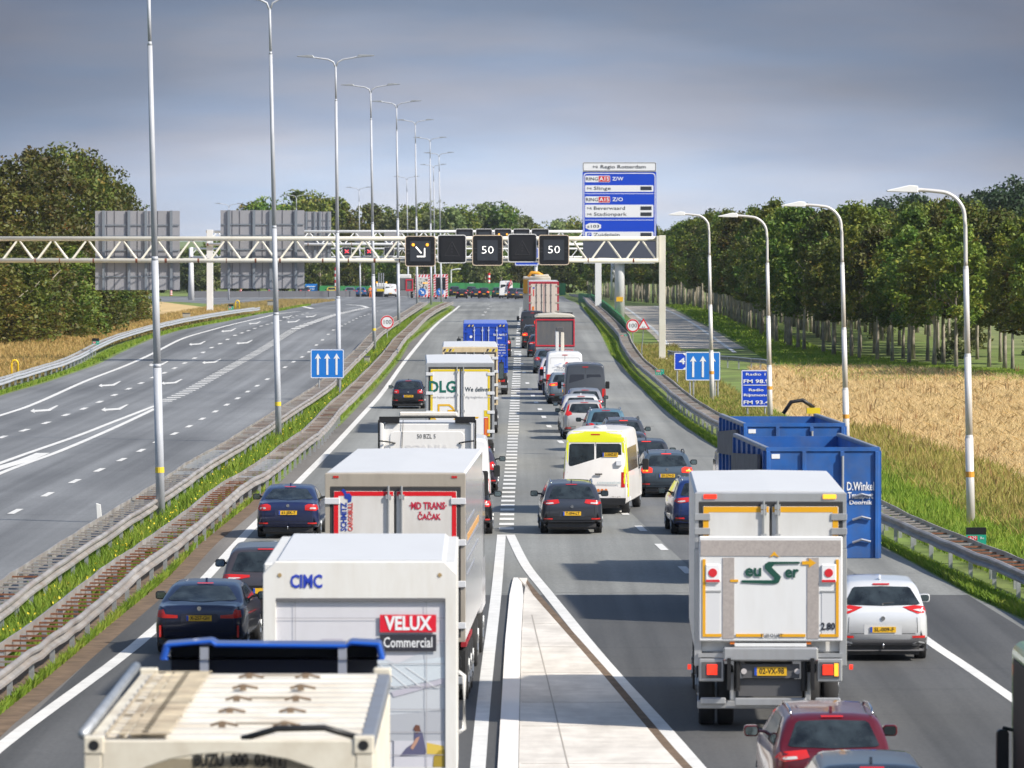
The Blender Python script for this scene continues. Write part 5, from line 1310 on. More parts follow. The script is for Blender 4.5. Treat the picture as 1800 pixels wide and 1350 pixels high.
        P([(-.16, (sh['win'][1] + .035) / sh['H'] * 1.46), (-.16, (sh['win'][1] + .055) / sh['H'] * 1.46), (.16, (sh['win'][1] + .055) / sh['H'] * 1.46), (.16, (sh['win'][1] + .035) / sh['H'] * 1.46)], M_REDL if brake else M_RED, 'brake_light', .02)
    if spoiler:
        project_patch(bvh, [(-a1 - .02, w1 + .03), (-a1, w1 + .07), (a1, w1 + .07), (a1 + .02, w1 + .03)], pm, 'roof_spoiler', root, off=.05)
    for s in (-1, 1):
        ym = 2.75 * ls; zmm = zb + .10; xm = W / 2 * .96
        mb = MB(); mb.cyl((s * (xm - .05), ym, zmm), (s * (xm + .10), ym, zmm + .02), .03, n=6); 
        mb.prism(rrect(s * (xm + .17) - .11, s * (xm + .17) + .11, zmm - .07, zmm + .10, .05), ym - .04, ym + .10)
        o = mb.obj('side_mirror', M_BLACK if not roofcol else pm, root, bevel=.012)
        MB().prism(rrect(s * (xm + .17) - .09, s * (xm + .17) + .09, zmm - .05, zmm + .08, .04), ym - .046, ym - .041).obj('mirror_glass', mat('mirror_glass', (.20, .26, .28), .08, .9), o)
    if rails:
        for s in (-1, 1):
            x = W / 2 * .66; pts = [(s * x, .62 * ls, Ht - .04), (s * x, .75 * ls, Ht + .03), (s * x * 1.02, 1.5 * ls, Ht + .055), (s * x, 2.2 * ls, Ht + .02), (s * x, 2.3 * ls, Ht - .05)]
            MB().tube(pts, .018, 6).obj('roof_rail', M_CHROME if chrome or rails == 2 else M_BLACK, root, True)
    if antenna:
        ya = .78 * ls if shape != 'sedan' else 1.6 * ls
        MB().prism([(ya - .02, Ht - .02), (ya + .02, Ht + .06), (ya + .06, Ht + .05), (ya + .2, Ht - .02)], -.02, .02, 'x').obj('antenna_fin', pm, root)
    if tow:
        MB().tube([(0, .05, .3), (0, -.08, .30), (0, -.10, .38)], .02, 6).obj('tow_bar', M_CHROME, root, True)
    r = .335 if shape in ('suv',) else .315
    for yy in (.88 * ls, L - .88):
        for s in (-1, 1): wheel(root, s * (W / 2 - .125), yy, r)
    return root

# ------------------------------------------------------------------ lorry helpers
M_TCONT = mat('trailer_white', (.64, .64, .63), .42, dirt=.42, dcol=(.36, .32, .27), dscale=(1.2, 1.2, .35))
M_ROOFW = mat('trailer_roof', (.60, .61, .62), .5, dirt=.15, dcol=(.42, .41, .40), dscale=(1, .3, 1))
M_BEIGE = mat('frame_beige', (.45, .40, .33), .45, .3, dirt=.3)
M_DOORW = mat('door_white', (.66, .645, .62), .42, dirt=.42, dcol=(.38, .33, .27), dscale=(1.4, 1, .5))
M_GASK = flat('gasket', (.03, .03, .032), .6)
M_ALU = mat('aluminium', (.50, .51, .52), .38, .6, dirt=.2)
def tractor(root, y0, w=2.5, h=3.6, col=(.6, .6, .6), mirrors=(), spoiler=True):
    """cab ahead of a trailer, front at y0+2.2"""
    m = paint('cab_%d_%d_%d' % tuple(int(c * 100) for c in col), col, .1)
    mb = MB(); mb.prism([(y0, .9), (y0, h), (y0 + .5, h + .12), (y0 + 1.3, h), (y0 + 2.0, h - .75), (y0 + 2.25, 1.9), (y0 + 2.3, .9)], -w/2, w/2, 'x'); cab = mb.obj('cab', m, root, bevel=.06, seg=2)
    MB().prism([(y0 + 2.02, h - .86), (y0 + 2.275, 1.9), (y0 + 2.285, 1.9), (y0 + 2.035, h - .86)], -w/2 + .12, w/2 - .12, 'x').obj('windscreen', M_GLASS, cab)
    for s in (-1, 1):
        MB().box(s * w/2 - .004, s * w/2 + .004, y0 + 1.0, y0 + 1.85, 2.0, 2.75).obj('side_window', M_GLASS, cab)
        if s in mirrors:
            mb = MB(); mb.tube([(s * w/2, y0 + 1.95, 2.9), (s * (w/2 + .25), y0 + 2.0, 2.95), (s * (w/2 + .27), y0 + 2.0, 2.1), (s * w/2, y0 + 1.95, 2.05)], .025, 6)
            mb.prism(rrect(s * (w/2 + .25) - .12, s * (w/2 + .25) + .12, 2.0, 2.85, .05), y0 + 1.9, y0 + 2.05); o = mb.obj('side_mirror', M_BLACK, root, bevel=.02)
            MB().box(s * (w/2 + .25) - .10, s * (w/2 + .25) + .10, y0 + 1.89, y0 + 1.897, 2.08, 2.78).obj('mirror_glass', mat('mirror_glass', (.20, .26, .28), .08, .9), o)
    MB().box(-.45, .45, y0 - 3.6, y0 + 1.6, .65, .92).obj('chassis', M_CHASSIS, root)
    for yy in (y0 - 2.4, y0 + 1.35):
        for s in (-1, 1): wheel(root, s * (w/2 - .18), yy, .50, .30)
def trailer_gear(root, W, axles=(1.6, 2.9, 4.2), zf=1.15, L=13.6, lights=True, lit=False, plate_txt='', flaps=True):
    MB().box(-.42, .42, .2, L - .5, zf - .45, zf - .02).obj('chassis', M_CHASSIS, root)
    for yy in axles:
        for s in (-1, 1): wheel(root, s * (W/2 - .17), yy, .50, .34)
    mb = MB(); mb.box(-W/2 + .05, W/2 - .05, .02, .12, .42, .56); mb.box(-.7, -.6, .03, .1, .56, zf - .1); mb.box(.6, .7, .03, .1, .56, zf - .1); mb.obj('underrun_bar', M_ALU, root, bevel=.015)
    if flaps:
        for s in (-1, 1): MB().box(s * (W/2 - .2) - .18, s * (W/2 - .2) + .18, .55, .58, .30, 1.0).obj('mud_flap', M_RUB, root)
    if lights:
        for s in (-1, 1):
            a = MB().box(s * (W/2 - .32) - .24, s * (W/2 - .32) + .24, -.02, .08, .72, .92).obj('light_cluster', M_BLACK, root, bevel=.01)
            MB().box(s * (W/2 - .26) - .10, s * (W/2 - .26) + .10, -.035, -.021, .75, .89).obj('red_lens', M_REDL if lit else M_RED, a)
            MB().box(s * (W/2 - .46) - .05, s * (W/2 - .46) + .05, -.035, -.021, .75, .89).obj('amber_lens', M_ORANGE, a)
    if plate_txt is not None: plate(root, .0, .80, plate_txt)
def rear_doors(root, W, zf, zt, frame, gask, border, door, header=.22, post=.09, bw=.05, rods=True, hinges=4, border_bottom=True, rod_m=None, hm=None):
    """two rear doors in a frame; everything stands a few mm proud of the box behind"""
    rod_m = rod_m or M_ALU; hm = hm or mat('hinge_white', (.62, .63, .65), .4)
    o_ = [(-W/2, zf), (W/2, zf), (W/2, zt), (-W/2, zt)]; i_ = [(-W/2 + post, zf + .08), (W/2 - post, zf + .08), (W/2 - post, zt - header), (-W/2 + post, zt - header)]
    MB().ring(o_, i_, -.05, .05).obj('rear_frame', frame, root, bevel=.012)
    MB().ring([(p[0] * 1, p[1]) for p in i_], [(-W/2 + post + .07, zf + .12), (W/2 - post - .07, zf + .12), (W/2 - post - .07, zt - header - .07), (-W/2 + post + .07, zt - header - .07)], -.046, .03).obj('gasket', gask, root)
    x1 = W/2 - post - .07; za, zc = zf + .12, zt - header - .07
    for s in (-1, 1):
        d = MB().box(min(s * .022, s * x1), max(s * .022, s * x1), -.06, .02, za, zc).obj('door', door, root, bevel=.008)
        if border is not None:
            lo, hi = min(s * .022, s * x1), max(s * .022, s * x1); outer = s * x1
            mb = MB(); mb.box(lo + .01, hi - .01, -.064, -.0605, zc - bw, zc - .004)
            mb.box(outer - bw if s > 0 else outer + .004, outer - .004 if s > 0 else outer + bw, -.0642, -.0607, za + .01, zc - bw)
            if border_bottom: mb.box(lo + .01, hi - .01, -.0644, -.0608, za + .004, za + bw)
            mb.obj('border_stripe', border, d)
        if rods:
            for q in ([.12, ] if rods == 1 else [.17, .62]):
                mb = MB(); mb.cyl((s * q, -.095, zf + .02), (s * q, -.095, zt - header + .03), .020, n=8)
                for z in (za + .1, (za + zc) / 2 - .3, (za + zc) / 2 + .3, zc - .1): mb.box(s * q - .05, s * q + .05, -.11, -.062, z - .04, z + .04)
                mb.obj('lock_rod', rod_m, root)
        for k in range(hinges):
            z = zf + .3 + (zt - header - zf - .55) * k / (hinges - 1); x = s * (W/2 - .13)
            MB().box(x - .14, x + .14, -.085, -.052, z - .06, z + .06).obj('hinge', hm, root, bevel=.01)
    MB().box(-.018, .018, -.058, -.02, za, zc).obj('door_gap', gask, root)
def ybox(W, L, zf, zt, root, m, roofm, name='cargo_box', y0=.03, ch=.0):
    c = MB().box(-W/2 + .004, W/2 - .004, y0 + .02, L, zf, zt - .03).obj(name, m, root, bevel=.02)
    mb = MB()
    if ch: mb.prism([(-W/2, zt - ch), (W/2, zt - ch), (W/2 - ch * 1.2, zt + .01), (-W/2 + ch * 1.2, zt + .01)], y0 + .03, L + .005)
    else: mb.prism([(-W/2, zt - .028), (W/2, zt - .028), (W/2 - .04, zt + .01), (0, zt + .03), (-W/2 + .04, zt + .01)], y0 + .021, L + .005)
    mb.obj('roof', roofm, root); return c
def flat_letter(root, s, x, z, hcap, m, width=None, y=-.068, **k): return text(s, hcap / .72, m, root, (x, y, z), width=width, **k)
def lorry_root(name, label, px, d, yaw=0.0, group='lorries in the queue', cat='lorry'):
    return thing(name, label, cat, gx(px, d), R(yaw), group)
def van_body(root, W, L, Hh, m, zlow=.32, rear_lean=.12, roofm=None, nose=True, crown=.07):
    """high van: rounded box with sloping nose; returns bvh"""
    rings = []; ys = [0, .03, .10, .22, .5, 1.2, 2.2, 3.2, L - 1.9, L - 1.5, L - 1.0, L - .75, L - .4, L - .12, L]
    for y in ys:
        e = y; f = L - y; w = W / 2 * (1 - .05 * math.exp(-e / .06)) * (1 - .12 * math.exp(-f / .2))
        zt = Hh - .10 * math.exp(-e / .10)
        if nose and f < 1.9: zt = float(np.interp(f, [0, .12, .4, .75, 1.0, 1.5, 1.9], [.85, 1.02, 1.15, 1.25, 1.65, 2.35 if Hh > 2.3 else Hh - .1, Hh]))
        lean = lambda z: 1 - .10 * max(0, (z - 1.0)) / (Hh - 1.0 + .01)
        half = [(w * .9, zlow), (w, zlow + .08), (w, .8 if zt > 1 else zt * .6), (w * lean(1.1), min(1.1, zt - .2)), (w * lean(1.6), min(1.6, zt - .16)), (w * lean(zt), zt - .13), (w * lean(zt) * .94, zt - .05), (w * lean(zt) * .82, zt - .015), (w * .4, zt + .02), (0, zt + .03)]
        rings.append([(-x, y, z) for x, z in half] + [(x, y, z) for x, z in reversed(half[:-1])])
    # lean the rear doors forward towards the roof
    for r in range(0, 4):
        rings[r] = [(x, y + rear_lean * max(0, z - 1.0) / (Hh - 1) * (1 - r * .25), z) for x, y, z in rings[r]]
    n = len(rings[0]); mb = MB(); mb.v = [p for r in rings for p in r]
    fs = [(i * n + k, i * n + k + 1, (i + 1) * n + k + 1, (i + 1) * n + k) for i in range(len(rings) - 1) for k in range(n - 1)]
    fs += [(i * n + n - 1, i * n, (i + 1) * n, (i + 1) * n + n - 1) for i in range(len(rings) - 1)] + [tuple(range(n)), tuple(range((len(rings) - 1) * n, len(rings) * n))]
    mb.f = fs; mb.m = [0] * len(fs); b = mb.obj('body', m, root, True)
    md = b.modifiers.new('edge', 'EDGE_SPLIT'); md.split_angle = R(50)
    return BVHTree.FromPolygons([Vector(v) for v in mb.v], fs)
def van(label, px, d, W, L, Hh, m, windows=True, lamp='side', plate_txt='', yaw=0, low=M_BLACK, name='van', group='vans in the queue', bars=True, lit=False, winm=M_GLASS, brake=False, xw=.80):
    root = thing(name, label, 'van', gx(px, d), R(yaw), group); bvh = van_body(root, W, L, Hh, m)
    h = W / 2; PP = lambda poly, mm, nm, off=.008, step=.12, par=None: project_patch(bvh, poly, mm, nm, par or root, off=off, step=step)
    zA = Hh * .52; zB = Hh * .80
    if windows:
        for s in (-1, 1):
            a, b = .06, h * xw; p = [(a, zA), (b, zA), (b + .01, zA + .06), (b - .05, zB - .06), (b - .10, zB), (a, zB)]
            PP(p if s > 0 else mirror(p), winm, 'rear_window', .010)
    PP([(-.008, .45), (.008, .45), (.008, Hh - .18), (-.008, Hh - .18)], M_GASK, 'door_gap', .006)
    for s in (-1, 1):
        p = [(h * .80, .85), (h * .80, 1.32), (h * .95, 1.32), (h * .985, .85)]; PP(p if s > 0 else mirror(p), M_REDL if lit else M_RED, 'tail_light', .014)
    PP([(-h * .93, .30), (-h * .95, .52), (h * .95, .52), (h * .93, .30)], low, 'bumper', .03)
    if brake is not None: PP([(-.14, Hh - .16), (-.14, Hh - .12), (.14, Hh - .12), (.14, Hh - .16)], M_RED, 'brake_light', .014)
    for s in (-1, 1):
        project_patch(bvh, [(L - 1.75, 1.25), (L - 1.15, 1.25), (L - 1.35, 1.8), (L - 1.75, 1.8)], M_GLASS, 'side_window', root, axis='x', side=s, step=.3)
        mb = MB(); mb.cyl((s * (h - .03), L - 1.35, 1.35), (s * (h + .12), L - 1.35, 1.38), .03, n=6); mb.prism(rrect(s * (h + .18) - .10, s * (h + .18) + .10, 1.20, 1.56, .05), L - 1.40, L - 1.28)
        mb.obj('side_mirror', M_BLACK, root, bevel=.015)
    for yy in (1.0, L - 1.0):
        for s in (-1, 1): wheel(root, s * (h - .14), yy, .345, .24)
    MB().box(-h + .3, h - .3, .1, L - .5, .2, .4).obj('underbody', M_CHASSIS, root)
    if plate_txt is not None: plate(root, -.04, .62, plate_txt)
    return root, bvh, PP
# ================================================================== the traffic, nearest first
# ---- cream bulk container lorry, bottom left
d = 47.8; root = lorry_root('container_lorry', 'cream bulk container lorry with ribbed roof, nearest lorry at the bottom left', 403, d, .1)
M_CREAM = mat('container_cream', (.66, .62, .52), .5, dirt=.6, dcol=(.33, .25, .16), dscale=(.9, .9, .9)); M_CREAMR = mat('container_roof', (.64, .62, .56), .5, dirt=.7, dcol=(.33, .24, .15), dscale=(.6, .9, 1))
W, L, zt = 2.44, 7.6, 4.42
MB().box(-W/2 + .06, W/2 - .06, .35, L - .1, 1.3, zt - .12).obj('container_body', M_CREAM, root)
mb = MB(); n = 13
for k in range(n):
    a = .35 + (L - .5) * k / n; b = a + (L - .5) / n
    mb.add([(x, y, z) for x in (-W/2 + .12, W/2 - .12) for y, z in ((a, zt - .14), (a + .10, zt - .01), (b - .26, zt - .01), (b - .14, zt - .14))], [(0, 1, 5, 4), (1, 2, 6, 5), (2, 3, 7, 6)])
mb.box(-W/2 + .12, W/2 - .12, .36, L - .12, zt - .17, zt - .135); mb.obj('ribbed_roof', M_CREAMR, root)
for s in (-1, 1):
    mb = MB()
    for k in range(24):
        a = .3 + (L - .5) * k / 24; mb.box(min(s * (W/2 - .055), s * (W/2 - .005)), max(s * (W/2 - .055), s * (W/2 - .005)), a, a + .17, 1.5, zt - .2)
    mb.obj('side_ribs', M_CREAM, root, bevel=.02)
    MB().box(min(s * (W/2 - .13), s * W/2), max(s * (W/2 - .13), s * W/2), 0.18, L - .18, zt - .16, zt - .03).obj('top_rail', mat('rail_greyblue', (.26, .28, .32), .5, .4, dirt=.4) if s > 0 else M_CREAM, root, bevel=.015)
    for yy in (0, L - .17):
        for z in (zt - .13, 1.25):
            c = MB().box(min(s * (W/2 - .17), s * (W/2 + .003)), max(s * (W/2 - .17), s * (W/2 + .003)), yy, yy + .17, z, z + .15).obj('corner_casting', M_CREAM, root, bevel=.012)
            if yy == 0: MB().cyl((s * (W/2 - .085), -.004, z + .075), (s * (W/2 - .085), .02, z + .075), .045, n=16).obj('casting_hole', M_BLACK, c)
    MB().box(min(s * (W/2 - .15), s * W/2), max(s * (W/2 - .15), s * W/2), .01, .16, 1.4, zt - .13).obj('corner_post', M_CREAM, root, bevel=.01)
# arched rear header
arc = [(-W/2 + .15, zt - .015), (W/2 - .15, zt - .015), (W/2 - .15, zt - .85)]
for k in range(13):
    t = math.pi * k / 12; arc.append((math.cos(t) * (W/2 - .22), zt - .80 + math.sin(t) ** .6 * .68))
arc.append((-W/2 + .15, zt - .85))
MB().prism(arc, .015, .12).obj('arched_header', M_CREAM, root, bevel=.01)
MB().box(-W/2 + .1, W/2 - .1, .35, .37, 1.4, zt - .2).obj('end_wall', mat('container_end', (.52, .46, .34), .55, dirt=.5, dcol=(.25, .2, .13), dscale=(.8, .8, .5)), root)
text('BUZU  000  034', .15, M_TEXT, root, (.02, .34, zt - .215), width=.66, bold=.03); text('1', .15, M_TEXT, root, (.42, .34, zt - .215), bold=.03)
MB().ring([(.37, zt - .29), (.47, zt - .29), (.47, zt - .14), (.37, zt - .14)], [(.38, zt - .28), (.46, zt - .28), (.46, zt - .15), (.38, zt - .15)], .33, .345).obj('number_frame', M_TEXT, root)
text('IT 3AN1', .15, M_TEXT, root, (.0, .34, zt - .36), width=.42, bold=.03)
MB().box(-.78, -.72, .28, .345, 2.8, zt - .38).obj('ladder_bar', M_CREAM, root)
# roof walkway grating, latches, hose
mb = MB(); 
for k in range(22): mb.box(-W/2 + .16, -W/2 + .72, .35 + k * .32, .41 + k * .32, zt + .012, zt + .020)
for k in range(4): mb.box(-W/2 + .16 + k * .175, -W/2 + .185 + k * .09, .35, 7.2, zt + .004, zt + .011)
mb.obj('walkway_grating', mat('walkway_rust', (.58, .50, .36), .6, var=.35, vs=2.0, dirt=.7, dcol=(.16, .08, .04), dscale=(.3, .5, 1)), root)
MB().tube([(-W/2 - .02, .2, zt + .02), (-W/2 - .02, 7.2, zt + .06)], .045, 8).obj('side_pipe', M_STEEL, root, True)
for i, yy in enumerate((1.3, 2.7, 4.0, 5.3, 6.6)):
    for x in (-.12, .42):
        mb = MB(); mb.tube([(x - .10, yy, zt + .0), (x, yy, zt + .03), (x + .14, yy, zt)], .014, 6); mb.box(x - .03, x + .03, yy - .03, yy + .03, zt - .02, zt + .035); mb.obj('hatch_latch', flat('latch_dark', (.20, .14, .09), .7), root)
    if i % 2 == 0: MB().cyl((.0, yy, zt + .02), (.38, yy, zt + .02), .012, n=6).obj('latch_bar', M_BEIGE, root)
MB().tube([(.1, .22, zt - .02), (.4, .18, zt + .07), (.8, .16, zt + .08), (1.1, .2, zt - .01)], .028, 8).obj('roof_hose', M_BLACK, root, True)
trailer_gear(root, 2.5, (1.3, 2.6), 1.25, L, plate_txt='')
MB().box(-1.2, 1.2, .3, L - .2, 1.08, 1.26).obj('chassis_frame', M_CHASSIS, root)
tractor(root, L + 1.0, 2.3, 3.55, (.01, .08, .5), mirrors=(1,)); 
# blue wind deflector standing up behind the cab roof
y = 58.8 - d; M_DEF = paint('deflector_blue', (.006, .08, .42), .0)
def P0(px, py): 
    q = at(px, py, 58.8); return (q.x - root.location.x, q.z)
prof = [(283, 1160), (291, 1132), (375, 1125), (382, 1131), (610, 1133), (618, 1127), (672, 1130), (681, 1160)]
inn = [(296, 1160), (302, 1138), (373, 1132), (381, 1138), (611, 1140), (619, 1134), (665, 1137), (669, 1160)]
zfix = -.25
MB().ring([P0(*p) for p in prof], [P0(*p) for p in inn], y, y + .5).obj('wind_deflector', M_DEF, root, bevel=.02)
q0, q1 = P0(300, 1250), P0(665, 1139); MB().box(q0[0], q1[0], y + .4, y + .49, q0[1], q1[1]).obj('deflector_back', flat('deflector_dark', (.012, .014, .02), .6), root)
for px in (362, 605): q = P0(px, 1150); MB().box(q[0] - .045, q[0] + .045, y + .02, y + .12, q[1] - .4, q[1] + .07).obj('deflector_strut', M_ALU, root)

# ---- dark car at the bottom edge, red estate
car('dark grey car cut off by the bottom edge, behind the red car', 'estate', 1537, 76, 1.84, (.022, .028, .040), Hh=1.52, rails=False, plate_txt='')
car('dark red estate car with roof rails directly behind the white tail-lift lorry', 'estate', 1467, 83, 1.83, (.11, .003, .010), lights='wide', plate_txt='RT-482-K', rails=2, plate_z=.74, Hh=1.62, yaw=1.2, roofcol=1)
# ---- green coach at the right edge
d = 68; root = thing('coach', 'green-topped coach with black windows cut off by the right edge', 'coach', Vector((8.22, d, 0)), 0)
M_BUSG = paint('coach_green', (.16, .36, .08), .0)
MB().prism(rrect(-1.27, 1.27, .35, 3.0, .18), .0, 11).obj('body', M_BUSG, root, bevel=.05, seg=2)
MB().box(-1.283, -1.274, .15, 10.6, .95, 2.78).obj('side_window', flat('coach_side_black', (.010, .011, .012), .55, spec=.15), root); MB().box(-1.05, 1.05, -.03, -.004, .6, 2.65).obj('rear_window', M_GLASS, root)
for z0_, z1_ in ((.9, 1.35), ): MB().box(.95, 1.2, -.04, -.01, z0_, z1_).obj('tail_light', M_RED, root); MB().box(-1.22, -1.02, -.04, -.01, z0_, z1_).obj('tail_light', M_RED, root)
mb = MB(); mb.tube([(-1.2, 10.8, 1.75), (-1.40, 10.8, 1.8), (-1.42, 10.8, 1.7)], .03, 6); mb.prism(rrect(-1.50, -1.33, 1.2, 1.78, .06), 10.7, 10.85); mb.obj('side_mirror', M_BLACK, root, bevel=.02)
for yy in (2.8, 8.6):
    for s in (-1, 1): wheel(root, s * 1.1, yy, .48, .3)

# ---- navy saloon beside the rail
car('navy saloon with X-257-GH plate beside the rusty guard rail', 'sedan', 350, 116.3, 1.88, (.008, .014, .045), lights='ell', plate_txt='X-257-GH', plate_z=.78, yaw=-2.5, lit=False, lens=False, refl=False, badge=True)
for o in [o for o in SC.objects if o.get('label', '').startswith('navy saloon with X')]:
    for s in (-1, 1): MB().box(s * .80 - .02, s * .80 + .02, -.02, .03, .38, .62).obj('reflector', M_RED, o)
car('dark grey luxury off-roader with full-width lamps, half hidden left of the white box trailer', 'suv', 466, 123.5, 2.0, (.06, .052, .058), lights='bar', plate_txt='', Hh=1.84, Lh=4.9, plate_z=.70, yaw=0, antenna=False, plate_blank=True)
# ---- white refrigerated box trailer with glass-roof picture
d = 74.6; root = lorry_root('box_lorry', 'white box trailer with a glass hall picture and a red company sign', 633, d, 0.3)
W, L, zf, zt = 2.54, 6.6, 1.15, 4.36
M_CIMC = mat('reefer_white', (.70, .695, .67), .4, dirt=.30, dcol=(.45, .38, .28))
ybox(W, L, zf, zt, root, M_CIMC, M_ROOFW, ch=.16)
o_ = [(-W/2, zf - .1), (W/2, zf - .1), (W/2, zt - .16), (W/2 - .16, zt), (-W/2 + .16, zt), (-W/2, zt - .16)]
i_ = [(-W/2 + .17, zf + .12), (W/2 - .15, zf + .12), (W/2 - .15, zt - .50), (W/2 - .16, zt - .495), (-W/2 + .18, zt - .495), (-W/2 + .17, zt - .50)]
MB().ring(o_, i_, -.07, .05).obj('rear_frame', M_CIMC, root, bevel=.012)
x0, x1, za, zc = -W/2 + .17, W/2 - .15, zf + .12, zt - .5
pan = MB().box(x0, x1, -.02, .03, za, zc).obj('picture_panel', mat('picture_pale', (.60, .60, .64), .4, dirt=.08), root)
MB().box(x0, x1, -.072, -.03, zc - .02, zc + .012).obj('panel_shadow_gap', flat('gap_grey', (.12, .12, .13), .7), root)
ph = {}
def pm_(n, c): return flat('picture_' + n, c, .45)
def pic(nm, poly, m, k): MB().prism([(x0 + (x1 - x0) * a, za + (zc - za) * b) for a, b in poly], -.022 - k * .003, -.0205 - k * .003 + .001).obj(nm, m, pan)
def cr5(px, py): return ((px - 128) / (1208 - 128), 1 - (py - 190) / (1300 - 190) * .985)
C5 = lambda pts: [cr5(*p) for p in pts]
pic('picture_hall', C5([(128, 620), (260, 700), (560, 430), (900, 560), (1205, 430), (1205, 860), (128, 860)]), pm_('hall', (.50, .53, .57)), 1)
pic('picture_roof_beam', C5([(235, 590), (420, 415), (560, 415), (290, 700)]), pm_('beam', (.46, .45, .52)), 2)
pic('picture_glass', C5([(380, 600), (600, 440), (860, 560), (1205, 520), (1205, 640), (880, 700), (500, 690)]), pm_('glass', (.55, .61, .66)), 3)
pic('picture_floor', C5([(128, 860), (880, 850), (1205, 820), (1205, 1000), (128, 1000)]), pm_('floor', (.40, .42, .46)), 3)
pic('picture_arc', C5([(860, 720), (1205, 640), (1205, 670), (880, 750)]), pm_('beam', (.46, .45, .52)), 4)
pic('picture_seat_white', C5([(880, 1000), (1205, 1000), (1205, 1150), (880, 1150)]), pm_('seatw', (.55, .55, .6)), 4)
pic('picture_person', C5([(915, 1090), (960, 1040), (1010, 1010), (1010, 950), (1040, 920), (1065, 960), (1085, 1060), (1080, 1080)]), pm_('person', (.10, .10, .18)), 5)
pic('picture_face', C5([(1005, 930), (1020, 908), (1045, 912), (1050, 945), (1025, 960)]), pm_('hair', (.14, .06, .04)), 6)
pic('picture_arm', C5([(985, 1040), (1020, 985), (1045, 975), (1030, 1010), (1000, 1052)]), pm_('arm', (.45, .26, .19)), 6)
pic('picture_cushion', C5([(1088, 1010), (1200, 1030), (1200, 1080), (1088, 1075)]), pm_('yellow', (.62, .45, .08)), 5)
pic('picture_cushion', C5([(1130, 1150), (1135, 1090), (1170, 1055), (1205, 1050), (1205, 1150)]), pm_('olive', (.35, .25, .03)), 6)
pic('picture_base', C5([(128, 1150), (1208, 1150), (1208, 1300), (128, 1300)]), pm_('base', (.62, .62, .60)), 5)
mb = MB()
for k in range(6):
    a = C5([(430 + k * 105, 470 + k * 22), (700 + k * 90, 700)]); 
    mb.prism([(x0 + (x1 - x0) * a[0][0], za + (zc - za) * a[0][1]), (x0 + (x1 - x0) * a[0][0] + .02, za + (zc - za) * a[0][1]), (x0 + (x1 - x0) * a[1][0] + .02, za + (zc - za) * a[1][1]), (x0 + (x1 - x0) * a[1][0], za + (zc - za) * a[1][1])], -.036, -.0345)
mb.obj('picture_lines', pm_('line', (.70, .72, .74)), pan)
mb = MB()
for z in np.arange(za + .24, zc, .30): mb.box(x0, x1, -.0465, -.0455, z, z + .008)
mb.box(x0 + .25, x0 + .258, -.0462, -.0452, za, zc); mb.box(x1 - .25, x1 - .242, -.0462, -.0452, za, zc)
mb.obj('panel_joints', flat('joint_grey', (.33, .33, .36), .7), root)
text('CIMC', .24, flat('cimc_blue', (.02, .05, .42), .4), root, (-W/2 + .57, -.076, zt - .27), width=.42, bold=.03)
vx = x0 + (x1 - x0) * (971 - 128) / 1080; zz = za + (zc - za) * cr5(0, 330)[1]
MB().box(vx - .37, vx + .37, -.055, -.048, zz - .11, zz + .12).obj('red_sign', flat('velux_red', (.62, .01, .03), .4), root)
text('VELUX', .25, M_SW, root, (vx, -.059, zz), width=.62, bold=.035)
MB().box(vx - .37, vx + .37, -.055, -.048, zz - .36, zz - .14).obj('black_sign', flat('velux_black', (.03, .03, .04), .4), root)
text('Commercial', .19, M_SW, root, (vx, -.059, zz - .25), width=.64, bold=.01)
text('KRONE', .07, flat('cimc_blue', (.02, .05, .42), .4), root, (x1 - .17, -.045, za + .22), width=.16) if False else None
MB().box(x1 - .24, x1 - .06, -.045, -.041, za + .10, za + .25).obj('small_label', flat('label_blue', (.05, .12, .35), .5), root)
for s in (-1, 1):
    MB().cyl((s * (W/2 - .22), -.078, zt - .18), (s * (W/2 - .22), -.068, zt - .18), .028, n=12).obj('marker_lamp', flat('lamp_brown', (.35, .25, .12), .4), root)
MB().tube([(W/2 + .02, .05, 2.9), (W/2 + .10, .05, 2.85), (W/2 + .10, .05, 2.15), (W/2 + .02, .05, 2.1)], .03, 6).obj('side_handle', M_WHITE, root, True)
MB().box(x0 + .5, x0 + .56, -.09, -.05, za + .02, za + .1).obj('latch', M_BEIGE, root); MB().box(x1 - .42, x1 - .34, -.09, -.05, za - .0, za + .08).obj('latch', M_GASK, root)
trailer_gear(root, 2.5, (1.5, 2.8), 1.15, L, plate_txt=''); tractor(root, L + .8, 2.5, 3.6, (.7, .7, .7))

# ---- white refrigerated trailer with red door borders
d = 103.6; root = lorry_root('box_lorry', 'white semi-trailer with red-edged rear doors lettered MD TRANS', 695, d, -1.3)
W, L, zf, zt = 2.56, 11.2, 1.2, 4.28
ybox(W, L, zf, zt, root, mat('trailer_side_gloss', (.62, .63, .64), .12, .25, dirt=.2, dcol=(.4, .38, .36), dscale=(1, .3, .5)), M_ROOFW)
rear_doors(root, W, zf, zt, M_BEIGE, M_GASK, flat('stripe_red', (.62, .005, .012), .4), M_DOORW, header=.26, bw=.085, rods=1)
text('SCHMITZ', .15, flat('schmitz_blue', (.02, .05, .33), .4), root, (-.93, -.066, zt - .80), width=.52, bold=.03, rot=(math.pi/2, -math.pi/2, 0))
text('CARGOBULL', .12, flat('cargobull_red', (.60, .06, .05), .4), root, (-.81, -.066, zt - .80), width=.52, bold=.02, rot=(math.pi/2, -math.pi/2, 0))
MB().prism([(-.98, 3.96), (-.93, 3.90), (-.92, 3.82), (-.86, 3.80), (-.86, 3.74), (-.80, 3.76), (-.79, 3.86), (-.84, 3.92), (-.88, 3.90), (-.90, 3.96), (-.95, 4.00)], -.067, -.0625).obj('dog_emblem', MATS['schmitz_blue'], root)
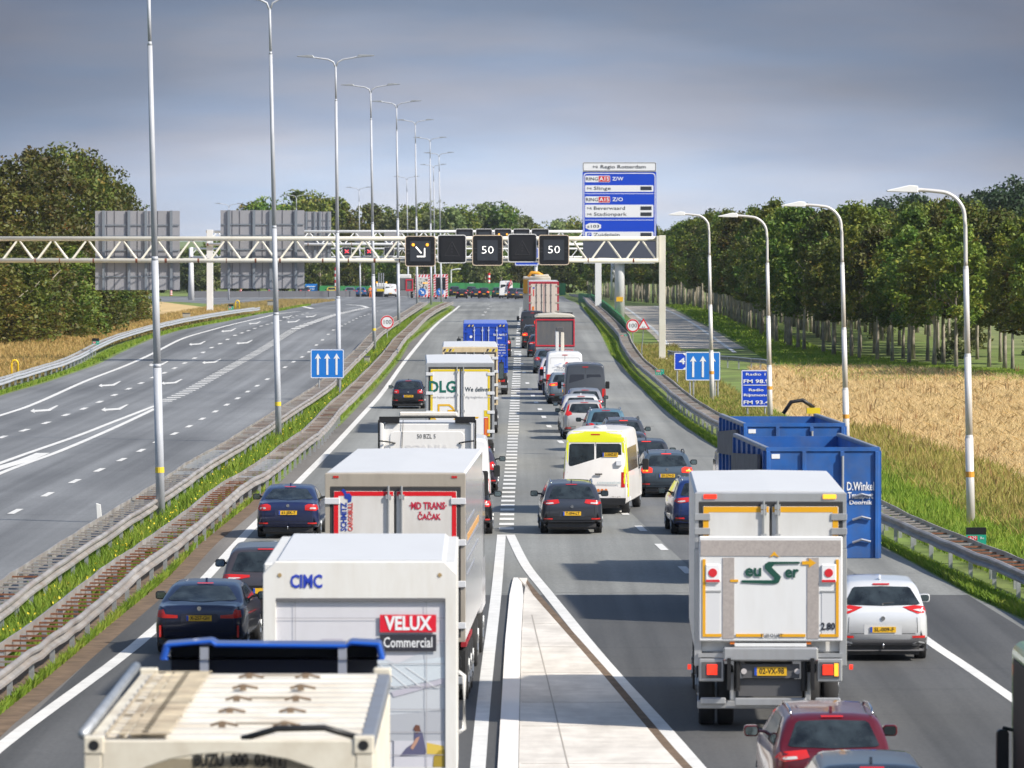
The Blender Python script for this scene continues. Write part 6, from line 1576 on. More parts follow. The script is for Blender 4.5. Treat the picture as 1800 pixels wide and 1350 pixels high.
for x_, s_ in ((.60, '·MD TRANS·'), (.62, 'ČAČAK')):
    text(s_, .18 if 'MD' in s_ else .15, flat('md_red', (.50, .02, .05), .4), root, (x_, -.066, zt - (.60 if 'MD' in s_ else .80)), width=.68 if 'MD' in s_ else .42, bold=.03)
for s in (-1, 1): MB().box(s * 1.08 - .05, s * 1.08 + .05, -.06, -.052, zt - .09, zt - .05).obj('marker_lamp', M_RED, root)
for zz_, w_ in ((3.3, .9), (2.9, 1.4), (2.6, 1.4), (2.35, .9)): MB().box(W/2 - .003, W/2 + .004, 1.2, 1.2 + w_ * 5, zz_, zz_ + .05).obj('side_stripe', mat('stripe_grey', (.35, .37, .42), .3), root)
MB().box(W/2 - .003, W/2 + .006, 1.4, 8.4, 2.98, 3.10).obj('side_stripe', flat('stripe_orange', (.65, .36, .12), .4), root)
trailer_gear(root, W, (1.7, 3.0, 4.3), zf, L, plate_txt=''); tractor(root, L + .9, 2.5, 3.7, (.5, .5, .52))
for yy in (1.7, 3.0, 4.3): MB().box(W/2 - .12, W/2 - .02, yy - .5, yy + .5, 1.02, 1.1).obj('mudguard', flat('guard_red', (.35, .02, .03), .5), root)

# ---- blue-navy saloon
car('dark blue older saloon with amber plate between the rail and the red-edged trailer', 'sedan', 506, 161.5, 1.82, (.012, .022, .085), lights='slab', plate_txt='61-JSK-7', plate_z=.75, yaw=-.8, tow=True, Hh=1.47)
# ---- cars glimpsed right of the trailer
car('black car glimpsed beside the cab of the red-edged trailer', 'hatch', 812, 163.5, 1.78, (.010, .011, .013), lights='slab', Hh=1.5)
car('dark purple hatchback half hidden behind the trailer roof', 'hatch', 829, 190, 1.78, (.045, .038, .062), lights='upr', Hh=1.52)
# ---- white tractor unit seen from behind
d = 147; root = lorry_root('tractor_unit', 'white cab with black side deflectors lettered 50 BZL 5', 751, d, -.6)
W = 2.5; M_CABW = mat('cab_white', (.80, .79, .77), .38, coat=.4, dirt=.14, dcol=(.42, .35, .3))
mb = MB(); mb.prism(rrect(-1.20, 1.20, 1.0, 3.78, .18, 5), .0, 2.2); cab = mb.obj('cab', M_CABW, root, bevel=.05, seg=2)
MB().prism(rrect(-.96, .96, 2.35, 3.55, .12, 4), -.02, .001).obj('pressed_panel', mat('cab_white_b', (.76, .75, .73), .4, dirt=.14, dcol=(.42, .35, .3)), cab, bevel=.015, seg=2)
MB().prism(rrect(-.45, .5, 1.7, 2.15, .05, 3), -.015, .001).obj('pressed_panel', MATS['cab_white_b'], cab, bevel=.01)
text('SCANIA', .26, mat('cab_white_c', (.66, .65, .64), .4), root, (.0, -.022, 3.10), width=1.15, bold=.04, depth=.01)
text('50 BZL 5', .16, M_TEXT, root, (-.02, -.024, 3.42), width=.48)
MB().box(-1.15, 1.15, -.012, .0, 2.27, 2.29).obj('cab_seam', flat('seam_grey', (.22, .20, .19), .7), cab)
for s in (-1, 1):
    MB().prism([(s * 1.235, 1.4), (s * 1.14, 1.4), (s * 1.12, 3.75), (s * 1.225, 3.85)] if s > 0 else [(-1.14, 1.4), (-1.235, 1.4), (-1.225, 3.85), (-1.12, 3.75)], -.10, .02).obj('side_deflector', M_CABW, root, bevel=.02)
    MB().box(min(s * 1.235, s * 1.27), max(s * 1.235, s * 1.27), -.13, .1, 1.4, 3.85).obj('deflector_edge', M_BLACK, root, bevel=.01)
    for z in (3.28, 2.42): MB().tube([(s * 1.22, -.3, z + .04), (s * .96, -.08, z), (s * .82, -.04, z - .03)], .022, 6).obj('deflector_strut', M_BLACK, root)
    MB().prism(rrect(s * 1.42 - .13, s * 1.42 + .13, 2.15 - .35, 2.2 + .25, .05), 1.9, 2.05).obj('side_mirror', M_BLACK, root, bevel=.02)
    MB().cyl((s * 1.2, 1.95, 2.3), (s * 1.35, 1.95, 2.3), .03, n=6).obj('mirror_arm', M_BLACK, root)
    for yy, dual in ((-2.0, True), (1.3, False)): wheel(root, s * 1.08, yy, .5, .3, dual=dual)
mb = MB(); mb.box(-1.24, 1.24, -.08, .2, 3.90, 3.93); mb.box(-1.24, -.72, -.10, .2, 3.78, 3.93); mb.box(.72, 1.24, -.10, .2, 3.78, 3.90); mb.obj('roof_deflector_edge', M_BLACK, root)
MB().box(-.72, .78, -.10, .2, 3.94, 4.06).obj('roof_deflector', mat('deflector_white', (.72, .68, .62), .4, dirt=.2), root, bevel=.03)
MB().box(-.42, .42, -3.2, 1.9, .6, .9).obj('chassis', M_CHASSIS, root); MB().box(-.45, .45, -2.4, -1.3, .92, 1.12).obj('coupling_plate', M_CHASSIS, root)
MB().tube([(-.62, -.03, 3.85), (-.66, -.05, 3.0), (-.75, -.04, 2.3)], .008, 4).obj('cable', M_BLACK, root)
MB().box(.92, 1.08, -.35, -.02, 1.4, 2.35).obj('exhaust_stack', flat('exhaust', (.05, .045, .04), .5), root)
# ---- white van ahead of it
r_, bvh, PP = van('white van squeezed between the white cab and the trailer lettered DLG', 803, 171, 2.02, 5.6, 2.55, mat('van_white', (.72, .73, .74), .35, coat=.5, dirt=.1), windows=False)
# ---- DLG trailer
d = 210; root = lorry_root('box_lorry', 'white semi-trailer with yellow-edged doors lettered DLG We deliver', 809, d, 1.0)
W, L, zf, zt = 2.52, 13.6, 1.15, 3.98
ybox(W, L, zf, zt, root, M_TCONT, M_ROOFW)
M_YEL = flat('stripe_yellow', (.70, .52, .02), .4)
rear_doors(root, W, zf, zt, M_ALU, M_GASK, M_YEL, mat('door_bright', (.74, .74, .74), .4, dirt=.1), header=.16, bw=.085, rods=1, hinges=4)
text('DLG', .58, flat('dlg_green', (.008, .12, .09), .4), root, (-.66, -.068, zt - .90), width=.98, bold=.03)
text('We deliver.', .24, flat('dlg_dark', (.03, .05, .06), .4), root, (.66, -.068, zt - .98), width=.96, bold=.01)
text('Your logistic partner', .12, flat('dlg_pale', (.48, .48, .49), .5), root, (-.64, -.068, zt - 1.26), width=.9); text('dlg-logistics.com', .12, MATS['dlg_pale'], root, (.66, -.068, zt - 1.26), width=.94)
mb = MB(); O = lambda pts: mb.prism(pts, -.070, -.0645)
zq = zt - 1.52
for a, b in (((-.83, zq), (-.83, zq - .45)), ): O([(a[0], a[1]), (a[0] + .07, a[1]), (b[0] + .07, b[1]), (b[0], b[1] + .06)])
O([(-.76, zq), (-.40, zq), (-.26, zq - .10), (-.17, zq - .28), (-.24, zq - .28), (-.31, zq - .15), (-.42, zq - .07), (-.76, zq - .07)])
O([(-.46, zq - .21), (-.24, zq - .21), (-.17, zq - .28), (-.39, zq - .28), (-.39, zq - .46), (-.46, zq - .40)])
O([(-1.10, zq - .47), (-.97, zq - .47), (-.80, zq - .66), (-.88, zq - .66), (-1.0, zq - .53), (-1.10, zq - .53)])
O([(-.14, zq - .47), (.70, zq - .47), (.65, zq - .53), (-.12, zq - .53), (-.28, zq - .66), (-.36, zq - .66)])
mb.obj('dlg_emblem', flat('dlg_orange', (.72, .42, .02), .4), root)
MB().box(.88, 1.03, -.07, -.0645, zf + .85, zf + 1.08).obj('warning_label', M_YEL, root); MB().ring([(.88, zf + .15), (1.04, zf + .15), (1.04, zf + .8), (.88, zf + .8)], [(.90, zf + .18), (1.02, zf + .18), (1.02, zf + .77), (.90, zf + .77)], -.071, -.0645).obj('warning_label', M_SR, root)
MB().box(.905, 1.015, -.069, -.0645, zf + .19, zf + .76).obj('warning_label', M_ORANGE, root)
trailer_gear(root, W, (1.7, 3.0, 4.3), zf, L, plate_txt=''); tractor(root, L + .9, 2.5, 3.6, (.6, .6, .6))
# ---- dark hatchback far left
car('black hatchback alone in the left lane beside the trailer lettered DLG', 'hatch', 717.5, 288, 1.68, (.018, .022, .032), lights='polo', plate_txt='8-KTV-92', plate_z=.66, yaw=-.5, Hh=1.46)
# ---- white container with orange corner marks
d = 250; root = lorry_root('container_lorry', 'white container lorry with orange striped corners ahead of the trailer lettered DLG', 826.5, d, .6)
W, L, zf, zt = 2.44, 12, 1.3, 3.85
M_WC = mat('container_white', (.62, .60, .56), .5, dirt=.4, dcol=(.35, .28, .2))
ybox(W, L, zf, zt, root, M_WC, M_ROOFW)
rear_doors(root, W, zf, zt, mat('container_frame', (.60, .48, .30), .5, dirt=.4), M_GASK, None, M_WC, header=.24, bw=.05, rods=2, hinges=4)
for s in (-1, 1):
    for k in range(4): x = s * .95 + (k - 1.5) * .13; MB().prism([(x - .06, zt - .2), (x + .02, zt - .2), (x + .08, zt - .08), (x, zt - .08)], -.056, -.0515).obj('warning_stripe', M_YEL if k % 2 else M_GASK, root)
trailer_gear(root, W, (1.7, 3.0, 4.3), 1.25, L, plate_txt=''); tractor(root, L + .9, 2.5, 3.4, (.6, .6, .6), mirrors=(1,))
# ---- blue container
d = 312; root = lorry_root('container_lorry', 'blue shipping container lorry at the head of the left file', 853.5, d, .4)
W, L, zf, zt = 2.44, 12.2, 1.25, 3.95; M_CB = mat('container_blue', (.006, .055, .42), .45, dirt=.2, dcol=(.05, .08, .2)); M_CBR = mat('container_blue_roof', (.14, .20, .52), .55, dirt=.3, dcol=(.2, .25, .4))
ybox(W, L, zf, zt, root, M_CB, M_CBR)
rear_doors(root, W, zf, zt, M_CB, flat('blue_dark', (.004, .03, .22), .6), None, M_CB, header=.20, rods=2, hinges=4, rod_m=mat('rod_pale', (.5, .55, .65), .4), hm=M_CB)
mb = MB()
for s in (-1, 1):
    for z in (zf + .35, zf + .95, zf + 1.55, zf + 2.05): mb.box(min(s * .12, s * 1.0), max(s * .12, s * 1.0), -.075, -.061, z, z + .12)
mb.obj('door_corrugation', MATS['container_blue'], root, bevel=.01)
for s in (-1, 1):
    for k in range(4): x = s * .85 + (k - 1.5) * .10; MB().prism([(x - .05, zt - .17), (x + .01, zt - .17), (x + .06, zt - .06), (x, zt - .06)], -.056, -.0515).obj('warning_stripe', M_YEL if k % 2 else M_GASK, root)
text('TDRU  960172  7', .15, M_SW, root, (.78, -.08, zt - .62), width=.74, bold=.03); text('45G1', .13, M_SW, root, (.78, -.08, zt - .80), width=.24, bold=.03)
for k in range(5): text(('MAX GR  32.500 KG', 'TARE  3.870 KG', 'NET  28.630 KG', 'CU CAP  76.4', 'CUM  2700')[k], .10, M_SW, root, (.78, -.08, zt - 1.16 - k * .15), width=.62, bold=.02)
MB().cyl((-.80, -.085, zt - .72), (-.80, -.076, zt - .72), .075, n=16).obj('round_label', M_SW, root)
trailer_gear(root, W, (1.7, 3.0, 4.3), 1.2, L, plate_txt='', lit=False); tractor(root, L + 1.0, 2.5, 3.3, (.3, .3, .33), mirrors=(-1,))
car('black car showing just right of the blue container', 'hatch', 876, 396, 1.80, (.014, .014, .018), lights='slab', Hh=1.75)

# ---- white tail-lift lorry
d = 98.3; root = lorry_root('box_lorry', 'white tail-lift lorry with amber-edged rear doors and a euSer emblem', 1354, d, -1.1)
W, L, zf, zt = 2.62, 8.6, 1.40, 4.17; K = .22
M_AMB = flat('stripe_amber', (.72, .36, .01), .4); M_LIFT = mat('lift_white', (.70, .71, .72), .4, dirt=.2, dcol=(.45, .42, .38))
M_TREAD = mat('tread_plate', (.40, .36, .34), .6, .2, var=.12, vs=26)
ybox(W, L, zf, zt, root, M_TCONT, M_ROOFW)
rear_doors(root, W, 3.2, zt, M_ALU, M_GASK, M_AMB, M_TCONT, header=.17, post=.07, bw=.10, rods=1, hinges=2, border_bottom=False, hm=M_ALU)
for s in (-1, 1):
    MB().box(s * 1.03 - .13, s * 1.03 + .10, -.075, -.055, zt - .11, zt - .03).obj('top_marker_lamp', M_REDL if s < 0 else M_AMBL, root, bevel=.01)
    MB().box(min(s * (W/2 - .12), s * (W/2 + .01)), max(s * (W/2 - .12), s * (W/2 + .01)), -.05, .02, .95 + K, 3.2).obj('rear_post', M_ALU, root, bevel=.01)
# the raised lift platform
lx = 1.24; z0, z1 = 1.60, 3.42
lift = MB().box(-lx, lx, -.16, -.10, z0, z1).obj('tail_lift', M_LIFT, root, bevel=.02)
MB().box(-lx + .03, lx - .03, -.172, -.162, z1 - .34, z1 - .07).obj('tread_strip', M_TREAD, lift)
for s in (-1, 1): MB().box(s * .73 - .10, s * .73 + .10, -.171, -.162, z0 + .05, z1 - .37).obj('tread_strip', M_TREAD, lift)
for a, b in ((-1.16, -.86), (.86, 1.16)):
    MB().box(a, b, -.176, -.163, z0 + .85, z0 + .88).obj('panel_step', M_ALU, lift); MB().box(a + .02, b - .02, -.168, -.162, z0 + .1, z0 + .84).obj('inset_panel', MATS['hinge_white'] if 'hinge_white' in MATS else M_LIFT, lift)
mb = MB(); 
for s in (-1, 1): mb.box(s * 1.15 - .025, s * 1.15 + .025, -.178, -.162, z0 + .08, z1 - .40)
mb.box(-.60, -.13, -.178, -.162, z0 + .08, z0 + .13); mb.box(.16, .60, -.178, -.162, z0 + .08, z0 + .13); mb.box(-1.12, -.85, -.178, -.162, z0 + .08, z0 + .13); mb.box(.85, 1.12, -.178, -.162, z0 + .08, z0 + .13)
mb.obj('amber_stripe', M_AMB, lift)
for s in (-1, 1):
    sf = MB().box(s * 1.0 - .13, s * 1.0 + .13, -.20, -.165, z0 + 1.02, z0 + 1.34).obj('warning_flag', M_SW, lift, bevel=.03)
    MB().cyl((s * 1.0, -.21, z0 + 1.19), (s * 1.0, -.201, z0 + 1.19), .075, n=14).obj('flag_emblem', M_SR, sf); MB().box(s * 1.0 - .12, s * 1.0 + .12, -.208, -.201, z0 + 1.03, z0 + 1.07).obj('flag_stripe', M_SR, sf)
G_ = flat('euser_green', (.01, .07, .05), .4); ez = z0 + 1.22
text('eu', .29, G_, lift, (-.30, -.178, ez + .0), width=.28, bold=.03); text('er', .29, G_, lift, (.36, -.178, ez - .02), width=.24, bold=.03)
mb = MB(); mb.prism([(-.5, ez - .20), (-.5, ez - .16), (.06, ez - .16), (.14, ez - .20), (.06, ez - .22), (-.1, ez - .22)], -.178, -.163)
mb.prism([(-.10, ez + .12), (-.04, ez + .16), (.50, ez + .16), (.50, ez + .13), (.06, ez + .12), (.02, ez + .06), (.18, ez - .10), (.14, ez - .20), (.04, ez - .22), (.06, ez - .12), (-.10, ez + .04)], -.181, -.163)
mb.obj('euser_emblem', G_, lift)
mb = MB(); mb.box(-.70, -.56, -.178, -.163, ez - .19, ez - .15); mb.prism([(.54, ez + .11), (.66, ez + .11), (.66, ez + .06), (.78, ez + .14), (.66, ez + .22), (.66, ez + .17), (.54, ez + .17)], -.178, -.163); mb.prism([(-.02, ez + .24), (.06, ez + .34), (.14, ez + .24), (.06, ez + .27)], -.178, -.163); mb.obj('euser_arrows', M_AMB, lift)
text('2.80', .17, M_SK, lift, (.99, -.178, z0 + .26), width=.24, bold=.02)
text('EUROLIFT', .09, M_SK, lift, (.02, -.178, z0 + .10), width=.38)
# mechanism, lamps, bumper below
MB().box(-.82, .82, -.22, -.02, 1.26, 1.50).obj('lift_cylinder_beam', M_ALU, root, bevel=.03)
MB().box(-.62, .62, -.13, -.08, 1.51, 1.57).obj('lift_hinge', M_LIFT, root)
for s in (-1, 1):
    MB().box(s * 1.01 - .24, s * 1.01 + .24, -.10, .1, 1.10 + K, 1.17 + K).obj('bracket', M_ALU, root)
    cl = MB().box(s * 1.02 - .22, s * 1.02 + .22, -.12, .05, .68 + K, 1.08 + K).obj('light_cluster', M_ALU, root, bevel=.02)
    MB().box(s * 1.02 - .17, s * 1.02 + .17, -.135, -.121, .74 + K, 1.02 + K).obj('cluster_face', M_GREYP, cl)
    MB().box(s * 1.0 - .10, s * 1.0 + .08, -.15, -.136, .80 + K, .98 + K).obj('red_lens', M_REDL, cl)
    if s > 0: MB().box(1.10, 1.17, -.15, -.136, .78 + K, 1.0 + K).obj('amber_lens', M_AMBL, cl)
    MB().box(s * .72 - .03, s * .72 + .03, -.35, -.05, .55 + K, 1.1 + K).obj('lift_arm', M_BLACK, root); MB().cyl((s * .58, -.12, .52 + K), (s * .58, -.12, 1.1 + K), .055, n=10).obj('lift_ram', M_BLACK, root)
    MB().cyl((s * 1.10, -.18, .52), (s * 1.10, -.02, .52), .06, n=10).obj('rubber_buffer', M_RUB, root) if False else None
    MB().box(s * .99 - .22, s * .99 + .22, -.10, -.02, .28 + K, .40 + K).obj('underrun_bar', M_ALU, root, bevel=.02)
    MB().cyl((s * (W/2 + .06), .1, .92 + K), (s * (W/2 + .12), .1, .92 + K), .045, n=10).obj('side_marker_lamp', M_REDL, root)
    MB().box(s * .66 - .04, s * .66 + .04, -.13, -.08, 1.55, 1.68).obj('orange_lamp', M_ORANGE, root)
MB().box(-.62, .62, -.16, -.06, .26 + K, .40 + K).obj('underrun_bar', M_ALU, root, bevel=.02)
MB().box(-.50, .50, -.10, -.03, .74 + K, .98 + K).obj('plate_carrier', M_GREYP, root); plate(root, -.11, .86 + K, '02-VX-98', w=.56, h=.15)
for s in (-1, 1): MB().cyl((s * .46, -.13, .86 + K), (s * .46, -.10, .86 + K), .05, n=12).obj('round_lamp', M_LENS, root)
MB().box(-.55, .55, -.02, .0, .42 + K, .72 + K).obj('spare_cover', M_GREYP, root)
trailer_gear(root, W, (), 1.15, L, lights=False, plate_txt=None, flaps=False)
for s in (-1, 1): wheel(root, s * 1.08, 1.6, .54, .28, dual=True); wheel(root, s * 1.08, L + .6, .48, .3)
tractor(root, L + .15, 2.45, 3.2, (.65, .65, .66))

# ---- white MPV right of it
car('white people carrier on the outer lane right of the tail-lift lorry', 'mpv', 1552, 114.5, 1.90, (.72, .73, .74), lights='tri', plate_txt='SL-009-F', plate_z=.58, Hh=1.66, tow=True, roofcol=1, trim=M_GREYP, yaw=1.0)
# ---- open blue skips on lorry and drawbar trailer
M_SKIP = mat('skip_blue', (.012, .10, .36), .5, var=.3, vs=1.1, dirt=.55, dcol=(.09, .11, .15), dscale=(1, 1, 1)); M_SKIPE = mat('skip_edge', (.24, .27, .34), .55, .2, dirt=.5)
def skip(label, px, d, L, W, z0, zt, yaw, txt=None, tarp=True, group='open blue skips'):
    root = lorry_root('skip_lorry', label, px, d, yaw, None)
    t = .07
    MB().box(-W/2, W/2, 0, t, z0, zt).obj('tail_door', M_SKIP, root, bevel=.01)
    MB().box(-W/2, -W/2 + t, t, L, z0, zt).obj('side_wall', M_SKIP, root); MB().box(W/2 - t, W/2, t, L, z0, zt).obj('side_wall', M_SKIP, root)
    MB().box(-W/2, W/2, L, L + t, z0, zt + .02).obj('front_wall', M_SKIP, root); MB().box(-W/2 + t, W/2 - t, t, L, z0, z0 + .1).obj('floor', M_SKIP, root)
    for s in (-1, 1):
        x0, x1 = (W/2 - .09, W/2 + .03) if s > 0 else (-W/2 - .03, -W/2 + .09)
        MB().box(x0, x1, .0, L + .1, zt, zt + .09).obj('top_rim', M_SKIPE, root, bevel=.02)
        for k in range(7):
            y = .25 + (L - .5) * k / 6; MB().box(min(s * W/2, s * (W/2 + .06)), max(s * W/2, s * (W/2 + .06)), y - .06, y + .06, z0, zt).obj('side_rib', M_SKIP, root)
    MB().box(-W/2, W/2, -.03, .05, zt + .002, zt + .09).obj('top_rim', M_SKIP, root)
    for x in (-W/2 + .04, -.42, .42, W/2 - .06): MB().box(x - .045, x + .045, -.07, -.002, z0, zt).obj('door_rib', M_SKIP, root, bevel=.01)
    MB().cyl((W/2 - .82, -.1, z0 + .1), (W/2 - .82, -.1, zt - .1), .028, n=8).obj('lock_rod', M_ALU, root)
    for z in (z0 + .35, z0 + .85, z0 + 1.35): MB().tube([(W/2 - .6, -.05, z), (W/2 - .4, -.06, z + .07), (W/2 - .2, -.05, z + .02)], .03, 6).obj('dent_bar', M_SKIPE, root)
    MB().box(-W/2 + .12, -W/2 + .30, -.012, -.001, zt - .16, zt - .06).obj('label_plate', M_SW, root)
    if tarp:
        MB().prism([(.9, zt - .1), (L - .5, zt - .35), (L - .5, zt - .9), (.9, zt - .75)], -W/2 - .12, -W/2 - .05, 'x').obj('tarpaulin', mat('tarp_grey', (.12, .12, .13), .8, var=.2), root)
    if txt:
        for s_, zz, hh, ww in (('D.Winkel', zt - .78, .26, .60), ('Transport', zt - .98, .20, .56), ('Doornik', zt - 1.13, .13, .5)): text(s_, hh, M_SW, root, (W/2 - .42, -.012, zz), width=ww, bold=.02, depth=.004)
    MB().box(-.45, .45, .2, L, z0 - .45, z0 - .05).obj('chassis', M_CHASSIS, root)
    for yy in (1.2, 2.6, L - 1.2):
        for s in (-1, 1): wheel(root, s * (W/2 - .18), yy, .5, .34)
    for s in (-1, 1): MB().box(s * .95 - .2, s * .95 + .2, -.0, .06, .75, .92).obj('tail_light', M_RED, root)
    return root
r = skip('open blue skip trailer with white lettering, towering behind the white people carrier', 1446, 125, 8.6, 2.5, 1.5, 3.86, 2.4, True)
r = skip('second open blue skip, ahead of the lettered skip trailer', 1396, 139.5, 7.2, 2.5, 1.5, 3.92, 2.4, None)
MB().tube([(.4, 7.5, 4.0), (.6, 7.5, 4.3), (.9, 7.5, 4.35), (1.2, 7.5, 4.15)], .05, 8).obj('loader_hose', M_BLACK, r, True); MB().box(1.0, 1.35, 7.4, 7.6, 4.0, 4.15).obj('loader_head', M_YEL, r)
tractor(r, 7.8, 2.5, 3.0, (.02, .10, .32))

# ---- dark hatch with KIA-like rear and other cars
car('dark grey estate with shark fin, alone left of the yellow and white minibus', 'estate', 1005.5, 164, 1.80, (.040, .046, .062), lights='wide', plate_txt='T-094-LT', plate_z=.60, yaw=1.0, Hh=1.49, rails=2, chrome=True)
car('bright dark-blue off-roader tucked against the left side of the tail-lift lorry', 'suv', 1238, 163.5, 1.84, (.012, .035, .15), lights='wide', plate_txt='', Hh=1.62, yaw=2.0, rails=True, chrome=True)
car('blue-grey estate with lit brake lamp and yellow plate, left of the open skips', 'estate', 1172.5, 187.5, 1.82, (.075, .105, .135), lights='slab', plate_txt='SX-274-G', plate_z=.72, brake=True, rails=True, yaw=1.5, Hh=1.50, lit=True)
car('dark people carrier with orange brake lamp between the minibus and the blue-grey estate', 'suv', 1137, 196, 1.82, (.03, .035, .045), lights='slab', brake=True, Hh=1.62, yaw=1.5)
# yellow and white minibus
M_MBW = mat('minibus_white', (.70, .68, .66), .38, coat=.3, dirt=.25, dcol=(.42, .36, .3), dscale=(1, 1, .5)); M_MBY = mat('minibus_yellow', (.74, .76, .02), .4)
root, bvh, PP = van('yellow and white minibus with dark rear windows in the middle of the queue', 1046, 176, 2.02, 6.0, 2.62, M_MBW, windows=False, plate_txt=None, yaw=-6.0, name='minibus')
for s in (-1, 1):
    p = [(.03, 1.50), (.80, 1.50), (.83, 1.56), (.80, 2.16), (.74, 2.20), (.03, 2.20)]; PP(p if s > 0 else mirror(p), M_GLASS, 'rear_window', .012)
PP([(-.90, 2.24), (-.86, 2.50), (-.82, 2.575), (.82, 2.575), (.86, 2.50), (.90, 2.24)], M_MBY, 'yellow_band', .009)
for s in (-1, 1):
    p = [(.865, .95), (.865, 1.4), (.82, 2.24), (.885, 2.24), (.965, 1.4), (.985, .95)]; PP(p if s > 0 else mirror(p), M_MBY, 'yellow_band', .010)
    project_patch(bvh, [(.5, 1.32), (4.0, 1.32), (3.9, 2.05), (.6, 2.05)], mat('coach_glass', (.14, .11, .08), .12, spec=.8), 'side_window', root, axis='x', side=s, step=.4)
    project_patch(bvh, [(.12, .55), (.12, 2.4), (.45, 2.4), (.45, .55)], M_MBY, 'yellow_band', root, axis='x', side=s, step=.3)
plate(root, .05, 1.86, '3-XHZ-07', x=.47, w=.48, h=.13)
MB().box(.66, .83, -.02, .12, 1.53, 1.68).obj('white_sticker', M_SW, root)
text('connexxion', .14, flat('mb_text', (.25, .38, .42), .5), root, (.42, -.022, 1.0), width=.72); text('7142', .16, flat('mb_grey', (.40, .39, .37), .5), root, (.66, -.022, .52), width=.28, bold=.01)
text('regiotaxi.nl', .09, MATS['mb_text'], root, (-.42, -.022, 1.0), width=.6)
for x_ in (.10, .22, .34): MB().cyl((x_, -.03, .76), (x_, -.018, .76), .05, n=8).obj('badge', flat('mb_badge', (.65, .18, .03) if x_ != .22 else (.7, .4, .03), .5), root)
MB().box(.0, .22, -.03, .0, 1.24, 1.28).obj('door_handle', M_BLACK, root)
MB().cyl((.05, 1.2, 2.63), (.05, 1.2, 2.72), .22, .18, 16).obj('roof_vent', M_MBW, root, True)
# queue up to the black van
def q(label, shape, px, d, W, col, **k): return car(label, shape, px, d, W, col, **k)
q('dark grey car seen at the right shoulder of the minibus, light interior', 'hatch', 1103, 204, 1.80, (.05, .05, .06), lights='slab', Hh=1.60, yaw=1.5)
q('dark car with a slim red-edged rear window right above the minibus roof', 'estate', 1080, 211, 1.80, (.055, .055, .065), lights='upr', Hh=1.60, rails=True, yaw=1.2)
q('dark grey car with glowing orange brake lamp, right of the silver crossover', 'estate', 1097, 219, 1.82, (.06, .065, .075), lights='slab', Hh=1.62, brake=True, rails=True, yaw=1.2)
q('grey and light-blue car with roof aerial just right of the silver crossover', 'hatch', 1066, 229, 1.80, (.10, .20, .26), lights='slab', Hh=1.70, rails=2, yaw=1.2)
q('silver crossover with tall red lamps and a yellow plate', 'suv', 1028, 243, 1.87, (.50, .48, .46), lights='vol', plate_txt='L-618-RB', plate_z=.44, Hh=1.66, trim=M_GREYP, yaw=1.5, badge=False, lens=False)
q('white crossover close ahead of the silver one', 'suv', 1022, 251.5, 1.86, (.68, .67, .66), lights='slab', Hh=1.70, yaw=1.2)
q('grey roofed car squeezed between the white crossover and the black van', 'suv', 1029, 263, 1.82, (.24, .25, .28), lights='slab', Hh=1.68, yaw=1.0)
van('dark grey high van with two blacked-out rear windows', 1029, 277, 2.02, 5.9, 2.52, mat('van_dark', (.045, .052, .065), .35, coat=.6), winm=mat('van_dark_panel', (.03, .034, .045), .2), plate_txt='', yaw=.5, low=M_GREYP)
q('blue-grey off-roader with orange-lit lamp, left of the dark high van', 'suv', 995, 296, 1.90, (.20, .25, .30), lights='wide', Hh=1.66, lit=True, yaw=1.0)
root, bvh, PP = van('white high van lettered PEINEMANN with a lifting boom behind it', 993, 303.5, 2.02, 5.8, 2.55, mat('van_white_b', (.74, .75, .76), .35, coat=.5, dirt=.06), windows=False, plate_txt='', yaw=.5, low=M_GREYP)
PP([(-.80, .95), (-.80, 2.2), (-.74, 2.28), (.74, 2.28), (.80, 2.2), (.80, .95), (.77, .95), (.77, 2.17), (.72, 2.24), (-.72, 2.24), (-.77, 2.17), (-.77, .95)], mat('van_seam', (.5, .5, .52), .5), 'door_outline', .005)
text('PEINEMANN', .17, flat('peine_text', (.03, .04, .08), .5), root, (.12, -.03, 1.72), width=1.1, bold=.01); MB().cyl((.10, .0, 1.96), (.10, -.02, 1.96), .085, n=14).obj('round_logo', M_SR, root)
text('kraanverhuur', .10, flat('peine_blue', (.12, .25, .6), .5), root, (-.35, -.02, 1.92), width=.42, rot=(math.pi / 2, -.3, 0))
for s, zz in ((-1, .9), ): MB().box(-1.0, -.72, -.03, .05, .75, 1.38).obj('lamp_surround', M_RED, root, bevel=.02)
r2 = lorry_root('boom_lift', 'white lifting boom sticking up between the white van and the red-edged tipper', 984, 312, 0, None, 'boom lift')
MB().box(-.9, .9, 0, 4.2, .7, 1.5).obj('chassis_body', M_WHITE, r2, bevel=.04)
MB().box(-.24, -.06, .5, .75, 1.5, 3.55).obj('boom', M_WHITE, r2, bevel=.02); MB().box(.06, .24, .7, .95, 1.5, 3.45).obj('boom', mat('boom_cream', (.66, .62, .54), .5), r2, bevel=.02)
MB().box(-.20, .2, .45, .9, 3.55, 3.75).obj('boom_head', M_GREYP, r2, bevel=.02)
for yy in (.8, 3.3):
    for s in (-1, 1): wheel(r2, s * .8, yy, .36, .22)
q('white and red service car showing left of the white high van', 'hatch', 974, 321.5, 1.8, (.66, .62, .60), lights='upr', Hh=1.85, yaw=0, lit=True)
q('blue-grey car between the white boom and the block line', 'hatch', 963, 356.5, 1.84, (.09, .13, .18), lights='slab', Hh=1.55, yaw=.5)
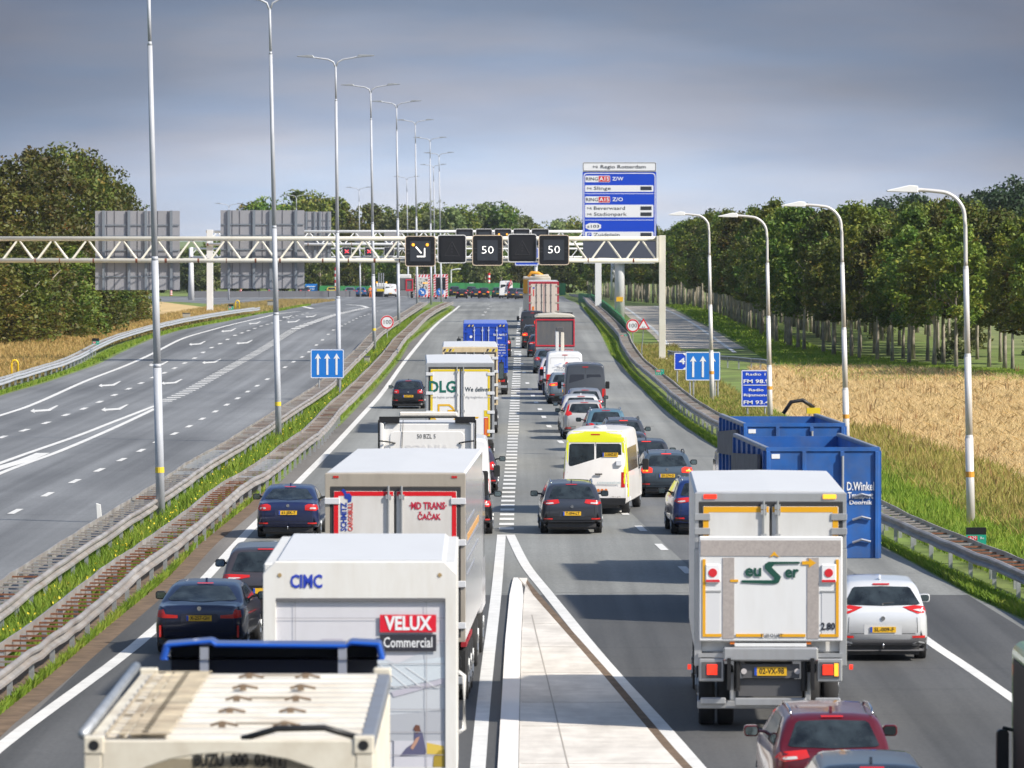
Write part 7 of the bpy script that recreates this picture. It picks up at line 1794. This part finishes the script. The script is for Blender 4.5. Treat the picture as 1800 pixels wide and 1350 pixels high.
# red-edged tipper
def tipper(label, px, d, red, zt, W=2.52, L=8.0, yaw=0):
    root = lorry_root('tipper_lorry', label, px, d, yaw); mr_ = flat('tipper_red', (.50, .02, .04), .45); mg = mat('tipper_grey', (.095, .10, .11), .5, dirt=.4, dcol=(.25, .2, .15))
    MB().prism([(-W/2, 1.5), (W/2, 1.5), (W/2, zt), (-W/2, zt)], 0, L).obj('tipper_body', mg, root, bevel=.03)
    MB().ring([(-W/2, 1.55), (W/2, 1.55), (W/2, zt - .12), (-W/2, zt - .12)], [(-W/2 + .09, 1.64), (W/2 - .09, 1.64), (W/2 - .09, zt - .21), (-W/2 + .09, zt - .21)], -.05, -.002).obj('tailgate_frame', mr_, root, bevel=.01)
    MB().prism([(-W/2 - .03, zt), (W/2 + .03, zt), (W/2 - .2, zt + .12), (0, zt + .20), (-W/2 + .2, zt + .12)], -.1, L).obj('cover_roll', mat('tarp_beige', (.50, .47, .40), .8), root)
    MB().box(-W/2 + .03, W/2 - .03, -.03, .02, 1.35, 1.5).obj('lower_beam', M_ALU, root)
    trailer_gear(root, W, (1.3, 2.6), 1.3, L, plate_txt=''); tractor(root, L + .4, 2.5, 3.1, (.45, .03, .04)); return root
tipper('dark tipper lorry with a red-edged tailgate under a pale cover roll', 975.6, 364, True, 3.42)
# white cab ahead of it
root = lorry_root('tractor_unit', 'white vehicle rear with black upper corners, ahead of the red-edged tipper', 973, 377, 0)
MB().prism(rrect(-1.24, 1.24, .9, 3.42, .2), 0, 2.3).obj('cab', M_CABW, root, bevel=.05, seg=2); MB().box(-1.26, 1.26, -.35, .1, 3.38, 3.5).obj('roof_deflector_edge', M_BLACK, root)
for s in (-1, 1):
    MB().box(min(s * .98, s * 1.27), max(s * .98, s * 1.27), -.4, -.05, 2.6, 3.42).obj('corner_deflector', M_GREYP, root, bevel=.05); wheel(root, s * 1.05, 1.2, .5, .3)
    MB().box(s * 1.22 - .06, s * 1.22 + .06, -.42, -.38, 2.75, 2.95).obj('marker_lamp', M_REDL, root)
MB().cyl((.5, -.02, 2.7), (.5, -.02, 3.4), .02, n=5).obj('rear_rod', M_BLACK, root); MB().box(-.4, .4, -3, 1.5, .6, .9).obj('chassis', M_CHASSIS, root)
for s in (-1, 1): wheel(root, s * 1.0, -1.8, .5, .34)
q('dark blue car low behind the left side of the red-edged tipper', 'suv', 950, 396, 1.84, (.03, .045, .08), lights='wide', Hh=1.60)
q('black off-roader with roof rails left of the red-edged tipper', 'suv', 939, 418, 1.86, (.022, .022, .024), lights='slab', Hh=1.75, rails=2, lit=True)
van('black van in the queue beside the block line', 936, 456, 1.95, 4.9, 2.0, mat('van_black', (.02, .02, .024), .35, coat=.5), plate_txt='', name='van')
# far white trailer and yellow lorry
d = 484; root = lorry_root('box_lorry', 'dusty white semi-trailer with red-edged doors, farthest big lorry in the queue', 956, d, .3)
W, L, zf, zt = 2.55, 13, 1.2, 4.02
ybox(W, L, zf, zt, root, M_TCONT, mat('roof_greyish', (.5, .5, .5), .5)); rear_doors(root, W, zf, zt, flat('frame_red', (.38, .02, .04), .5), flat('gasket_red', (.35, .05, .06), .5), None, mat('door_dusty', (.62, .54, .48), .5, dirt=.4, dcol=(.35, .27, .2)), header=.14, rods=2, hinges=4, rod_m=M_GREYP, hm=M_BEIGE)
MB().prism([(-.98, zt - .52), (-.80, zt - .45), (-.78, zt - .60), (-.92, zt - .62)], -.067, -.062).obj('dog_emblem', MATS['schmitz_blue'], root); MB().box(-.93, -.83, -.066, -.062, zt - 1.25, zt - .68).obj('side_lettering', flat('cargobull_red', (.60, .06, .05), .4), root)
MB().box(-1.0, -.82, -.075, -.062, zf + .1, zf + .7).obj('warning_label', M_ORANGE, root)
trailer_gear(root, W, (1.7, 3.0, 4.3), zf, L, plate_txt=''); tractor(root, L + .9, 2.5, 3.6, (.6, .6, .6))
d = 520; root = lorry_root('crane_lorry', 'yellow and white crane lorry peeping over the dusty white semi-trailer', 944, d, 0)
MB().box(-1.25, 1.25, 0, 7, 1.1, 4.1).obj('body', mat('crane_white', (.66, .6, .5), .5), root, bevel=.05); MB().box(-1.27, -.7, -.3, 3, 2.6, 3.9).obj('side_box', mat('crane_orange', (.70, .32, .02), .5), root, bevel=.05)
MB().tube([(-.8, 1, 4.1), (-.5, 1, 4.5), (.1, 1, 4.45), (.6, 1, 4.15)], .15, 8).obj('crane_arm', MATS['crane_orange'], root, True); MB().box(-.2, 1.1, .2, 5, 4.11, 4.3).obj('roof_box', MATS['crane_white'], root, bevel=.04)
for yy in (1.2, 6):
    for s in (-1, 1): wheel(root, s * 1.05, yy, .5, .34)
MB().prism(rrect(-1.55, -1.3, 3.0, 3.6, .05), 6.2, 6.35).obj('side_mirror', M_BLACK, root)
# ---- the farthest cars across the bend
far = [('black far car at the left end of the group by the roadworks boards', 'suv', 799, 935, (.02, .024, .035)), ('black far car with yellow plate, second from the roadworks boards', 'estate', 811.5, 893, (.012, .013, .018)),
       ('dark far car behind two others in the middle of the left group', 'suv', 828.5, 930, (.03, .02, .03)), ('narrow dark far car wedged in the left group', 'hatch', 836.5, 905, (.02, .03, .05)),
       ('black far off-roader with lit lamps, right end of the left group', 'suv', 850.5, 893, (.012, .012, .013)), ('dark green far car left of the small white lorry', 'suv', 874.5, 905, (.015, .07, .05)),
       ('dark blue far off-roader right of the small white lorry', 'suv', 901.5, 885, (.03, .035, .06)), ('grey far car against the dusty white semi-trailer', 'suv', 915.5, 875, (.12, .13, .16))]
for i, (lb, sh, px, dd, c) in enumerate(far):
    car(lb, sh, px, dd, 1.85 if i != 3 else 1.7, c, lights='slab', Hh=1.70 if sh == 'suv' else 1.5, lit=(i == 4), brake=(i == 4), detail=False, badge=False, refl=False, group='far cars across the bend', plate_txt='')
root, bvh, PP = van('small white lorry with a red folded crane among the far cars', 889.5, 895, 2.2, 5.2, 2.75, MATS['van_white'], windows=True, name='lorry', plate_txt='', group='far vehicles across the bend')
root['category'] = 'lorry'
MB().tube([(.3, -.2, 1.3), (.5, -.2, 2.2), (.75, -.2, 2.9), (.9, -.2, 2.2)], .14, 6).obj('crane_arm', flat('crane_red', (.55, .02, .04), .5), root, True)

# ------------------------------------------------------------------ roadworks beyond the median nose
def arrow_board(x0, x1, y0, y1, d, label, dark):
    a, w, h, P = px_frame(x0, x1, y0, y1, d); root = thing('arrow_board', label, 'roadworks board', (a.x, d, a.z), 0, 'roadworks arrow boards')
    MB().box(0, w, 0, .2, 0, h).obj('panel', M_SW, root)
    mb = MB(); n = 9; sw = h / n * .55
    for side in (0, 1):
        xa, xb = (0.02, w * .16) if side == 0 else (w * .84, w - .02)
        for k in range(n):
            z = h * k / n; mb.prism([(xa, z), (xb, z + sw * .8), (xb, min(h, z + sw * 1.8)), (xa, min(h, z + sw))], -.02, -.002)
    for k in range(5):
        for za in (.0, h * .88): x = w * k / 5; mb.prism([(x, za), (x + w * .1, za), (x + w * .15, za + h * .11), (x + w * .05, za + h * .11)], -.025, -.003)
    mb.obj('red_chevrons', M_SR, root)
    MB().box(w * .17, w * .83, -.04, -.004, h * .30, h * .86).obj('lamp_panel', M_MTX if dark else flat('lamp_panel_pale', (.55, .55, .52), .5), root)
    if not dark:
        mb = MB(); rr = random.Random(4)
        for k in range(26):
            x, z = w * rr.uniform(.2, .78), h * rr.uniform(.34, .82); mb.box(x, x + .14, -.06, -.041, z, z + .14)
        mb.obj('black_lamps', M_MTX, root); MB().box(w * .5, w * .8, -.062, -.045, h * .6, h * .64).obj('amber_bar', M_AMBL, root)
    MB().cyl((w * .45, -.12, h * .22), (w * .45, -.05, h * .22), w * .25, n=24).obj('blue_disc', flat('disc_blue', (.01, .14, .5), .4), root)
    c = (w * .45, h * .22); k = w * .25
    mb = MB(); mb.prism([(c[0] - .5 * k, c[1] + .35 * k), (c[0] - .3 * k, c[1] + .55 * k), (c[0] + .25 * k, c[1]), (c[0] + .05 * k, c[1] - .2 * k)], -.15, -.125); mb.prism([(c[0] + .5 * k, c[1] - .5 * k), (c[0] + .45 * k, c[1] + .25 * k), (c[0] - .3 * k, c[1] - .45 * k)], -.15, -.125); mb.obj('white_arrow', M_SW, root)
    z = gz(d) - a.z; mb = MB(); mb.box(w * .1, w * .9, .2, 6, z + .6, z + 1.6); mb.obj('carrier', M_ORANGE, root, bevel=.05)
    for yy in (1.5, 5):
        for s in (.15, .85): wheel(root, w * s, yy, .45, .3).location.z += z
    return root
arrow_board(730, 757, 482.5, 522, 890, 'red and white roadworks board with a blue arrow disc, left one', False)
arrow_board(762, 787.5, 482, 522, 880, 'red and white roadworks board with dark lamp panel, right one', True)
d = 905; root = lorry_root('tipper_lorry', 'dark tipper lorry with a red-framed cab in the roadworks', 712, d, 0, 'roadworks vehicles')
MB().box(-1.25, 1.25, 0, 6, 1.3, 3.1).obj('tipper_body', MATS['tipper_grey'], root, bevel=.05); MB().box(-1.2, .9, .2, 5, 3.11, 3.75).obj('white_cover', M_WHITE, root, bevel=.1)
MB().ring([(0.1, 1.1), (1.28, 1.1), (1.28, 3.0), (.1, 3.0)], [(.3, 1.4), (1.1, 1.4), (1.1, 2.8), (.3, 2.8)], -.1, -.01).obj('red_frame', flat('tipper_red', (.50, .02, .04), .45), root)
for yy in (1.2, 5):
    for s in (-1, 1): wheel(root, s * 1.05, yy, .5, .34)
root, b_, p_ = van('small white and blue van in the roadworks', 686, 925, 2.0, 5, 2.1, MATS['van_white'], plate_txt='', group='roadworks vehicles')
d = 930; root = lorry_root('work_lorry', 'pale flatbed with yellow board and metal masts in the roadworks', 670, d, 0, 'roadworks vehicles')
MB().box(-1.1, 1.1, 0, 5, .8, 1.6).obj('flatbed', M_ALU, root, bevel=.05); MB().box(-.7, .6, -.1, -.01, .9, 1.3).obj('yellow_board', M_YEL, root); MB().box(-.9, .9, 2.5, 4.8, 1.61, 2.2).obj('cab', M_WHITE, root, bevel=.1)
for x in (-.4, 0, .35): MB().cyl((x, 1, 1.6), (x, 1, 3.9), .08, n=6).obj('mast', M_STEEL, root)
for s in (-1, 1): MB().cyl((s * .8, 3, 2.2), (s * .8, 3, 2.45), .12, n=8).obj('amber_beacon', M_AMBL, root)
for yy in (1, 4):
    for s in (-1, 1): wheel(root, s * .95, yy, .4, .26)
# road worker
def person(px, by, d, hgt, label):
    b = gx(px, d); root = thing('person', label, 'person', b, 0); root.scale = (hgt / 1.8,) * 3
    J = {'pel': (0, 0, .95), 'ch': (0, 0, 1.30), 'nk': (0, 0, 1.50), 'hd': (0, -.01, 1.66), 'ls': (-.19, 0, 1.42), 'rs': (.19, 0, 1.42), 'le': (-.27, -.03, 1.15), 're': (.25, -.12, 1.18), 'lh': (-.25, -.12, .92), 'rh': (.18, -.33, 1.10),
         'lk': (-.11, -.03, .50), 'rk': (.12, .02, .50), 'lf': (-.12, .0, .06), 'rf': (.14, .04, .06), 'lt': (-.13, -.16, .04), 'rt': (.16, -.12, .04)}
    names = list(J); E_ = [('pel', 'ch'), ('ch', 'nk'), ('nk', 'hd'), ('ch', 'ls'), ('ch', 'rs'), ('ls', 'le'), ('rs', 're'), ('le', 'lh'), ('re', 'rh'), ('pel', 'lk'), ('pel', 'rk'), ('lk', 'lf'), ('rk', 'rf'), ('lf', 'lt'), ('rf', 'rt')]
    rad = {'pel': .17, 'ch': .19, 'nk': .07, 'hd': .12, 'ls': .08, 'rs': .08, 'le': .055, 're': .055, 'lh': .045, 'rh': .045, 'lk': .085, 'rk': .085, 'lf': .06, 'rf': .06, 'lt': .05, 'rt': .05}
    me = bpy.data.meshes.new('body'); me.from_pydata([J[n] for n in names], [(names.index(a), names.index(b)) for a, b in E_], [])
    o = bpy.data.objects.new('body', me); COL.objects.link(o); o.parent = root; sk = o.modifiers.new('skin', 'SKIN'); o.modifiers.new('sub', 'SUBSURF').levels = 1
    for i, n in enumerate(names): me.skin_vertices[0].data[i].radius = (rad[n], rad[n])
    me.skin_vertices[0].data[0].use_root = True; me.materials.append(mat('work_orange', (.75, .16, .02), .7))
    MB().cyl((0, -.01, 1.70), (0, -.01, 1.82), .13, .08, 12).obj('helmet', M_SW, root, True); MB().box(-.2, .2, -.2, .19, 1.12, 1.17).obj('reflective_band', M_SW, root)
person(651, 521, 915, 1.85, 'road worker in orange clothing standing beside the roadworks flatbed')
for lb, px, dd, c, sh in (('grey far car left of the orange-clad road worker', 615, 935, (.16, .19, .22), 'hatch'), ('blue far car right behind the grey one', 634, 930, (.03, .12, .30), 'hatch'), ('yellow far car beside the striped pole', 583, 940, (.65, .55, .05), 'hatch'),
                          ('dark far car in front of the blue direction board', 535.5, 940, (.05, .05, .06), 'hatch'), ('grey far car behind the second tall lamp', 480, 945, (.2, .2, .22), 'sedan')):
    car(lb, sh, px, dd, 1.9, c, detail=False, badge=False, refl=False, group='far cars beyond the left bend', plate_txt='', Hh=1.55)

# ------------------------------------------------------------------ air: one even box of thin haze round the camera and the whole scene
hz = MB(); hz.box(-1000, 1000, -80, 6100, -4.5, 32.0); hz = hz.obj('haze', bpy.data.materials.new('haze')); hz['kind'] = 'stuff'
m = hz.data.materials[0]; m.use_nodes = True; t = m.node_tree; t.nodes.clear()
pv = t.nodes.new('ShaderNodeVolumePrincipled'); pv.inputs['Color'].default_value = (.82, .88, .97, 1); pv.inputs['Density'].default_value = .00005; pv.inputs['Anisotropy'].default_value = .2
mo = t.nodes.new('ShaderNodeOutputMaterial'); t.links.new(pv.outputs[0], mo.inputs['Volume'])
